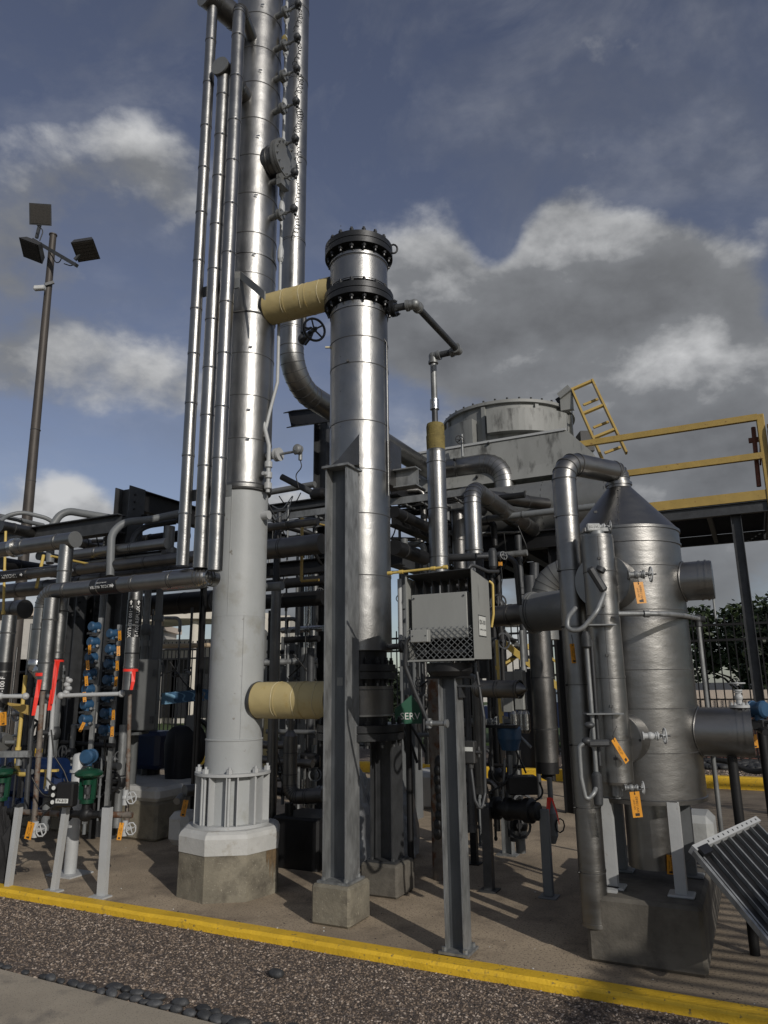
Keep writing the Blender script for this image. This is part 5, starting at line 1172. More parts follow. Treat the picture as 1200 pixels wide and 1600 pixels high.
mb = MB().m('galv'); mb.cyl(P(797, 1180, 6.3), P(797, 1258, 6.3), .02, n=12); mb.cyl(P(789, 1185, 6.3), P(786, 1255, 6.3), .012, n=8); mb.cyl(P(812, 1150, 6.3), P(830, 1168, 6.25), .012, n=8); mb.build('stem', parent=av)
for k, pts in enumerate(([(770, 1150), (763, 1190), (775, 1230), (800, 1215)], [(805, 1165), (812, 1195), (790, 1225), (760, 1240)], [(843, 1222), (850, 1240), (838, 1252), (810, 1250)], [(757, 1130), (752, 1200), (768, 1255)], [(800, 1160), (812, 1185), (822, 1208)])):
    cable('cable', [P(x, y, 6.2 + .05 * k) for x, y in pts], .008, 'wire', ('black cable bowing left of the blue valve head', 'black cable crossing under the blue valve head', 'black cable looping below the actuator box', 'black cable hanging down behind the small switch box', 'black cable dropping right of the blue valve head')[k], bend=.2)
for (px, pb, pt, hw, m, lb) in ((765, 1392, 1262, 7, 'galv_dark', 'dark support post with foot plate under the left end of the black valve'), (795, 1335, 1235, 8, 'galv', 'pale channel post on a base plate behind the black valve'), (742, 1350, 1255, 5, 'black_steel', 'thin black post close behind the heater post')):
    g_ = G(px, pb); zt2 = zat(px, pt, g_.y); s = rp(hw, g_) * 2; mb = MB().m(m)
    if hw == 8: mb.ibeam(g_ + UP * .01, g_ + UP * zt2, D, s, s, .006)
    else: mb.gbox(g_ + UP * (zt2 / 2 + .005), s, s, zt2)
    mb.gbox(g_ + UP * .006, s * 2, s * 2, .012); tag(mb.build('support_post'), lb, 'post')
# grey junction boxes and bottles
mb = MB().m('hood_paint'); mb.box(P(813, 1078, 7.0), .09, .1, .36, .006, RAD(-30)); mb.box(P(799, 1066, 7.05), .10, .08, .2, .004, RAD(-30)); tag(mb.build('junction_box'), 'pale grey electrical box beside the cone end of the dark cylinder', 'electrical box')
mb = MB().m('hood_paint'); mb.box(P(796, 1098, 7.05), .10, .08, .17, .004, RAD(-30)); tag(mb.build('junction_box'), 'mottled grey electrical box just below the dark cylinder', 'electrical box')
for k, px in enumerate((804, 815, 822)):
    mb = MB().m('jacket_bright'); c = P(px, 1128, 7.0 - .03 * k); mb.lathe(c, [(-.10, .02), (-.07, .038), (.07, .038), (.10, .02)], n=18); tag(mb.build('metal_bottle'), ('leftmost', 'middle', 'rightmost')[k] + ' of the shiny metal filter bottles below the grey electrical boxes', 'bottle', 'metal filter bottles')
# valve cluster and conduit pipes above the heater: pipe posts
for k, (px0, py0, px1, py1, Y, hw, m, lb) in enumerate(((747, 865, 757, 1060, 6.0, 7, 'black_steel', 'dark upright pipe directly right of the heater box'), (778, 1000, 782, 1130, 6.6, 4, 'galv', 'thin grey conduit behind the yellow gas pipe'), (812, 985, 818, 1050, 7.4, 4, 'galv', 'short grey upright conduit under the dark level pipe'), (735, 1060, 752, 1240, 6.2, 9, 'jacket_dull', 'dull upright pipe right behind the heater post'), (720, 1050, 738, 1300, 6.0, 5, 'galv_dark', 'slim grey upright pipe hugging the heater post'))):
    a = P(px1, py1, Y); mb = MB().m(m); mb.cyl(a, Vector((a.x, a.y, zat(px0, py0, Y))), rp(hw, a), n=20); mb.cyl(a, a + UP * .05, rp(hw, a) * 1.25, n=20); tag(mb.build('upright_pipe'), lb, 'pipe')
# ================================================================== YELLOW RAILED PLATFORM at the right
pr0 = P(1183, 650, 9.3); pzd = zat(1190, 772, 9.3); PR = Vector((pr0.x, pr0.y, 0)); Lp, Wp = 2.25, 2.3
pf = thing('access_platform', PR, 'raised steel grating platform with yellow guard rails beside the drum', 'platform')
def pp(s, n, z): return PR - D * s + NN * n + UP * z
mb = MB().m('yellow_rail'); mb.obox((pp(0, 0, pzd) + pp(Lp, 0, pzd)) / 2, D, NN, UP, Lp, .012, .13); mb.build('toe_board', parent=pf); mb = MB().m('yellow_rail'); mb.obox((pp(0, Wp, pzd + .02) + pp(Lp, Wp, pzd + .02)) / 2, D, NN, UP, Lp, .012, .13); mb.build('toe_board', parent=pf)
mb = MB().m('galv_dark'); mb.ibeam(pp(-.05, .03, pzd - .15), pp(Lp, .03, pzd - .15), UP, .15, .08, .008); mb.ibeam(pp(-.05, Wp - .03, pzd - .15), pp(Lp, Wp - .03, pzd - .15), UP, .15, .08, .008)
for s_ in (0, .75, 1.5, Lp): mb.ibeam(pp(s_, .07, pzd - .15), pp(s_, Wp - .07, pzd - .15), UP, .13, .06, .008)
mb.build('deck_frame', parent=pf)
mb = MB().m('black_steel'); n_ = 58
for k in range(n_): f = .08 + (Wp - .16) * k / (n_ - 1); mb.obox((pp(.0, f, pzd - .055) + pp(Lp, f, pzd - .055)) / 2, D, NN, UP, Lp, .007, .035)
for k in range(20): s_ = .06 + k * .11; mb.obox((pp(s_, .08, pzd - .035) + pp(s_, Wp - .08, pzd - .035)) / 2, D, NN, UP, .008, Wp - .16, .012)
mb.build('grating', parent=pf)
rz1 = zat(1183, 652, 9.3); rz2 = zat(1185, 712, 9.3)
for (zz, hgt) in ((rz1, .0), (rz2, .0)):
    mb = MB().m('yellow_rail'); mb.obox((pp(0, 0, zz) + pp(Lp + .25, 0, zz)) / 2, D, NN, UP, Lp + .25, .07, .085)
    mb.build('guard_rail', parent=pf)
mb = MB().m('yellow_rail'); mb.obox((pp(0, Wp, rz2 - .12) + pp(Lp, Wp, rz2 - .12)) / 2, D, NN, UP, Lp, .05, .05); mb.build('guard_rail', parent=pf)
mb = MB().m('yellow_rail'); mb.obox(pp(-.03, .03, (pzd - .5 + rz1 + .04) / 2), D, NN, UP, .10, .10, rz1 + .04 - pzd + .5, .01); mb.build('corner_post', parent=pf)
mb = MB().m('yellow_rail'); mb.obox(pp(Lp + .25, 0, (rz1 + pzd) / 2 + .1), D, NN, UP, .055, .05, rz1 - pzd - .15); mb.build('end_post', parent=pf)
mb = MB().m('yellow_rail'); c = pp(-.12, -.05, rz1 - .25)
mb.tube([c + D * (.32 * (1 - math.cos(t / 10 * math.pi))) + UP * (.28 * math.sin(t / 10 * math.pi)) for t in range(11)], .03, 10); mb.cyl(c, c - UP * 1.6, .03, n=10); mb.obox(pp(-.35, 0, rz1 - .15), D, NN, UP, .5, .05, .05); mb.build('ladder_hoop', parent=pf)
mb = MB().m('rust_red'); q = P(1177, 668, 9.45); q2 = P(1186, 760, 9.4); mb.cyl(q, q2, .03, n=12); mb.obox(q - UP * .18, D, NN, UP, .16, .06, .06); mb.cyl(q + Vector((.08, .02, -.2)), q2 + Vector((.06, 0, .3)), .012, n=8); mb.build('gate_spring', parent=pf)
q = P(1155, 850, 9.6); mb = MB().m('galv_dark'); mb.ibeam(Vector((q.x, q.y, 0)), Vector((q.x, q.y, pzd - .16)), D, .13, .13, .009); mb.build('leg', parent=pf)
q = pp(Lp - .1, Wp - .1, 0); mb = MB().m('galv_dark'); mb.ibeam(q, q + UP * (pzd - .16), D, .13, .13, .009); mb.build('leg', parent=pf)
mb = MB().m('jacket_dull'); mb.cyl(pp(-.12, .5, pzd - .75), pp(-.12, .5, pzd - .12), .09, n=20); mb.build('hanging_pot', parent=pf)
# leaning yellow ladder gate by the fan housing
A, B, C_, E_ = P(893, 608, 11.0), P(925, 594, 11.0), P(979, 708, 10.4), P(943, 722, 10.4)
lg = thing('ladder_gate', (C_ + E_) / 2, 'yellow ladder section leaning from the fan housing down to the platform rail', 'ladder')
nrm = (B - A).cross(E_ - A).normalized()
if nrm.y < 0: nrm = -nrm
for a, b in ((A, E_), (B, C_)):
    mb = MB().m('yellow_rail'); mb.bar(a, b, .07, .03, side=nrm); mb.build('stile', parent=lg)
for f in (0.01, .36, .69): mb = MB().m('yellow_rail'); mb.bar(A.lerp(E_, f), B.lerp(C_, f), .05, .04, side=nrm); mb.build('rung', parent=lg)
for f in (.2, .52, .86): mb = MB().m('yellow_rail'); mb.bar(A.lerp(E_, f) + nrm * .12 + (B - A) * .3, B.lerp(C_, f) + nrm * .12, .025, .04, side=nrm); mb.build('rung', parent=lg)
mb = MB().m('hood_paint'); mb.bar(P(876, 622, 11.1), A, .10, .22, side=UP); mb.obox(P(886, 628, 11.05), D, NN, UP, .2, .1, .3); mb.m('black_steel').bar(P(872, 622, 11.2), P(884, 640, 11.15), .06, .1); mb.build('hinge_plates', parent=lg)

# ================================================================== YELLOW STAIRS beyond the dull pipe
st = thing('steel_stairs', P(790, 1170, 10.9), 'yellow steel staircase with crossing flights seen between the pipes before the fence', 'stairs')
def ybar(x0, y0, x1, y1, Y, w_, m='yellow_pipe', nm='stringer'):
    a, b = P(x0, y0, Y), P(x1, y1, Y); mb = MB().m(m); mb.bar(a, b, .045, rp(w_, a), side=NN); return mb.build(nm, parent=st)
ybar(770, 990, 895, 1092, 10.8, 9); ybar(765, 1055, 840, 1000, 11.4, 7); ybar(776, 1075, 760, 1088, 11.4, 6); ybar(852, 1020, 905, 1065, 11.4, 3, nm='handrail'); ybar(775, 975, 812, 1012, 11.5, 7, 'galv', 'stringer')
mb = MB().m('black_steel')
for k in range(7): f = .05 + k * .14; a = P(770 + 125 * f, 990 + 102 * f, 10.9); mb.obox(a + NN * .35 - UP * .02, D, NN, UP, .26, .6, .03)
mb.build('treads', parent=st)
for (px, pt) in ((772, 985), (838, 1000), (893, 1070)): mb = MB().m('galv_dark'); a = P(px, 1150, 11.0); mb.cyl(Vector((a.x, a.y, 0)), Vector((a.x, a.y, zat(px, pt, 11.0))), .035, n=10); mb.build('leg', parent=st)
# ================================================================== PIPE RACK behind and left of the tower
RK = 'pipes of the rack behind the tower'
def run(z, x0, y0, x1, y1, hw, m, label, name='rack_pipe', seam=.55, cat='pipe', caps=False, snap=None):
    a, b = Z(x0, y0, z), Z(x1, y1, z)
    if snap is not None:
        L_ = (b - a).dot(snap); b = a + snap * L_
    r = rp(hw, a if (a - CAMP).length < (b - CAMP).length else b)
    return pipe(name, label, cat, [a, b], r, m, seam=seam, caps=caps), a, b, r
def label_wrap(o, a, b, r, x0, x1, texts, flip=True, vertical=False, size=.05):
    """black marker sleeve with white lettering round a level pipe, read from the camera side"""
    d = (b - a).normalized(); c = a + d * (x0 + x1) / 2; mb = MB().m('label_black'); mb.cyl(a + d * x0, a + d * x1, r + .004, n=32)
    view = (CAMP - c); view = (view - d * view.dot(d)).normalized(); X = d if d.x > 0 else -d; Yv = view.cross(X).normalized()
    if Yv.z < 0: Yv = -Yv
    X = Yv.cross(view).normalized()
    if flip: X, Yv = -X, -Yv
    for (s, dy, sz, dx) in texts: text_mb(mb, s, c + view * (r + .004) + X * dx, X, Yv, sz, 'letter_white', off=.001 , wrap=(r + .004, 'y') if abs(dy) < 1e-6 else None) if abs(dy) < 1e-6 else text_mb(mb, s, c + (view * math.cos(dy / (r + .004)) + Yv * math.sin(dy / (r + .004))) * (r + .004) + X * dx, X, (Yv * math.cos(dy / (r + .004)) - view * math.sin(dy / (r + .004))), sz, 'letter_white', off=.001)
    # arrow
    ax_ = c - X * ((x1 - x0) / 2 - .035) + view * (r + .0055)
    mb.m('letter_white').add([ax_ - X * .02, ax_ + Yv * .02, ax_ + Yv * .008, ax_ + X * .02 + Yv * .008, ax_ + X * .02 - Yv * .008, ax_ - Yv * .008, ax_ - Yv * .02], [(0, 1, 2, 5, 6), (2, 3, 4, 5)])
    return mb.build('marker_sleeve', parent=o)
# --- the nearer header marked GLYCOL WATER, with its U bend under the risers
zh = zat(345, 897, 5.80); h1 = Z(318, 901, zh); h0 = h1 - D * ((h1 - Z(45, 922, zh)).dot(D)); rh = rp(13.5, h1)
gl = thing('glycol_header', h0, 'shiny level header pipe marked GLYCOL WATER with a rounded bend under the risers', 'pipe')
dn = Vector((h0.x, h0.y, zat(42, 1035, h0.y)))
mb = pipe_mb([dn, h0, h1 + D * .0, h1 + D * .0 + NN * .13], rh, 'jacket', bend=.15, seam=.42, n=32, seg=6); mb.m('seam').bar(h0 + D * .12 - NN * rh * .45 + UP * rh * .9, h1 - NN * rh * .45 + UP * rh * .9, .004, .004); mb.build('jacket', parent=gl)
mb = MB().m('jacket_bright'); c = h1 - D * .10 + NN * .03
mb.lathe(c - D * .38, [(0, rh * .9), (.04, rh * 1.22), (.44, rh * 1.25), (.52, rh * .9)], D, 32); mb.build('bulge_jacket', parent=gl)
label_wrap(gl, h0, h1, rh, (Z(112, 912, zh) - h0).dot(D), (Z(155, 908, zh) - h0).dot(D), [('GLYCOL WATER', 0, .036, .012), ('HEATING RETURN', -.036, .015, .012)])
mb = MB().m('jacket_bright'); e = dn - UP * .02; mb.ell(e + UP * .0, rh * 1.15, rh * 1.15, rh * 1.3, 20, 14); e2 = P(66, 1050, h0.y - .1); mb.tube(fillet([e, e + Vector((.06, -.02, -.06)), e2 + Vector((-.02, 0, 0)), e2 + UP * .03], .05), rh * .95, 20); mb.build('elbow_jacket', parent=gl)
# verticals hanging from the rack, left
def drop(px0, py0, px1, py1, Y, hw, label, m='jacket', band=None, seam=.38):
    a = P(px1, py1, Y); t = Vector((a.x, a.y, zat(px0, py0, Y))); r = rp(hw, a); root = thing('drop_pipe', a, label, 'pipe')
    mb = MB().m(m); mb.cyl(a, t, r, n=32); seams(mb, [a, t], r, seam); mb.build('jacket', parent=root)
    if band:
        for y in band: mb = MB().m('label_black'); z = zat(px1, y, Y); mb.ring(Vector((a.x, a.y, z)), UP, r * .98, r + .004, .012, 28); mb.build('black_band', parent=root)
    return root, a, t, r
Yd = h0.y - .12
d1, a1_, t1_, r1_ = drop(72, 935, 68, 1078, Yd, 11.5, 'second silver drop pipe from the left, tied with a red ribbon near its end', band=(1034,))
d2, a2_, t2_, r2_ = drop(106, 852, 85, 1062, 6.9, 11, 'third silver drop pipe, rising past the header to a capped level pipe', band=(1030,))
mb = MB().m('jacket_dull'); q = a2_; mb.lathe(q, [(-.02, .025), (-.005, r2_ * .7), (0, r2_)], n=28); mb.build('cone_end', parent=d2)
d3, a3_, t3_, r3_ = drop(205, 920, 202, 1078, 6.75, 11, 'silver drop pipe marked T-100 REFLUX with a red ribbon at its foot', band=(1021,))
vw = (CAMP - a3_); vw.z = 0; vw.normalize(); sdv = UP.cross(vw) * 1.0
if sdv.x < 0: sdv = -sdv
mb = MB().m('label_black'); zt0, zt1 = zat(203, 996, 6.75), zat(205, 938, 6.75); mb.cyl(Vector((a3_.x, a3_.y, zt0)), Vector((a3_.x, a3_.y, zt1)), r3_ + .004, n=32)
for th, flip in ((-.55, 1), (.45, -1)):
    nv = (vw * math.cos(th) + sdv * math.sin(th)); c = Vector((a3_.x, a3_.y, (zt0 + zt1) / 2 - .03)) + nv * (r3_ + .004); tg = UP.cross(nv)
    if tg.dot(sdv) < 0: tg = -tg
    X = -UP if flip == 1 else UP; Yv = nv.cross(X)
    text_mb(mb, 'T-100 REFLUX', c, X, Yv, .047, 'letter_white', off=.001, bold=.01)
    q = c + UP * .175; mb.m('letter_white').add([q + UP * .022 + nv * .001, q + tg * .016 + nv * .001, q - tg * .016 + nv * .001], [(0, 1, 2)] if True else []); mb.obox(q - UP * .01, tg, UP, nv, .011, .022, .0015)
mb.build('marker_sleeve', parent=d3)
tape([(62, 1062), (57, 1090), (52, 1118)], Yd - .1, 7, 'red ribbon on the second drop pipe from the left', (P(68, 1054, Yd), r1_))
tape([(90, 1032), (85, 1060), (77, 1110)], 6.78, 8, 'long red ribbon hanging from the third drop pipe', (Vector((a2_.x, a2_.y, zat(90, 1032, 6.9))), r2_))
tape([(91, 1035), (86, 1068), (81, 1100)], 6.76, 4, 'second narrower red ribbon on the third drop pipe')
tape([(209, 1048), (208, 1065), (205, 1078)], 6.64, 6, 'short red ribbon around the foot of the pipe marked T-100 REFLUX', (Vector((a3_.x, a3_.y, zat(203, 1047, 6.75))), r3_))
# capped level pipe above
zc_ = t2_.z + .0; e1 = Z(117, 843, zat(117, 843, 6.86)); e0 = e1 - D * 2.0
rr_ = rp(12.5, e1); cpn = thing('capped_header', e0, 'level silver pipe with a flat round cap ending above the third drop pipe', 'pipe')
mb = MB().m('jacket'); mb.cyl(e0, e1, rr_, n=32); seams(mb, [e0, e1], rr_, .5); mb.build('jacket', parent=cpn)
MB().m('silver_paint').cyl(e1, e1 + D * .012, rr_ * 1.04, n=32).build('end_cap', parent=cpn)
mb = MB().m('jacket_bright'); c = e1 - D * ((e1 - Z(20, 855, e1.z)).dot(D)); mb.cyl(c - D * .03, c + D * .03, rr_ * 1.25, n=28); mb.build('coupling', parent=cpn)
# left edge pipe with T-100 F sleeve
d4, a4_, t4_, r4_ = drop(3, 962, -5, 1150, 6.9, 11, 'silver drop pipe cut by the left picture edge, with a black T-100 sleeve')
mb = MB().m('label_black'); zt0, zt1 = zat(8, 1110, 6.9), zat(8, 1035, 6.9); mb.cyl(Vector((a4_.x, a4_.y, zt0)), Vector((a4_.x, a4_.y, zt1)), r4_ + .004, n=32); vw = (CAMP - a4_); vw.z = 0; vw.normalize(); text_mb(mb, 'T-100 F', Vector((a4_.x, a4_.y, (zt0 + zt1) / 2)) + vw * (r4_ + .004), UP, vw.cross(UP), .055, 'letter_white', off=.001); mb.build('marker_sleeve', parent=d4)
# level pipes parallel to the kerb
PI_ = [
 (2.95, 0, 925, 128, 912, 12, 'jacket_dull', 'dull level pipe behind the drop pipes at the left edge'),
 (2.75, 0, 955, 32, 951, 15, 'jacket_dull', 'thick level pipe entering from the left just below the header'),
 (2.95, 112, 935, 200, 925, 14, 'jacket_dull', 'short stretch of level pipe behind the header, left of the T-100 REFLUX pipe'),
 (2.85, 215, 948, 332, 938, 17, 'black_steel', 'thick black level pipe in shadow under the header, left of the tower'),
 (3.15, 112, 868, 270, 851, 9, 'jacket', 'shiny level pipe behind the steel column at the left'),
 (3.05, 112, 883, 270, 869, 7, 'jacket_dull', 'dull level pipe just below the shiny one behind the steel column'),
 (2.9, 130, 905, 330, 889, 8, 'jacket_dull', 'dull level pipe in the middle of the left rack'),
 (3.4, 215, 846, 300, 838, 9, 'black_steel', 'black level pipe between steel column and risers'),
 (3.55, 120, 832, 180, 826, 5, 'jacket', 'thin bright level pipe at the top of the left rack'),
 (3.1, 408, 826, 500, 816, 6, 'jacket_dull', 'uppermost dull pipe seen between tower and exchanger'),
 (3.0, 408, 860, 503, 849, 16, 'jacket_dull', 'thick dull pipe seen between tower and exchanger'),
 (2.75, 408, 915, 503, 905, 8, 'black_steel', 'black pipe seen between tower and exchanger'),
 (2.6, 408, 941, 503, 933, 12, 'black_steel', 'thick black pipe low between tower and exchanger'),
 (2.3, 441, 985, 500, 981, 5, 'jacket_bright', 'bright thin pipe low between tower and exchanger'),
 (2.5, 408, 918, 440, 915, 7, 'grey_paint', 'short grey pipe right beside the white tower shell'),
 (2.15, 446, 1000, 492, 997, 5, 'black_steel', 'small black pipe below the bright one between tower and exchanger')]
for (z, x0, y0, x1, y1, hw, m, lb) in PI_: run(z, x0, y0, x1, y1, hw, m, lb, snap=D)
# pipes running away across the yard
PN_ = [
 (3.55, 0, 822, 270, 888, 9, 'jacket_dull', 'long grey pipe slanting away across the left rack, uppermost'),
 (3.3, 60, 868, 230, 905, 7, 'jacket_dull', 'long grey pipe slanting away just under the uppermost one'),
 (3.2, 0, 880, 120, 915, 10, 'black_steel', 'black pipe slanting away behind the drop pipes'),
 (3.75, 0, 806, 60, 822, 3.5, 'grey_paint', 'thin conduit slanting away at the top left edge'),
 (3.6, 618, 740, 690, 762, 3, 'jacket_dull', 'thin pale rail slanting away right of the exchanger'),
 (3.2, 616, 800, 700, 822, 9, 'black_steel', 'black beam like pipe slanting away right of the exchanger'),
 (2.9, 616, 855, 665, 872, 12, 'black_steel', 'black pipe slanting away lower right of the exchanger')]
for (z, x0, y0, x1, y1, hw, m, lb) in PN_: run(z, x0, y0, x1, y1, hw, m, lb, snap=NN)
# marker sleeves on the far pipes
o_, a_, b_, r_ = run(2.75, -30, 905, 118, 893, 9, 'jacket_dull', 'level pipe with a black VACUUM sleeve at the left edge', snap=D)
label_wrap(o_, a_, b_, r_, .30, .75, [('VACUUM', 0, .055, 0)])
o_, a_, b_, r_ = run(2.95, 98, 893, 330, 874, 9.5, 'jacket_dull', 'level pipe with a black F-100 sleeve just right of the third drop pipe', snap=D)
label_wrap(o_, a_, b_, r_, .06, .28, [('F-100', 0, .055, .0)])
# conduits with bends on top of the rack
CB = [([(78, 880), (80, 825), (98, 797), (188, 812)], 9.0, .05, 'grey_paint', 'grey conduit arching above the left end of the rack'),
      ([(0, 815), (10, 806), (35, 800), (75, 810), (90, 822)], 8.8, .028, 'grey_paint', 'low grey conduit bend at the top left edge'),
      ([(172, 900), (174, 835), (192, 816), (235, 812), (300, 798)], 8.0, .045, 'grey_paint', 'grey conduit bending right in front of the steel column'),
      ([(205, 880), (208, 838), (226, 822), (275, 815)], 8.2, .035, 'galv_dark', 'smaller dark conduit bend right of the steel column'),
      ([(215, 888), (245, 868), (262, 866), (275, 866)], 8.0, .025, 'galv_dark', 'dark hose drooping near the feet of the risers'),
      ([(432, 910), (433, 830), (446, 822), (480, 832), (495, 840)], 8.2, .038, 'black_steel', 'black conduit bend between tower and exchanger'),
      ([(490, 835), (492, 865), (500, 880), (512, 886)], 8.0, .02, 'wire', 'black cable sagging left of the near steel column')]
for (pts, Y, r, m, lb) in CB:
    mb = MB().m(m); mb.tube(fillet([P(x, y, Y + .1 * i) for i, (x, y) in enumerate(pts)], .25, 7), r, 12); tag(mb.build('conduit'), lb, 'conduit')
o_ = thing('test_pipe', P(471, 908, 7.6), 'thin brass coloured pipe bracket between tower and near steel column', 'pipe')
mb = MB().m('yellow_rail'); mb.tube([P(512, 822, 7.4), P(473, 813, 7.6), ], .011, 10); mb.cyl(P(472, 812, 7.6), P(471, 908, 7.6), .017, n=12); mb.tube([P(471, 908, 7.6), P(498, 906, 7.5)], .014, 10); mb.ell(P(472, 812, 7.6), .024, .024, .024); mb.build('run', parent=o_)
# pipe stub with flange left of the risers
q = P(262, 870, 8.3); mb = MB().m('jacket_dull'); mb.lathe(q, [(-.1, .12), (0, .12), (.03, .10), (.10, .10), (.12, .065), (.36, .065)], n=28); tag(mb.build('flanged_stub'), 'short upright flanged stub standing left of the risers', 'pipe')
# steel columns and beams of the rack
def rcol(px, ptop, Y, size, label, m='galv_dark', pbot=None):
    q = P(px, ptop, Y); z0 = 0 if pbot is None else zat(px, pbot, Y); mb = MB().m(m); mb.ibeam(Vector((q.x, q.y, z0)), q, D, size, size, .016)
    for k in range(3): mb.m('black_steel').hexbolt(q - UP * (.1 + k * .09) - NN * 0 + D * (size / 2) + NN * -.04, D, .014, .012)
    return tag(mb.build('steel_column'), label, 'steel column')
rcol(204, 764, 8.6, .25, 'tall dark steel column rising above the rack at the left')
rcol(507, 632, 9.5, .21, 'tall dark steel column standing behind the exchanger on its left side')
rcol(640, 1010, 9.6, .2, 'grey steel column on a white foundation seen right of the exchanger foot', 'grey_paint')
rcol(122, 930, 9.2, .16, 'thin dark steel column in the left rack behind the drop pipes')
rcol(150, 930, 9.4, .16, 'dark steel column left of the stacked transmitters', 'black_steel')
rcol(319, 905, 8.4, .055, 'slim dark post just left of the white tower shell', 'black_steel')
rcol(475, 880, 11.5, .18, 'dark column deep in the gap between tower and exchanger', 'galv_dark')
rcol(730, 800, 9.3, .17, 'dark column below the condenser frame, behind the bent pipes', 'black_steel')
rcol(760, 800, 10.3, .17, 'far dark column below the condenser frame', 'black_steel')
def beam(x0, y0, x1, y1, Y0, Y1, dep, m, label, wd=.14):
    mb = MB().m(m); mb.ibeam(P(x0, y0, Y0), P(x1, y1, Y1), UP, dep, wd); return tag(mb.build('steel_beam'), label, 'steel beam')
o = beam(453, 655, 512, 648, 8.6, 9.3, .20, 'black_steel', 'short black beam stub sticking out left from the rear steel column', .16)
z_ = zat(220, 782, 8.7)
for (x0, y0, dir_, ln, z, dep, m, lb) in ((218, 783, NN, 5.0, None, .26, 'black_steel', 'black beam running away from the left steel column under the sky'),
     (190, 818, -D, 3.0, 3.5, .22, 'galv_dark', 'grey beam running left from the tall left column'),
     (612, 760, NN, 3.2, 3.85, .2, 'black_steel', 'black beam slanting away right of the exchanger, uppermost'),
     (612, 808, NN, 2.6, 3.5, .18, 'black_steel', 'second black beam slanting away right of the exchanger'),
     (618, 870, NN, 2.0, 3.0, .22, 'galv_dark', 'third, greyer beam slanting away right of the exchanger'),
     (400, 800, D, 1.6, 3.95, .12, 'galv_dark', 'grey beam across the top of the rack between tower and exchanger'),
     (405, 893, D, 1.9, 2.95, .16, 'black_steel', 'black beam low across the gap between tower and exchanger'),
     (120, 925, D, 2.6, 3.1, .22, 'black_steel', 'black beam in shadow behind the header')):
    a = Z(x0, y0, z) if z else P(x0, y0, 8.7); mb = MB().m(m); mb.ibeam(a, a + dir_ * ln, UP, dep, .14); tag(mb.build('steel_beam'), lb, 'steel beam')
# cable tray / walkway of thin rods between tower and exchanger
ct = thing('cable_tray', Z(410, 815, 3.6), 'ladder type cable tray with cables on top of the rack behind the tower', 'cable tray')
a = Z(405, 812, 3.7)
mb = MB().m('galv')
for k in (0, .6): mb.bar(a + NN * k, a + NN * k + D * 3.0, .02, .08, side=NN)
for k in range(14): mb.bar(a + D * (.1 + k * .21), a + D * (.1 + k * .21) + NN * .6, .03, .02)
mb.build('tray', parent=ct)
mb = MB().m('wire')
for k in range(4): mb.tube([a + NN * (.1 + k * .13) + D * (i * .4) + UP * (.03 + .02 * math.sin(i * 1.7 + k)) for i in range(8)], .016, 6)
mb.build('cables', parent=ct)
for k, pts in enumerate(([(425, 790), (440, 798), (452, 782), (460, 770), (448, 800), (430, 812)], [(420, 800), (432, 818), (448, 815), (455, 795)], [(436, 775), (446, 790), (462, 786), (470, 770)])):
    cable('loose_wire', [P(x, y, 7.6 + .1 * k) for x, y in pts], .006, 'wire' if k else 'white_paint', ('pale wire', 'lower black wire', 'upper black wire')[k] + ' tangled beside the tower below the gauge column', 'wire', .1)
mb = MB().m('black_steel'); q = P(497, 772, 7.6); mb.lathe(q - D * .08, [(0, .05), (.04, .065), (.14, .065), (.18, .05)], D, 18); mb.m('galv_dark').cyl(P(440, 745, 7.7), P(492, 772, 7.6), .035, n=14); tag(mb.build('instrument'), 'black instrument on a grey arm left of the near steel column, high up', 'transmitter')
# vertical pipes in the gap
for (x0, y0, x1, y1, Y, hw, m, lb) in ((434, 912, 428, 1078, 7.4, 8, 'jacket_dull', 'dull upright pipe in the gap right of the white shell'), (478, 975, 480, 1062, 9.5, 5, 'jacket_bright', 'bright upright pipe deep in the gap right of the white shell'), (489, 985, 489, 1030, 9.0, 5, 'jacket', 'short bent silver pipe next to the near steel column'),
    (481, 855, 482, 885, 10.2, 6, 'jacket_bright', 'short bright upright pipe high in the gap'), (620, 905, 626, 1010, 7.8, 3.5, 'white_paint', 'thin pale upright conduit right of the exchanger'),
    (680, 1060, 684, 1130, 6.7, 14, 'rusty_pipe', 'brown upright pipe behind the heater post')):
    a = P(x1, y1, Y); r_b = a.z; mb = MB().m(m); mb.cyl(Vector((a.x, a.y, 0 if x1 != 626 else a.z)), Vector((a.x, a.y, zat(x0, y0, Y))), rp(hw, a), n=20); mb.ring(a + UP * .2, UP, rp(hw, a) * .95, rp(hw, a) * 1.08, .015, 20); tag(mb.build('upright_pipe'), lb, 'pipe')
# tan vertical pipe, silver pot and elbow under the lower crossover
a = G(420, 1262); o = thing('insulated_pipe', a, 'tan insulated upright pipe behind the lower crossover', 'pipe')
a = P(421, 1235, 8.3); mb = MB().m('cream'); mb.cyl(Vector((a.x, a.y, .1)), Vector((a.x, a.y, zat(421, 1110, 8.3))), rp(11.5, a), n=28); mb.build('insulation', parent=o)
a = P(452, 1252, 7.2); t = zat(450, 1150, 7.2); r_ = rp(11, a)
o = thing('silver_pot', a, 'dull silver insulated pot with a bent tail, hanging under the lower tan pipe', 'pipe')
mb = pipe_mb([Vector((a.x, a.y, t)), Vector((a.x, a.y, zat(450, 1245, 7.2))), Vector((a.x, a.y, zat(450, 1245, 7.2))) + D * .38 + UP * .03], r_, 'jacket_dull', bend=.1, seam=.2, n=28); mb.lathe(Vector((a.x, a.y, t)), [(0, r_), (.04, .04), (.05, .03), (.10, .03), (.10, .045), (.14, .045), (.14, .03), (.20, .03)], n=20); mb.build('jacket', parent=o)
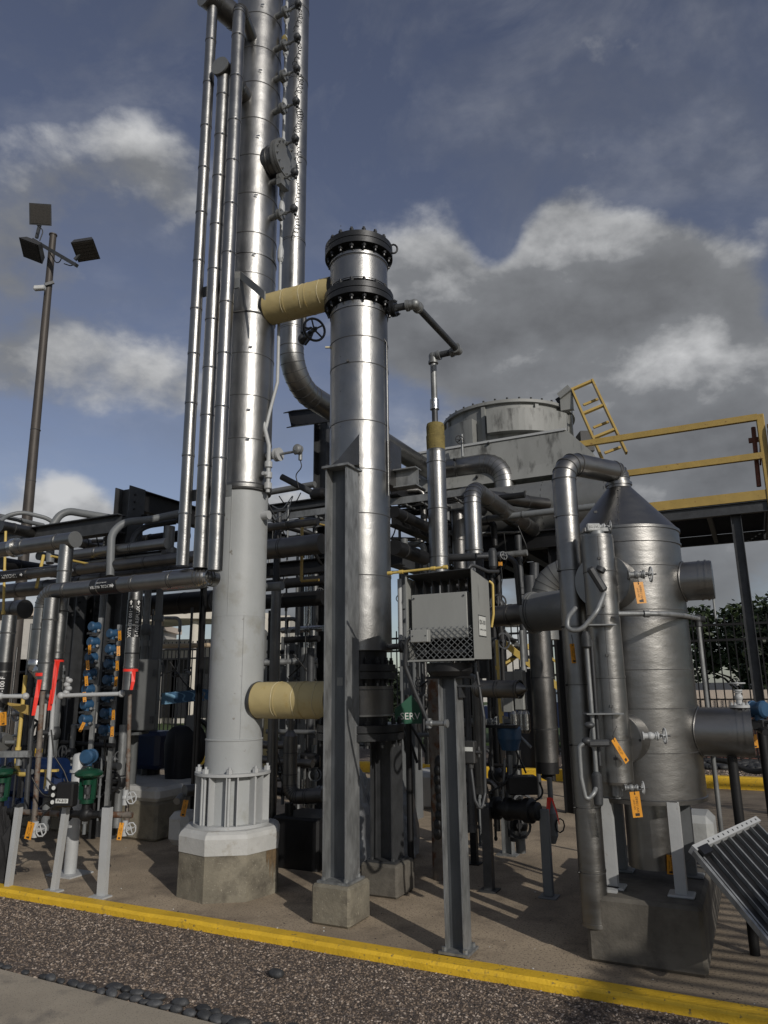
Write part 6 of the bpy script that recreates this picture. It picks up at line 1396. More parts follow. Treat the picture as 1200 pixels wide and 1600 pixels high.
mb = MB().m('black_steel'); mb.cyl(Vector((a.x, a.y, 0)), Vector((a.x, a.y, zat(450, 1255, 7.2))), .04, n=14); tag(mb.build('pot_stand'), 'black stand pipe under the dull silver pot', 'post')
mb = MB().m('galv'); q = P(497, 1238, 7.2); mb.cyl(q, q + D * .03, .06, n=20); mb.cyl(q + D * .04, q + D * .07, .06, n=20); mb.bolts(q + D * .07, D, .045, 4, .008, .01); tag(mb.build('pipe_flange'), 'small flange pair just left of the near steel column, low down', 'flange')
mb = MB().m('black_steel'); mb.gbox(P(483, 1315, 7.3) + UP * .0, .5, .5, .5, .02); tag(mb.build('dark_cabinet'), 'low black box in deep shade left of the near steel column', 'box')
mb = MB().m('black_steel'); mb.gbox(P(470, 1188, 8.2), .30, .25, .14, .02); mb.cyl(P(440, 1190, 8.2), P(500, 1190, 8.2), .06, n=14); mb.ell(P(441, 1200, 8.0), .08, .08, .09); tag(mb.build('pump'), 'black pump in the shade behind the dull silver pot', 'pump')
# capped pipe with tag left of the anchor skirt
a = P(289, 1236, 7.5); d_ = Vector((.75, .66, 0)).normalized(); mb = MB().m('jacket_dull'); mb.cyl(a, a + d_ * .5, rp(8.5, a) * 1.05, n=28); o = thing('capped_pipe', a, 'dull capped pipe end with an orange tag left of the anchor bolts', 'pipe'); mb.build('jacket', parent=o)
MB().m('silver_paint').cyl(a - d_ * .008, a, rp(8.5, a) * 1.1, n=28).build('end_cap', parent=o); MB().m('silver_paint').cyl(P(276, 1252, 7.4), P(284, 1244, 7.5), .035, n=16).build('stub', parent=o)
tagplate(288, 1263, 7.35, 8, 24, RAD(-10), 'orange tag hanging below the capped pipe end left of the anchor bolts')
mb = MB().m('plinth_paint'); mb.gbox(P(290, 1275, 7.6) - UP * .1, .25, .3, .3, .06); tag(mb.build('small_plinth'), 'small rounded pale plinth half hidden behind the tower foundation', 'foundation')

# ================================================================== plastic covered gear right of the exchanger foot
def crumple(c, sx, sy, sz, m, label, name, cat, seed):
    mb = MB().m(m); n, k = 26, 16; vs = []; fs = []
    for j in range(k + 1):
        th = math.pi * .5 * j / k * 1.15
        for i in range(n):
            ph = 2 * math.pi * i / n; u = Vector((math.sin(th) * math.cos(ph), math.sin(th) * math.sin(ph), max(math.cos(th), -.0)))
            q = 1 + .32 * mnoise.noise(u * 2.2 + Vector((seed, 0, 0))) + .16 * abs(mnoise.noise(u * 6 + Vector((0, seed, 0))))
            vs.append((c.x + u.x * sx * q, c.y + u.y * sy * q, max(0.01, c.z + u.z * sz * q) if j < k else 0.01))
    for j in range(k):
        for i in range(n): fs.append((j * n + i, (j + 1) * n + i, (j + 1) * n + (i + 1) % n, j * n + (i + 1) % n))
    mb.add(vs, fs, False); return tag(mb.build(name), label, cat)
g_ = G(560, 1345); crumple(Vector((g_.x, g_.y, 0)), .20, .25, .72, 'plastic_sheet', 'grey plastic sheeting bundled behind the near steel column', 'plastic_cover', 'sheeting', 3.1)
g_ = G(618, 1335); crumple(Vector((g_.x, g_.y, 0)), .21, .24, .70, 'plastic_sheet', 'dark plastic covered heap right of the rear steel column', 'plastic_cover', 'sheeting', 9.7)
g_ = G(662, 1265); mb = MB().m('plinth_paint'); mb.gbox(g_ + NN * .4 + UP * .22, .62, .75, .46, .05); tag(mb.build('white_plinth'), 'white painted foundation block right of the exchanger foot', 'foundation')
# green sign shaped like a little house with SERV lettering
q = P(638, 1112, 6.9); sg_ = thing('green_sign', q, 'green pointed board lettered SERV half hidden behind the exchanger foot', 'sign')
X = Vector((1, 0, 0)); w2 = rp(21, q); y0, y1, y2 = zat(638, 1131, 6.9), zat(638, 1108, 6.9), zat(638, 1086, 6.9)
mb = MB().m('green_sign'); bx = lambda x, z: Vector((q.x + x, q.y, z)); mb.prism([bx(-w2, y0), bx(w2, y0), bx(w2, y1), bx(.25 * w2, y2), bx(-w2, y1)], Vector((0, .02, 0))); text_mb(mb, 'SERV', bx(.12 * w2, (y0 + y1) / 2 + .0) + Vector((0, -.002, 0)), X, UP, .085, 'letter_white'); mb.build('board', parent=sg_)
mb = MB().m('black_steel'); mb.cyl(Vector((q.x, q.y + .06, 0)), Vector((q.x, q.y + .06, y2)), .03, n=10); mb.build('post', parent=sg_)
for k, pts in enumerate(([(628, 1135), (634, 1165), (640, 1195)], [(632, 1135), (645, 1170), (652, 1192)], [(640, 1130), (655, 1155), (665, 1175)])):
    cable('hose', [P(x, y, 7.6) for x, y in pts], .014, 'wire', ('leftmost', 'middle', 'rightmost')[k] + ' of the black hoses hanging under the green board', 'hose', .2)
mb = MB().m('black_steel'); a = P(690, 1255, 5.9)
for k in range(9): q = P(686 - 2 * math.sin(k), 1190 + k * 14, 6.0); mb.ell(q, .035, .035, .05, 10, 8)
tag(mb.build('chain'), 'black knotted hose hanging right behind the heater post', 'hose')

# ================================================================== LEFT YARD: big plinth, transmitters, valves, stands
pl = G(150, 1300); mb = MB().m('plinth_concrete'); c = G(128, 1306) + NN * .5; ln = 1.5
lpn = thing('wide_foundation', c, 'wide concrete foundation with pale cap behind the green control valves', 'foundation')
c0 = (G(60, 1300) + G(175, 1310)) / 2 + NN * .55
mb.gbox(c0 + UP * .20, 2.3, 1.0, .40, .03); mb.build('base', parent=lpn); MB().m('plinth_paint').gbox(c0 + UP * .475, 2.32, 1.02, .15, .04).build('painted_cap', parent=lpn)
c1 = G(182, 1290) + NN * .35; mb = MB().m('grey_paint'); mb.ibeam(c1 + UP * .55, c1 + UP * 2.4, D, .24, .24, .014); tag(mb.build('steel_column'), 'stout grey steel column on the wide foundation behind the right green valve', 'steel column')
# grey cabinet
q = P(222, 1085, 8.6); cbx = thing('electrical_cabinet', q, 'tall dark grey electrical cabinet right of the pipe marked T-100 REFLUX', 'cabinet')
w_, h_ = rp(24, q) * 2, (zat(222, 1030, 8.6) - zat(222, 1140, 8.6)); mb = MB().m('cabinet_grey'); mb.box(q, w_, .3, h_, .01, RAD(12)); mb.build('body', parent=cbx)
mb = MB().m('galv_dark'); mb.box(q + Vector((w_ * .5, -.16, h_ * .3)), .03, .04, .08); mb.box(q + Vector((w_ * .5, -.16, -h_ * .35)), .03, .04, .08); mb.build('latches', parent=cbx)
mb = MB().m('cabinet_grey'); mb.cyl(Vector((q.x - .1, q.y + .1, 0)), Vector((q.x - .1, q.y + .1, q.z)), .06, n=12); mb.box(q - UP * (h_ / 2 + .03) - Vector((.2, 0, 0)), .5, .35, .03); mb.build('stand', parent=cbx)
# transmitter racks
for col, (xb, items, Y) in enumerate(((0, [(148, 979), (146, 1003), (143, 1027), (141, 1052), (138, 1077), (136, 1101), (134, 1124)], 7.6), (1, [(176, 990), (174, 1014), (172, 1037), (170, 1062), (168, 1088), (166, 1114), (164, 1140)], 7.9))):
    ordn = ('topmost', 'second', 'third', 'fourth', 'fifth', 'sixth', 'lowest')
    for k, (px, py) in enumerate(items):
        transmitter(P(px, py, Y), .050, Vector((-.55, -.83, 0)), ordn[k] + (' blue transmitter of the left stack behind the drop pipes' if col == 0 else ' blue transmitter of the right stack beside the T-100 REFLUX pipe'), 'stacked blue transmitters')
    for k, (px, py) in enumerate(items):
        if col == 0 and k in (0, 5): continue
        if col == 1 and k == 4: continue
        tagplate(px + (-6 if col == 0 else 11), py + (12 if col == 0 else 3), Y - .12, 5, 15, RAD(4 if col else (8 if k < 6 else -20)), ordn[k] + ' orange tag in the ' + ('left' if col == 0 else 'right') + ' stack of blue transmitters')
    px0, px1 = items[0][0] + 9, items[-1][0] + 9
    a = P(px1, items[-1][1] + 30, Y + .1); mb = MB().m('galv'); mb.bar(Vector((a.x, a.y, .3)), Vector((a.x, a.y, zat(px0, items[0][1] - 15, Y))), .04, .04)
    for (px, py) in items: mb.cyl(Vector((a.x, a.y, zat(px, py + 8, Y))), P(px + 6, py + 6, Y), .014, n=8)
    tag(mb.build('instrument_rack'), ('left' if col == 0 else 'right') + ' upright galvanised rack that carries a stack of blue transmitters', 'rack')
# white level tube
for (x0, y0, x1, y1, Y, lb) in ((95, 1087, 190, 1084, 6.8, 'white level tube between the red ribboned drop pipes and the T-100 REFLUX pipe'), (0, 1088, 40, 1088, 6.7, 'short white level tube at the left picture edge')):
    a, b = P(x0, y0, Y), P(x1, y1, Y); mb = MB().m('white_paint'); mb.cyl(a, b, .019, n=14)
    for e in (a, b): mb.ell(e, .032, .03, .032)
    tag(mb.build('level_tube'), lb, 'pipe')
mb = MB().m('white_paint'); q = P(104, 1075, 6.85)
for k in range(4): mb.ell(q + Vector((.02 * (k % 2), 0, -.04 + .035 * k)), .03, .03, .025); 
mb.cyl(q - UP * .08, q + UP * .1, .015, n=10); tag(mb.build('needle_valves'), 'cluster of white needle valves at the left end of the white tube', 'valve')
# thin uprights
for (x0, y0, x1, y1, Y, hw, m, lb) in ((67, 1080, 53, 1290, 6.55, 4, 'rusty_pipe', 'flaking rusty upright pipe below the second drop pipe'), (85, 1065, 75, 1235, 6.9, 3.4, 'white_paint', 'white upright tube below the third drop pipe'),
    (203, 1085, 198, 1285, 6.75, 3.2, 'rusty_pipe', 'speckled thin pipe below the T-100 REFLUX pipe'), (52, 1090, 40, 1275, 6.8, 4, 'galv_dark', 'dark grey upright conduit at the far left'), (40, 1055, 28, 1172, 7.0, 3, 'yellow_pipe', 'yellow upright gas pipe at the far left'),
    (9, 830, 5, 960, 8.0, 2, 'yellow_pipe', 'yellow upright pipe high at the left picture edge'), (54, 1000, 54, 1036, 7.8, 2, 'yellow_pipe', 'short yellow pipe between the first two drop pipes')):
    a = P(x1, y1, Y); mb = MB().m(m); t = P(x0, y0, Y); r = rp(hw, a); mb.cyl(a, t, r, n=16); mb.cyl(a, a.lerp(t, .04), r * 1.5, n=12); mb.cyl(a.lerp(t, .5), a.lerp(t, .53), r * 1.35, n=12); tag(mb.build('upright_pipe'), lb, 'pipe')
mb = MB().m('yellow_pipe'); mb.cyl(P(68, 868, 7.6), P(57, 918, 7.4), .017, n=12); tag(mb.build('gas_pipe'), 'slanting yellow pipe just above the left end of the header', 'pipe')
mb = MB().m('yellow_pipe'); mb.cyl(P(80, 869, 7.7), P(190, 892, 9.0), .013, n=10); mb.ell(P(184, 890, 8.8), .03, .03, .03); tag(mb.build('gas_pipe'), 'thin yellow pipe slanting away behind the header', 'pipe')
mb = MB().m('yellow_pipe'); mb.tube(fillet([P(26, 1185, 6.9), P(26, 1198, 6.9), P(30, 1210, 6.85), P(45, 1210, 6.8)], .06), .02, 12); tag(mb.build('gas_pipe'), 'yellow pipe elbow above the left green valve', 'pipe')
mb = MB().m('yellow_rail'); mb.prism([P(6, 1097, 6.9), P(44, 1102, 6.9), P(46, 1118, 6.9), P(30, 1112, 6.9)], Vector((0, .03, 0))); tag(mb.build('yellow_bracket'), 'flat yellow bracket below the white tube at the left edge', 'bracket')
mb = MB().m('yellow_pipe'); mb.cyl(P(76, 1205, 7.1), P(73, 1232, 7.1), .03, n=12); mb.box(P(77, 1204, 7.1), .16, .05, .02); tag(mb.build('tee_wrench'), 'yellow tee handle behind the black positioner box', 'handle')
tagplate(5, 1123, 6.5, 11, 20, RAD(5), 'orange tag at the left picture edge below the white tube')
tagplate(46, 1298, 6.2, 11, 26, RAD(-12), 'orange tag on the white drain valve below the rusty pipe')
tagplate(188, 1299, 6.45, 7, 25, RAD(-5), 'orange tag on the white drain valve below the speckled pipe')
def octwheel_valve(px, py, Y, label):
    q = P(px, py, Y); o = thing('drain_valve', q, label, 'valve', 'white drain valves with octagonal wheels'); mb = MB().m('white_paint'); mb.cyl(q - UP * .06, q + UP * .06, .024, n=12); mb.cyl(q, q + Vector((.06, -.02, 0)), .018, n=10); mb.ell(q, .03, .03, .03); mb.build('valve_body', parent=o)
    c = q + Vector((.062, -.03, 0)); n = 8; mb = MB().m('white_paint'); pts = [c + Vector((.042 * math.cos(2 * math.pi * k / n + .4), 0, .05 * math.sin(2 * math.pi * k / n + .4))) for k in range(n)]; mb.tube(pts, .0065, 6, closed=True)
    for k in (0, 2, 4, 6): mb.cyl(c, pts[k], .005, n=6)
    mb.build('handwheel', parent=o)
octwheel_valve(55, 1296, 6.3, 'white drain valve below the rusty pipe at the left'); octwheel_valve(195, 1294, 6.5, 'white drain valve below the speckled pipe'); octwheel_valve(196, 1246, 6.55, 'upper white valve on the speckled pipe')
# flanged pipe line that carries the control valves
Yv_ = 6.5
def stand(px0, py0, px1, py1, label, hw=6, foot=True):
    b = G(px1, py1); t = P(px0, py0, b.y); o = thing('pipe_stand', b, label, 'stand', 'white angle iron pipe stands'); mb = MB().m('white_paint'); w_ = rp(hw, b) * 2
    d = (t - b).normalized(); sx = Vector((.95, -.3, 0)); sx = (sx - d * sx.dot(d)).normalized(); mb.bar(b, t, w_, .008, side=sx); mb.bar(b + sx * w_ * .46 + Vector((0, .025, 0)), t + sx * w_ * .46 + Vector((0, .025, 0)), .008, .05, side=sx); mb.build('angle_bar', parent=o)
    if foot: mb = MB().m('white_paint'); mb.gbox(b + UP * .006, .15, .10, .012); mb.build('foot_plate', parent=o)
stand(27, 1262, 10, 1388, 'leftmost white stand, leaning, without visible foot plate', 4.4, False)
stand(101, 1262, 82, 1393, 'middle leaning white stand with a foot plate near the yellow kerb', 4.4)
stand(166, 1262, 157, 1402, 'right hand white stand, widest, with a rusty foot plate', 7.2)
bl = G(109, 1366); o = thing('pipe_bollard', bl, 'round topped white pipe post on a square plate behind the black positioner box', 'post')
q = zat(115, 1176, bl.y); mb = MB().m('white_paint'); rb = rp(9.5, bl); mb.lathe(bl, [(.01, rb * .96), (.05, rb), (q - rb * .6, rb), (q - rb * .2, rb * .8), (q, .001)], n=28, smooth_prof=True); mb.ring(bl + UP * (q - .16), UP, rb, rb + .02, .02, 24); mb.build('pipe', parent=o)
mb = MB().m('white_paint'); mb.gbox(bl + UP * .006, .30, .26, .012); mb.build('base_plate', parent=o)
def control_valve(px, py, Y, label):
    q = P(px, py, Y); o = thing('control_valve', q - UP * .35, label, 'valve', 'green topped control valves'); R_ = .115
    mb = MB().m('green_paint'); mb.lathe(q, [(-.045, R_ * .35), (-.03, R_ * .8), (-.012, R_), (.006, R_), (.012, R_ * .93), (.03, R_ * .75), (.042, R_ * .2), (.05, .02), (.055, 0)], n=40)
    for k in range(12): a_ = k / 12 * 6.283; mb.cyl(q + Vector((math.cos(a_) * R_ * .93, math.sin(a_) * R_ * .93, -.02)), q + Vector((math.cos(a_) * R_ * .93, math.sin(a_) * R_ * .93, .014)), .006, n=6)
    mb.build('diaphragm_case', parent=o)
    mb = MB().m('green_paint')
    for s_ in (-1, 1): mb.bar(q + Vector((s_ * .055, 0, -.04)), q + Vector((s_ * .05, 0, -.21)), .03, .035)
    mb.cyl(q - UP * .21, q - UP * .24, .06, n=20); mb.cyl(q - UP * .05, q - UP * .09, .05, n=16); mb.build('yoke', parent=o)
    mb = MB().m('galv_dark'); mb.cyl(q - UP * .05, q - UP * .3, .012, n=8); mb.cyl(q - UP * .12, q - UP * .17, .03, n=14); mb.build('stem', parent=o)
    mb = MB().m('black_steel'); c = q - UP * .33; ax = Vector((.98, -.15, 0)).normalized(); mb.ell(c, .06, .05, .06); mb.cyl(c, c + UP * .1, .035, n=14)
    mb.lathe(c - ax * .17, [(0, .06), (.02, .06), (.022, .03), (.1, .03), (.17, .05), (.24, .03), (.315, .03), (.318, .06), (.34, .06)], ax, 24); mb.build('valve_body', parent=o); return c, ax
c1_, ax1 = control_valve(139, 1208, 6.55, 'right hand control valve with a green mushroom top, beside the box marked FV-313')
c2_, ax2 = control_valve(5, 1206, 6.8, 'left hand control valve with a green mushroom top, cut by the picture edge')
fl = thing('valve_line', c1_, 'rusty flanged pipe line that passes through both green topped control valves', 'pipe')
mb = MB().m('rusty_pipe'); mb.cyl(c1_ + ax1 * .17, c1_ + ax1 * .42, .026, n=16); mb.cyl(c1_ - ax1 * .17, c2_ + ax2 * .17, .024, n=16)
mb.build('run', parent=fl)
for cc in (c1_ + ax1 * .185, c1_ - ax1 * .19, c2_ + ax2 * .2): mb = MB().m('galv_dark'); mb.cyl(cc - ax1 * .012, cc + ax1 * .012, .07, n=24); mb.bolts(cc + ax1 * .012, ax1, .054, 4, .009, .012, .03, .5); mb.build('flange', parent=fl)
# positioner box marked FV-313
q = P(105, 1241, 6.35); pb = thing('valve_positioner', q, 'black positioner box marked FV-313 with three gauges in front of the white pipe post', 'positioner')
mb = MB().m('label_black'); mb.box(q, .15, .10, .19, .012, RAD(-8)); mb.build('box', parent=pb)
mb = MB().m('sign_white'); n_ = Vector((math.sin(RAD(-8)), -math.cos(RAD(-8)), 0)); xx = Vector((math.cos(RAD(-8)), math.sin(RAD(-8)), 0)); mb.obox(q + n_ * .0515 - UP * .045 - xx * .012, xx, UP, n_, .11, .034, .002); text_mb(mb, 'FV-313', q + n_ * .053 - UP * .045 - xx * .012, xx, UP, .03, 'label_black', off=.0006, bold=.03); mb.build('name_strip', parent=pb)
for k in range(3): mb = MB().m('bolt_metal'); c = q - xx * .095 + UP * (.055 - .055 * k) + n_ * .03; mb.cyl(c, c + n_ * .02, .02, n=18); mb.m('sign_white').cyl(c + n_ * .02, c + n_ * .022, .016, n=18); mb.build('gauge', parent=pb)
MB().m('black_steel').obox(q - xx * .13 - n_ * .02 + UP * .01, xx, n_, UP, .07, .06, .12).build('relay_block', parent=pb)
for k, pts in enumerate(([(93, 1232), (80, 1224), (72, 1215)], [(92, 1247), (75, 1252), (62, 1262)], [(92, 1240), (70, 1246), (58, 1230), (50, 1215)], [(107, 1224), (100, 1205), (84, 1180), (80, 1140)], [(55, 1290), (70, 1270), (90, 1255)])):
    cable('cable', [P(x, y, 6.35) for x, y in pts], .007, 'wire', ('uppermost', 'third', 'second', 'long rising', 'lowest') [k] + ' black cable at the box marked FV-313', bend=.1)
mb = MB().m('blue_paint'); q = P(139, 1182, 7.0); transmitter(q, .065, (-.1, -1, 0), 'blue round transmitter right of the white pipe post', None); 
mb = MB().m('galv'); mb.obox(P(23, 1178, 6.6), (1, 0, 0), (0, 1, 0), UP, .26, .08, .05); mb.cyl(P(30, 1182, 6.62), P(29, 1196, 6.62), .025, n=12); tag(mb.build('channel_bracket'), 'short level galvanised channel at the far left above the green valve', 'bracket')
# blue skid and covered things behind
mb = MB().m('deep_blue'); c = P(40, 1215, 8.4); mb.gbox(c, 1.6, .5, .30, .05); mb.cyl(c - D * .7 + UP * .15 - NN * .2, c + D * .8 + UP * .15 - NN * .2, .10, n=20); mb.gbox(c - D * .3 - UP * .25 - NN * .1, 1.2, .4, .18, .03); tag(mb.build('blue_machine'), 'bright blue machine casing low at the left behind the green valves', 'machine')
g_ = G(-6, 1415); crumple(G(2, 1385) + Vector((-.12, .12, 0)), .13, .15, .52, 'dark_cloth', 'dark cloth cover at the left picture edge just behind the kerb', 'cloth_cover', 'cover', 5.5)
mb = MB().m('silver_paint'); a = P(-8, 1154, 6.9); mb.cyl(a, P(9, 1160, 6.85), .075, n=24); mb.cyl(P(9, 1160, 6.85), P(24, 1160, 6.85), .02, n=10); tag(mb.build('capped_pipe'), 'silver capped pipe end poking in at the left picture edge', 'pipe')
# navy tank and figure-high machine in deep shade
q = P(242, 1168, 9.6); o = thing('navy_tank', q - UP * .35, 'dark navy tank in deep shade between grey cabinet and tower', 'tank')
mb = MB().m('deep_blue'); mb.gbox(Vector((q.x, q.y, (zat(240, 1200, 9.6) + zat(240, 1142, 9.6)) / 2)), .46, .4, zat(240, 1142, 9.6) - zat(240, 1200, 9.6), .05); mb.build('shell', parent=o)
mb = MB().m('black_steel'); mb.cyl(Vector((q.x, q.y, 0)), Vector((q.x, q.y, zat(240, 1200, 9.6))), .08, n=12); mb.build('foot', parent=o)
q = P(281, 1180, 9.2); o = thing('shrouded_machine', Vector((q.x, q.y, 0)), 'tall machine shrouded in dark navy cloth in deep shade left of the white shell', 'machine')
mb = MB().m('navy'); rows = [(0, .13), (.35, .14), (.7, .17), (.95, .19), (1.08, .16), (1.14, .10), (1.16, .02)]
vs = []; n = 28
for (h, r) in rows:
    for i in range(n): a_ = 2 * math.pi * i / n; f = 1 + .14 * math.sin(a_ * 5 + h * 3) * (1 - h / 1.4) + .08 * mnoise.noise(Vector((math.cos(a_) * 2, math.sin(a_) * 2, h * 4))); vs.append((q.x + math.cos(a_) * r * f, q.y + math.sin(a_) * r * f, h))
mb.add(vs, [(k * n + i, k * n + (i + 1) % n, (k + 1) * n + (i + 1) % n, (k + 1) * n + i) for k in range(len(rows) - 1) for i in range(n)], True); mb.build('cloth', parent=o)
mb = MB().m('black_steel'); q = P(308, 1165, 9.4); mb.tube([q + Vector((.18 * math.cos(t / 24 * 6.283), 0, .30 * math.sin(t / 24 * 6.283))) for t in range(24)], .03, 8, closed=True); mb.ell(q, .12, .08, .24); tag(mb.build('hose_reel'), 'black round hose reel just left of the white tower shell', 'reel')
mb = MB().m('grey_paint'); mb.box(P(299, 1132, 9.2), .12, .05, .22); mb.box(P(297, 1152, 9.2), .07, .04, .14); tag(mb.build('meter_box'), 'small grey meter box above the hose reel', 'meter')
mb = MB().m('black_steel'); g_ = G(224, 1208); mb.gbox(g_ + UP * .05, .5, .3, .1, .03); mb.cyl(g_ - D * .2 + UP * .12, g_ + D * .2 + UP * .12, .06, n=12); tag(mb.build('hose_heap'), 'dark heap of hoses on the ground below the navy tank', 'hose')
mb = MB().m('black_steel'); g_ = G(252, 1262); mb.gbox(g_ + UP * .04, .4, .2, .08, .03); mb.tube([g_ + UP * .1 + Vector((.15 * math.cos(t), .12 * math.sin(t), .02 * math.sin(3 * t))) for t in [k * .5 for k in range(12)]], .02, 6); tag(mb.build('hose_heap'), 'second dark coil on the ground at the foot of the shrouded machine', 'hose')
# blue patterned board
q0, q1 = P(253, 1092, 9.9), P(313, 1086, 9.9); bb = thing('blue_board', q0, 'light blue board with dark wavy stripes, low before the fence left of the tower', 'board')
hB = zat(280, 1074, 9.9) - zat(280, 1092, 9.9); ex = (q1 - q0).normalized(); Lg = (q1 - q0).length
mb = MB().m('camo_light'); mb.obox((q0 + q1) / 2, ex, UP, NN, Lg, hB, .02)
for k in range(4):
    x = .05 + k * .26 * Lg; pts_u = [q0 + ex * (x + .06 * math.sin(j * .9)) + ex * j * .035 + UP * (hB * (.5 - j / 6)) for j in range(7)]; fr_n = ex.cross(UP)
    if fr_n.y > 0: fr_n = -fr_n
    vs = []
    for p in pts_u: vs += [p + fr_n * .0115, p + ex * .11 + fr_n * .0115]
    mb.m('camo_dark').add(vs, [(2 * i, 2 * i + 1, 2 * i + 3, 2 * i + 2) for i in range(6)])
mb.build('panel', parent=bb)
# beige pipes in front of the building
for (pts, Y, r, lb) in (([(243, 955), (240, 1010), (330, 1008)], 11, .035, 'beige upright pipe with level arm in front of the canopy'), ([(243, 968), (254, 970), (252, 1003)], 11, .025, 'small beige loop pipe next to the upright beige pipe'), ([(222, 965), (243, 963)], 11, .022, 'upper short beige pipe reaching left'), ([(222, 983), (243, 980)], 11, .022, 'lower short beige pipe reaching left')):
    mb = MB().m('beige_pipe'); mb.tube(fillet([P(x, y, Y) for x, y in pts], .05), r, 12); tag(mb.build('beige_pipe'), lb, 'pipe')

gravel('yard_grit', 420, lambda: grid(random.uniform(-4, 3), .02 + 2.2 * random.random() ** 2.2), .0, (.003, .010), ['gravel_a', 'sign_white', 'gravel_c'], 'scattered grit and paint flakes on the concrete just behind the kerb')
# ================================================================== FLOODLIGHT MAST
lq = P(43, 812, 23.0); lt = P(84, 366, 23.0); zl1 = lt.z; LX = Vector((P(62, 590, 23).x, 23.0, 0))
lm = thing('floodlight_mast', LX, 'tall brown floodlight mast with three lamp heads and a camera at the left', 'lamp mast')
lx0, lx1 = P(42, 815, 23.0), P(83, 368, 23.0)
mb = MB().m('pole_steel'); foot = lx0 + (lx0 - lx1).normalized() * (lx0.z / ((lx1 - lx0).normalized().z)); mb.tube([foot, lx0, lx1], .17, 20, r_fn=lambda f: .185 - .07 * f * f)
for y, x in ((672, 55.5), (752, 48)): q = P(x, y, 23.0); mb.m('seam').ring(q, (lx1 - lx0), .15, .165, .02, 20)
mb.m('pole_steel').cyl(lx1, lx1 + UP * .04, .14, n=16); mb.build('pole', parent=lm)
mb = MB().m('galv_dark'); aL, aR = P(52, 375, 22.8), P(120, 415, 22.0); mb.bar(aL, aR, .12, .12, side=UP); mb.build('crossarm', parent=lm)
def lamp(px, py, Y, w_, face, up, arm, dp=.28, taper=.78):
    c = P(px, py, Y); f = V3(face).normalized(); u = V3(up); u = (u - f * u.dot(f)).normalized(); x = u.cross(f); hw = rp(w_ / 2, c)
    mb = MB().m('lamp_body'); F_ = [c + x * i * hw + u * j * hw for i, j in ((-1, -1), (1, -1), (1, 1), (-1, 1))]; Bk = [c - f * dp + x * i * hw * taper + u * j * hw * taper for i, j in ((-1, -1), (1, -1), (1, 1), (-1, 1))]
    mb.add(F_ + Bk, [(0, 1, 2, 3), (7, 6, 5, 4)] + [(i, i + 4, (i + 1) % 4 + 4, (i + 1) % 4) for i in range(4)]); 
    for k in range(6): mb.obox(c - f * (dp + .02) + u * hw * (-.6 + .24 * k), x, u, f, hw * 1.3, .02, .05)
    o = mb.build('lamp_head', parent=lm); mb = MB().m('lamp_glass'); mb.obox(c + f * .006, x, u, f, hw * 1.74, hw * 1.74, .012)
    for k in range(-2, 3): mb.obox(c + f * .013 + x * hw * .33 * k, x, u, f, .012, hw * 1.7, .004)
    mb.build('glass', parent=o)
    mb = MB().m('galv_dark'); mb.bar(c - f * dp * .6, arm, .09, .09); mb.build('knuckle', parent=o)
lamp(63, 335, 22.6, 33, (.12, -.95, -.32), (0, 0, 1), P(57, 372, 22.8))
lamp(48, 392, 22.4, 34, (-.35, -.45, -.82), (-.6, .2, .7), P(62, 381, 22.7))
lamp(134, 392, 22.0, 34, (.25, -.42, -.87), (.5, .35, .75), P(117, 406, 22.1), .32)
mb = MB().m('white_paint'); mb.obox(P(62, 450, 22.6), Vector((-.9, -.3, -.25)), (0, 0, 1), (0, 1, 0), .36, .16, .18, .03); mb.m('galv_dark').bar(P(70, 445, 22.8), P(84, 441, 22.9), .08, .1); mb.build('camera', parent=lm)
for pts in ([(58, 352), (68, 360), (62, 376)], [(78, 395), (90, 415), (98, 400)], [(100, 412), (112, 416), (118, 410)]):
    mb = MB().m('wire'); mb.tube(fillet([P(x, y, 22.5) for x, y in pts], .2), .018, 6); mb.build('cable', parent=lm)

# ================================================================== FENCE, WALL, BUILDINGS, CARS, TREES
FT = 11.4; fh = 2.78
posts = [-12.0 + 2.4 * k for k in range(11)]
names_f = ['far left', 'left', 'mid left', 'seventh', 'sixth', 'fifth', 'fourth', 'third', 'second', 'right', 'far right']
def fence_panel(s, label):
    o = thing('fence_panel', grid(s, FT), label, 'fence', 'black picket fence panels'); mb = MB().m('black_steel')
    mb.gbox(grid(s, FT, .1 + fh / 2), .08, .08, fh + .1); mb.build('post', parent=o)
    for z in (.22, fh - .38, fh - .08): mb = MB().m('black_steel'); mb.obox(grid(s + 1.2, FT, z), D, NN, UP, 2.32, .04, .045); mb.build('rail', parent=o)
    mb = MB().m('black_steel')
    for k in range(1, 16): mb.gbox(grid(s + k * .15, FT, .12 + fh / 2), .024, .022, fh - .05)
    mb.build('pickets', parent=o); return o
fp = [('panel furthest left, behind the blue machine'), ('panel seen behind the left stack of transmitters'), ('panel behind the pipe marked T-100 REFLUX'), ('panel with the beige pipes in front of it'), ('panel behind the white tower shell'), ('panel behind the near steel column'), ('panel behind the heater box'), ('panel left of the dull pipe, before the brick wall'), ('panel directly behind the tall bent pipe'), ('panel behind the side nozzles of the vessel'), ('panel at the right picture edge'), ('panel beyond the right picture edge post')]
for k, s in enumerate([-15.4 + 2.4 * k for k in range(12)]): fence_panel(s, 'black fence ' + fp[k])
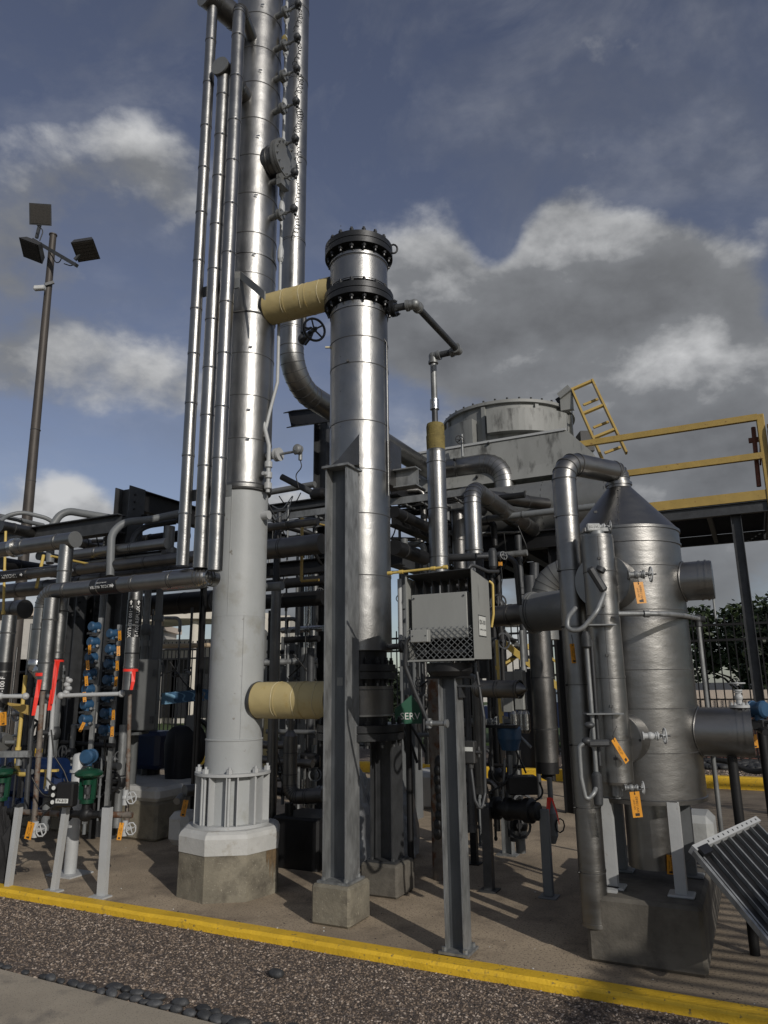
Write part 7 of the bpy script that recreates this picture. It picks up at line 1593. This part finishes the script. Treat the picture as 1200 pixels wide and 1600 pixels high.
# brick and cream planter wall with a rounded end
def wallrun(t0, s0, s1, th, zb, zt, m, mb): mb.m(m).prism([grid(s0, t0, zb), grid(s1, t0, zb), grid(s1, t0 + th, zb), grid(s0, t0 + th, zb)], UP * (zt - zb))
cw_ = thing('planter_wall', grid(2, 13.6), 'low curved garden wall of brick below and cream render above beyond the fence', 'wall')
sE = 8.3
mb = MB().m('brick'); wallrun(13.4, -1.0, sE, .35, 0, .86, 'brick', mb); n = 14
def arcw(r, th, zb, zt, m, mb):
    pts = [grid(sE, 13.4 + r) + D * (r * math.sin(a)) - NN * (r * math.cos(a)) for a in [math.pi * k / n for k in range(n + 1)]]; ins = [grid(sE, 13.4 + r) + D * ((r - th) * math.sin(a)) - NN * ((r - th) * math.cos(a)) for a in [math.pi * k / n for k in range(n + 1)]]
    for k in range(n): mb.m(m).prism([pts[k] + UP * zb, pts[k + 1] + UP * zb, ins[k + 1] + UP * zb, ins[k] + UP * zb], UP * (zt - zb))
arcw(1.0, .35, 0, .86, 'brick', mb); mb.build('brick_base', parent=cw_)
mb = MB(); wallrun(13.38, -1.0, sE, .39, .862, 1.22, 'cap_stone', mb); wallrun(13.34, -1.0, sE, .47, 1.24, 1.42, 'cap_stone', mb); arcw(1.03, .4, .862, 1.22, 'cap_stone', mb); arcw(1.07, .47, 1.24, 1.42, 'cap_stone', mb); mb.m('seam'); wallrun(13.40, -1.0, sE, .35, 1.22, 1.24, 'seam', mb); mb.build('rendered_top', parent=cw_)
# parked car beyond the fence
c = P(860, 1066, 21.0); c.z = .1; car = thing('parked_car', c, 'dark blue parked car glimpsed beyond the fence between the stairs', 'car')
prof = [(-2.1, .35), (-2.1, .75), (-1.95, .9), (-1.3, .98), (-.8, 1.42), (.6, 1.45), (1.15, 1.02), (1.9, .92), (2.1, .7), (2.1, .35)]
Xc = Vector((.97, -.22, 0)).normalized(); Yc = UP.cross(Xc)
mb = MB().m('car_blue'); mb.prism([c + Xc * x + UP * z - Yc * .85 for x, z in prof], Yc * 1.7); mb.build('body', parent=car)
mb = MB().m('glass_bright'); mb.prism([c + Xc * x + UP * z - Yc * .86 for x, z in ((-1.15, 1.0), (-.75, 1.36), (.5, 1.38), (.95, 1.02))], Yc * 1.72); mb.build('windows', parent=car)
for x in (-1.3, 1.3):
    for y in (-.8, .8): q = c + Xc * x + Yc * y + UP * .33; mb = MB().m('tyre'); mb.cyl(q - Yc * .1, q + Yc * .1, .33, n=24); mb.m('bolt_metal').cyl(q - Yc * .105, q + Yc * .105, .2, n=16); mb.build('wheel', parent=car)
mb = MB().m('navy'); q = P(832, 1068, 13.6); mb.cyl(Vector((q.x, q.y, .1)), Vector((q.x, q.y, q.z + .25)), .30, n=28); mb.ring(Vector((q.x, q.y, 1.0)), UP, .29, .315, .04, 28); mb.ring(Vector((q.x, q.y, q.z + .24)), UP, .26, .315, .04, 28); tag(mb.build('blue_drum'), 'dark blue drum standing by the fence left of the dull pipe', 'drum')
# pale building with canopy at the left
bd = thing('canopy_building', P(285, 1060, 30), 'pale building with shallow gabled canopy and round columns seen past the fence', 'building')
a0 = P(205, 964, 30); mb = MB().m('canopy_wall'); poly = [P(200, 972, 30), P(200, 962, 30), P(283, 947, 30), P(345, 951, 30), P(420, 955, 30), P(420, 967, 30), P(283, 963, 30)]
mb.prism([P(195, 974, 30), P(283, 948, 30), P(420, 958, 30), P(420, 968, 30), P(283, 966, 30)][::-1], Vector((0, 3, 0))); mb.build('canopy', parent=bd)
for px in (302, 395, 225): q = P(px, 1060, 30.6); mb = MB().m('canopy_wall'); mb.cyl(Vector((q.x, q.y, -.2)), Vector((q.x, q.y, zat(px, 965, 30.6))), .24, n=24); mb.build('column', parent=bd)
mb = MB().m('render_wall'); a, b = P(180, 1000, 34), P(430, 1000, 34); mb.prism([Vector((a.x, 34, -.2)), Vector((b.x, 34, -.2)), Vector((b.x, 40, -.2)), Vector((a.x, 40, -.2))], UP * 4.0); mb.build('wall', parent=bd)
mb = MB().m('window_dark')
for px in (265, 285, 330, 350): q = P(px, 1030, 33.9); mb.box(Vector((q.x, 33.96, 1.6)), .9, .06, 2.6)
mb.build('windows', parent=bd)
wb = thing('rendered_building', P(60, 1000, 26), 'long pale rough rendered building behind the left rack', 'building')
mb = MB().m('render_wall'); a, b = P(-200, 1000, 26), P(150, 1000, 26); zt3 = zat(100, 962, 26); mb.prism([Vector((a.x, 26, -.2)), Vector((b.x, 26, -.2)), Vector((b.x, 36, -.2)), Vector((a.x, 36, -.2))], UP * (zt3 + .2)); mb.build('wall', parent=wb)
mb = MB().m('cap_stone'); mb.prism([Vector((a.x, 25.8, zt3)), Vector((b.x + .2, 25.8, zt3)), Vector((b.x + .2, 36.2, zt3)), Vector((a.x, 36.2, zt3))], UP * .25); mb.build('roof_edge', parent=wb)
mb = MB().m('window_dark')
for k in range(5): q = P(20 + 30 * k, 1060, 25.95); mb.box(Vector((q.x, 25.98, 1.9)), 1.0, .06, 1.5)
mb.build('windows', parent=wb)
gb = thing('gap_building', P(420, 1000, 24), 'bright pale building seen through the gap right of the white shell', 'building')
mb = MB().m('canopy_wall'); a, b = P(398, 1000, 24), P(452, 1000, 24); mb.prism([Vector((a.x, 24, 0)), Vector((b.x, 24, 0)), Vector((b.x, 30, 0)), Vector((a.x, 30, 0))], UP * zat(420, 962, 24)); mb.build('wall', parent=gb)
mb = MB().m('window_dark'); q = P(425, 1030, 23.9); mb.box(Vector((q.x, 23.97, 1.7)), .9, .05, 1.2); mb.build('window', parent=gb)
tb = thing('distant_house', P(780, 1000, 70), 'far off white roofed house behind the trees between heater and dull pipe', 'house')
mb = MB().m('render_wall'); q = P(775, 960, 70); mb.box(Vector((q.x, 72, 2.6)), 9, 5, 5.4); mb.build('wall', parent=tb)
mb = MB().m('canopy_wall'); z_ = zat(775, 950, 70); mb.prism([Vector((q.x - 5.2, 69, z_ - 1.4)), Vector((q.x + 5.2, 69, z_ - 1.4)), Vector((q.x, 69, z_ + .6))], Vector((0, 7, 0))); mb.build('roof', parent=tb)
# blue and grey equipment at the fence in the middle
mb = MB().m('silver_paint'); q = P(408, 1040, 12.5); mb.cyl(Vector((q.x, q.y, .3)), Vector((q.x, q.y, zat(408, 990, 12.5))), .10, n=20); mb.ell(Vector((q.x, q.y, zat(408, 990, 12.5))), .10, .10, .08); tag(mb.build('white_cylinder'), 'slim pale cylinder standing by the fence right of the white shell', 'tank')
mb = MB().m('cabinet_grey'); q = P(461, 1020, 12); mb.box(Vector((q.x, q.y, (zat(461, 996, 12) + .2) / 2)), .42, .3, zat(461, 996, 12) - .2); tag(mb.build('grey_cabinet'), 'pale grey cabinet deep in the gap between tower and exchanger', 'cabinet')
# trees: tapered trunk, limbs, crown of many small leaves in clumps
def tree(p, H, R_, label, seed, leaf='leaf', n=9000, trunk=.35, ls=.16, group='trees beyond the fence'):
    rnd = random.Random(seed); p = V3(p); o = thing('tree', p, label, 'tree', group)
    mb = MB().m('bark'); top = p + UP * H * .55; mb.tube([p, p + Vector((rnd.uniform(-.2, .2), 0, H * .25)), top], .2, 10, r_fn=lambda f: H * .035 * (1 - .6 * f)); tips = []
    for k in range(9):
        a_ = k / 9 * 6.283 + rnd.random(); s0 = p + UP * H * rnd.uniform(trunk, .5); e = s0 + Vector((math.cos(a_) * R_ * .7, math.sin(a_) * R_ * .7, H * rnd.uniform(.1, .35))); mb.tube([s0, (s0 + e) / 2 + UP * .2, e], .1, 6, r_fn=lambda f: H * .014 * (1 - .8 * f)); tips.append(e)
    mb.build('trunk', parent=o)
    cl = []
    for k in range(34):
        u = Vector((rnd.gauss(0, 1), rnd.gauss(0, 1), rnd.gauss(0, 1))).normalized() * (rnd.random() ** .4); cl.append((p + Vector((u.x * R_, u.y * R_, H * .62 + u.z * H * .34)), R_ * rnd.uniform(.22, .42)))
    vs = []; fs = []
    for i in range(n):
        c, r = cl[rnd.randrange(len(cl))]; u = Vector((rnd.gauss(0, 1), rnd.gauss(0, 1), rnd.gauss(0, 1))).normalized() * (r * rnd.random() ** .45 * (1.25 if rnd.random() < .08 else 1)); q = c + u
        a = Vector((rnd.gauss(0, 1), rnd.gauss(0, 1), rnd.gauss(0, .7))).normalized(); b = a.cross(Vector((rnd.gauss(0, 1), rnd.gauss(0, 1), rnd.gauss(0, 1)))).normalized(); s = ls * rnd.uniform(.5, 1.2); k = len(vs)
        vs += [q - a * s, q + b * s * .45, q + a * s, q - b * s * .45]; fs.append((k, k + 1, k + 2, k + 3))
    MB().m(leaf).add(vs, fs).build('crown', parent=o)
tree(grid(9.5, 22), 5.6, 2.7, 'bushy dark tree right of the upper vessel nozzle', 1, 'leaf_dark', 30000, .15, ls=.085)
tree(grid(12.6, 24), 6.2, 3.0, 'dark tree at the right edge behind the platform leg', 2, 'leaf_dark', 30000, .15, ls=.09)
tree(grid(6.6, 25), 5.2, 2.6, 'dark tree hidden mostly behind the vessel', 3, 'leaf_dark', 12000, .15, ls=.14)
tree(grid(3.9, 22), 4.7, 2.1, 'tree showing between dull pipe and tall bent pipe', 4, 'leaf_dark', 12000, .15, ls=.12)
tree(grid(1.9, 23), 4.4, 1.7, 'smaller loose tree behind the EX-101 side plate', 5, 'leaf', 6000, .2, ls=.14)
tree(grid(11, 19), 3.4, 2.4, 'low dark shrub tree just beyond the fence at the right', 8, 'leaf_dark', 16000, .08, ls=.08)
tree(grid(7.0, 20), 3.2, 2.2, 'low dark shrub tree beyond the curved wall', 9, 'leaf_dark', 9000, .08, ls=.12)
tree(grid(-9, 14.5), 2.3, 1.2, 'small shrub beyond the fence near the canopy columns', 6, 'leaf_dark', 3000, .1, ls=.1)
tree(grid(-6.6, 15), 2.0, 1.1, 'small shrub beyond the fence behind the blue board', 7, 'leaf_dark', 3000, .1, ls=.1)

# ================================================================== dense small pipework in the shade of the rack
def manifold(x0, x1, y0, y1, Y, label, seed, nu=6, nh=4):
    rnd = random.Random(seed); a, b = P(x0, y1, Y), P(x1, y0, Y + .4); o = thing('pipe_manifold', Vector((a.x, a.y, 0)), label, 'pipework')
    zlo, zhi = max(.15, a.z), b.z; Lx = (b - a).dot(Vector((1, 0, 0)))
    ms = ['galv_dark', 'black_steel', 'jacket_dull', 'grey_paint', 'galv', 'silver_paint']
    for k in range(nu):
        x = a.x + Lx * (k + rnd.uniform(.1, .9)) / nu; y = Y + rnd.uniform(-.25, .5); r = rnd.choice((.012, .018, .03, .045)); m = rnd.choice(ms); z0, z1 = zlo * rnd.uniform(.2, 1.0), zhi * rnd.uniform(.75, 1)
        mb = MB().m(m); mb.cyl((x, y, z0), (x, y, z1), r, n=14)
        for j in range(rnd.randint(1, 3)): zz = z0 + (z1 - z0) * rnd.random(); mb.cyl((x, y, zz), (x, y, zz + r * 1.6), r * 1.45, n=14)
        mb.build('upright', parent=o)
        if rnd.random() < .75:
            zz = z0 + (z1 - z0) * rnd.uniform(.2, .7); c = Vector((x, y, zz)); ou = Vector((rnd.uniform(-.8, .8), -.8, .1)).normalized(); q = max(r, .02)
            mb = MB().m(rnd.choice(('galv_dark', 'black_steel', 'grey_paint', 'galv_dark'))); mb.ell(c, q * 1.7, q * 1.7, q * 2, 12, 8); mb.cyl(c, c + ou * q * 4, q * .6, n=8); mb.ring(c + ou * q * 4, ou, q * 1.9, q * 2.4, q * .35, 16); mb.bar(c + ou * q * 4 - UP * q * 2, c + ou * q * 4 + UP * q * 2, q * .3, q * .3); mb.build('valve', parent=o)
    for k in range(nh):
        z = zlo + (zhi - zlo) * (k + rnd.random()) / nh; r = rnd.choice((.015, .025, .04)); c = Vector((a.x, Y + rnd.uniform(-.1, .4), z)); e = c + Vector((Lx, -.5 * Lx * rnd.choice((0, 1, 1)), rnd.uniform(-.03, .03)))
        pts = [c, e] if rnd.random() < .5 else [c, c.lerp(e, .6), c.lerp(e, .6) - UP * rnd.uniform(.2, .5)]
        MB().m(rnd.choice(ms)).tube(fillet(pts, .08), r, 12).build('header', parent=o)
    for k in range(3):
        c = Vector((a.x + Lx * rnd.random(), Y - .3, zlo + (zhi - zlo) * rnd.uniform(.4, 1))); e = c + Vector((rnd.uniform(-.4, .4), rnd.uniform(0, .5), -rnd.uniform(.3, .8)))
        MB().m('wire').tube(fillet([c, c.lerp(e, .4) + Vector((.1, -.1, -.15)), e], .2), .009, 6).build('cable', parent=o)
    return o
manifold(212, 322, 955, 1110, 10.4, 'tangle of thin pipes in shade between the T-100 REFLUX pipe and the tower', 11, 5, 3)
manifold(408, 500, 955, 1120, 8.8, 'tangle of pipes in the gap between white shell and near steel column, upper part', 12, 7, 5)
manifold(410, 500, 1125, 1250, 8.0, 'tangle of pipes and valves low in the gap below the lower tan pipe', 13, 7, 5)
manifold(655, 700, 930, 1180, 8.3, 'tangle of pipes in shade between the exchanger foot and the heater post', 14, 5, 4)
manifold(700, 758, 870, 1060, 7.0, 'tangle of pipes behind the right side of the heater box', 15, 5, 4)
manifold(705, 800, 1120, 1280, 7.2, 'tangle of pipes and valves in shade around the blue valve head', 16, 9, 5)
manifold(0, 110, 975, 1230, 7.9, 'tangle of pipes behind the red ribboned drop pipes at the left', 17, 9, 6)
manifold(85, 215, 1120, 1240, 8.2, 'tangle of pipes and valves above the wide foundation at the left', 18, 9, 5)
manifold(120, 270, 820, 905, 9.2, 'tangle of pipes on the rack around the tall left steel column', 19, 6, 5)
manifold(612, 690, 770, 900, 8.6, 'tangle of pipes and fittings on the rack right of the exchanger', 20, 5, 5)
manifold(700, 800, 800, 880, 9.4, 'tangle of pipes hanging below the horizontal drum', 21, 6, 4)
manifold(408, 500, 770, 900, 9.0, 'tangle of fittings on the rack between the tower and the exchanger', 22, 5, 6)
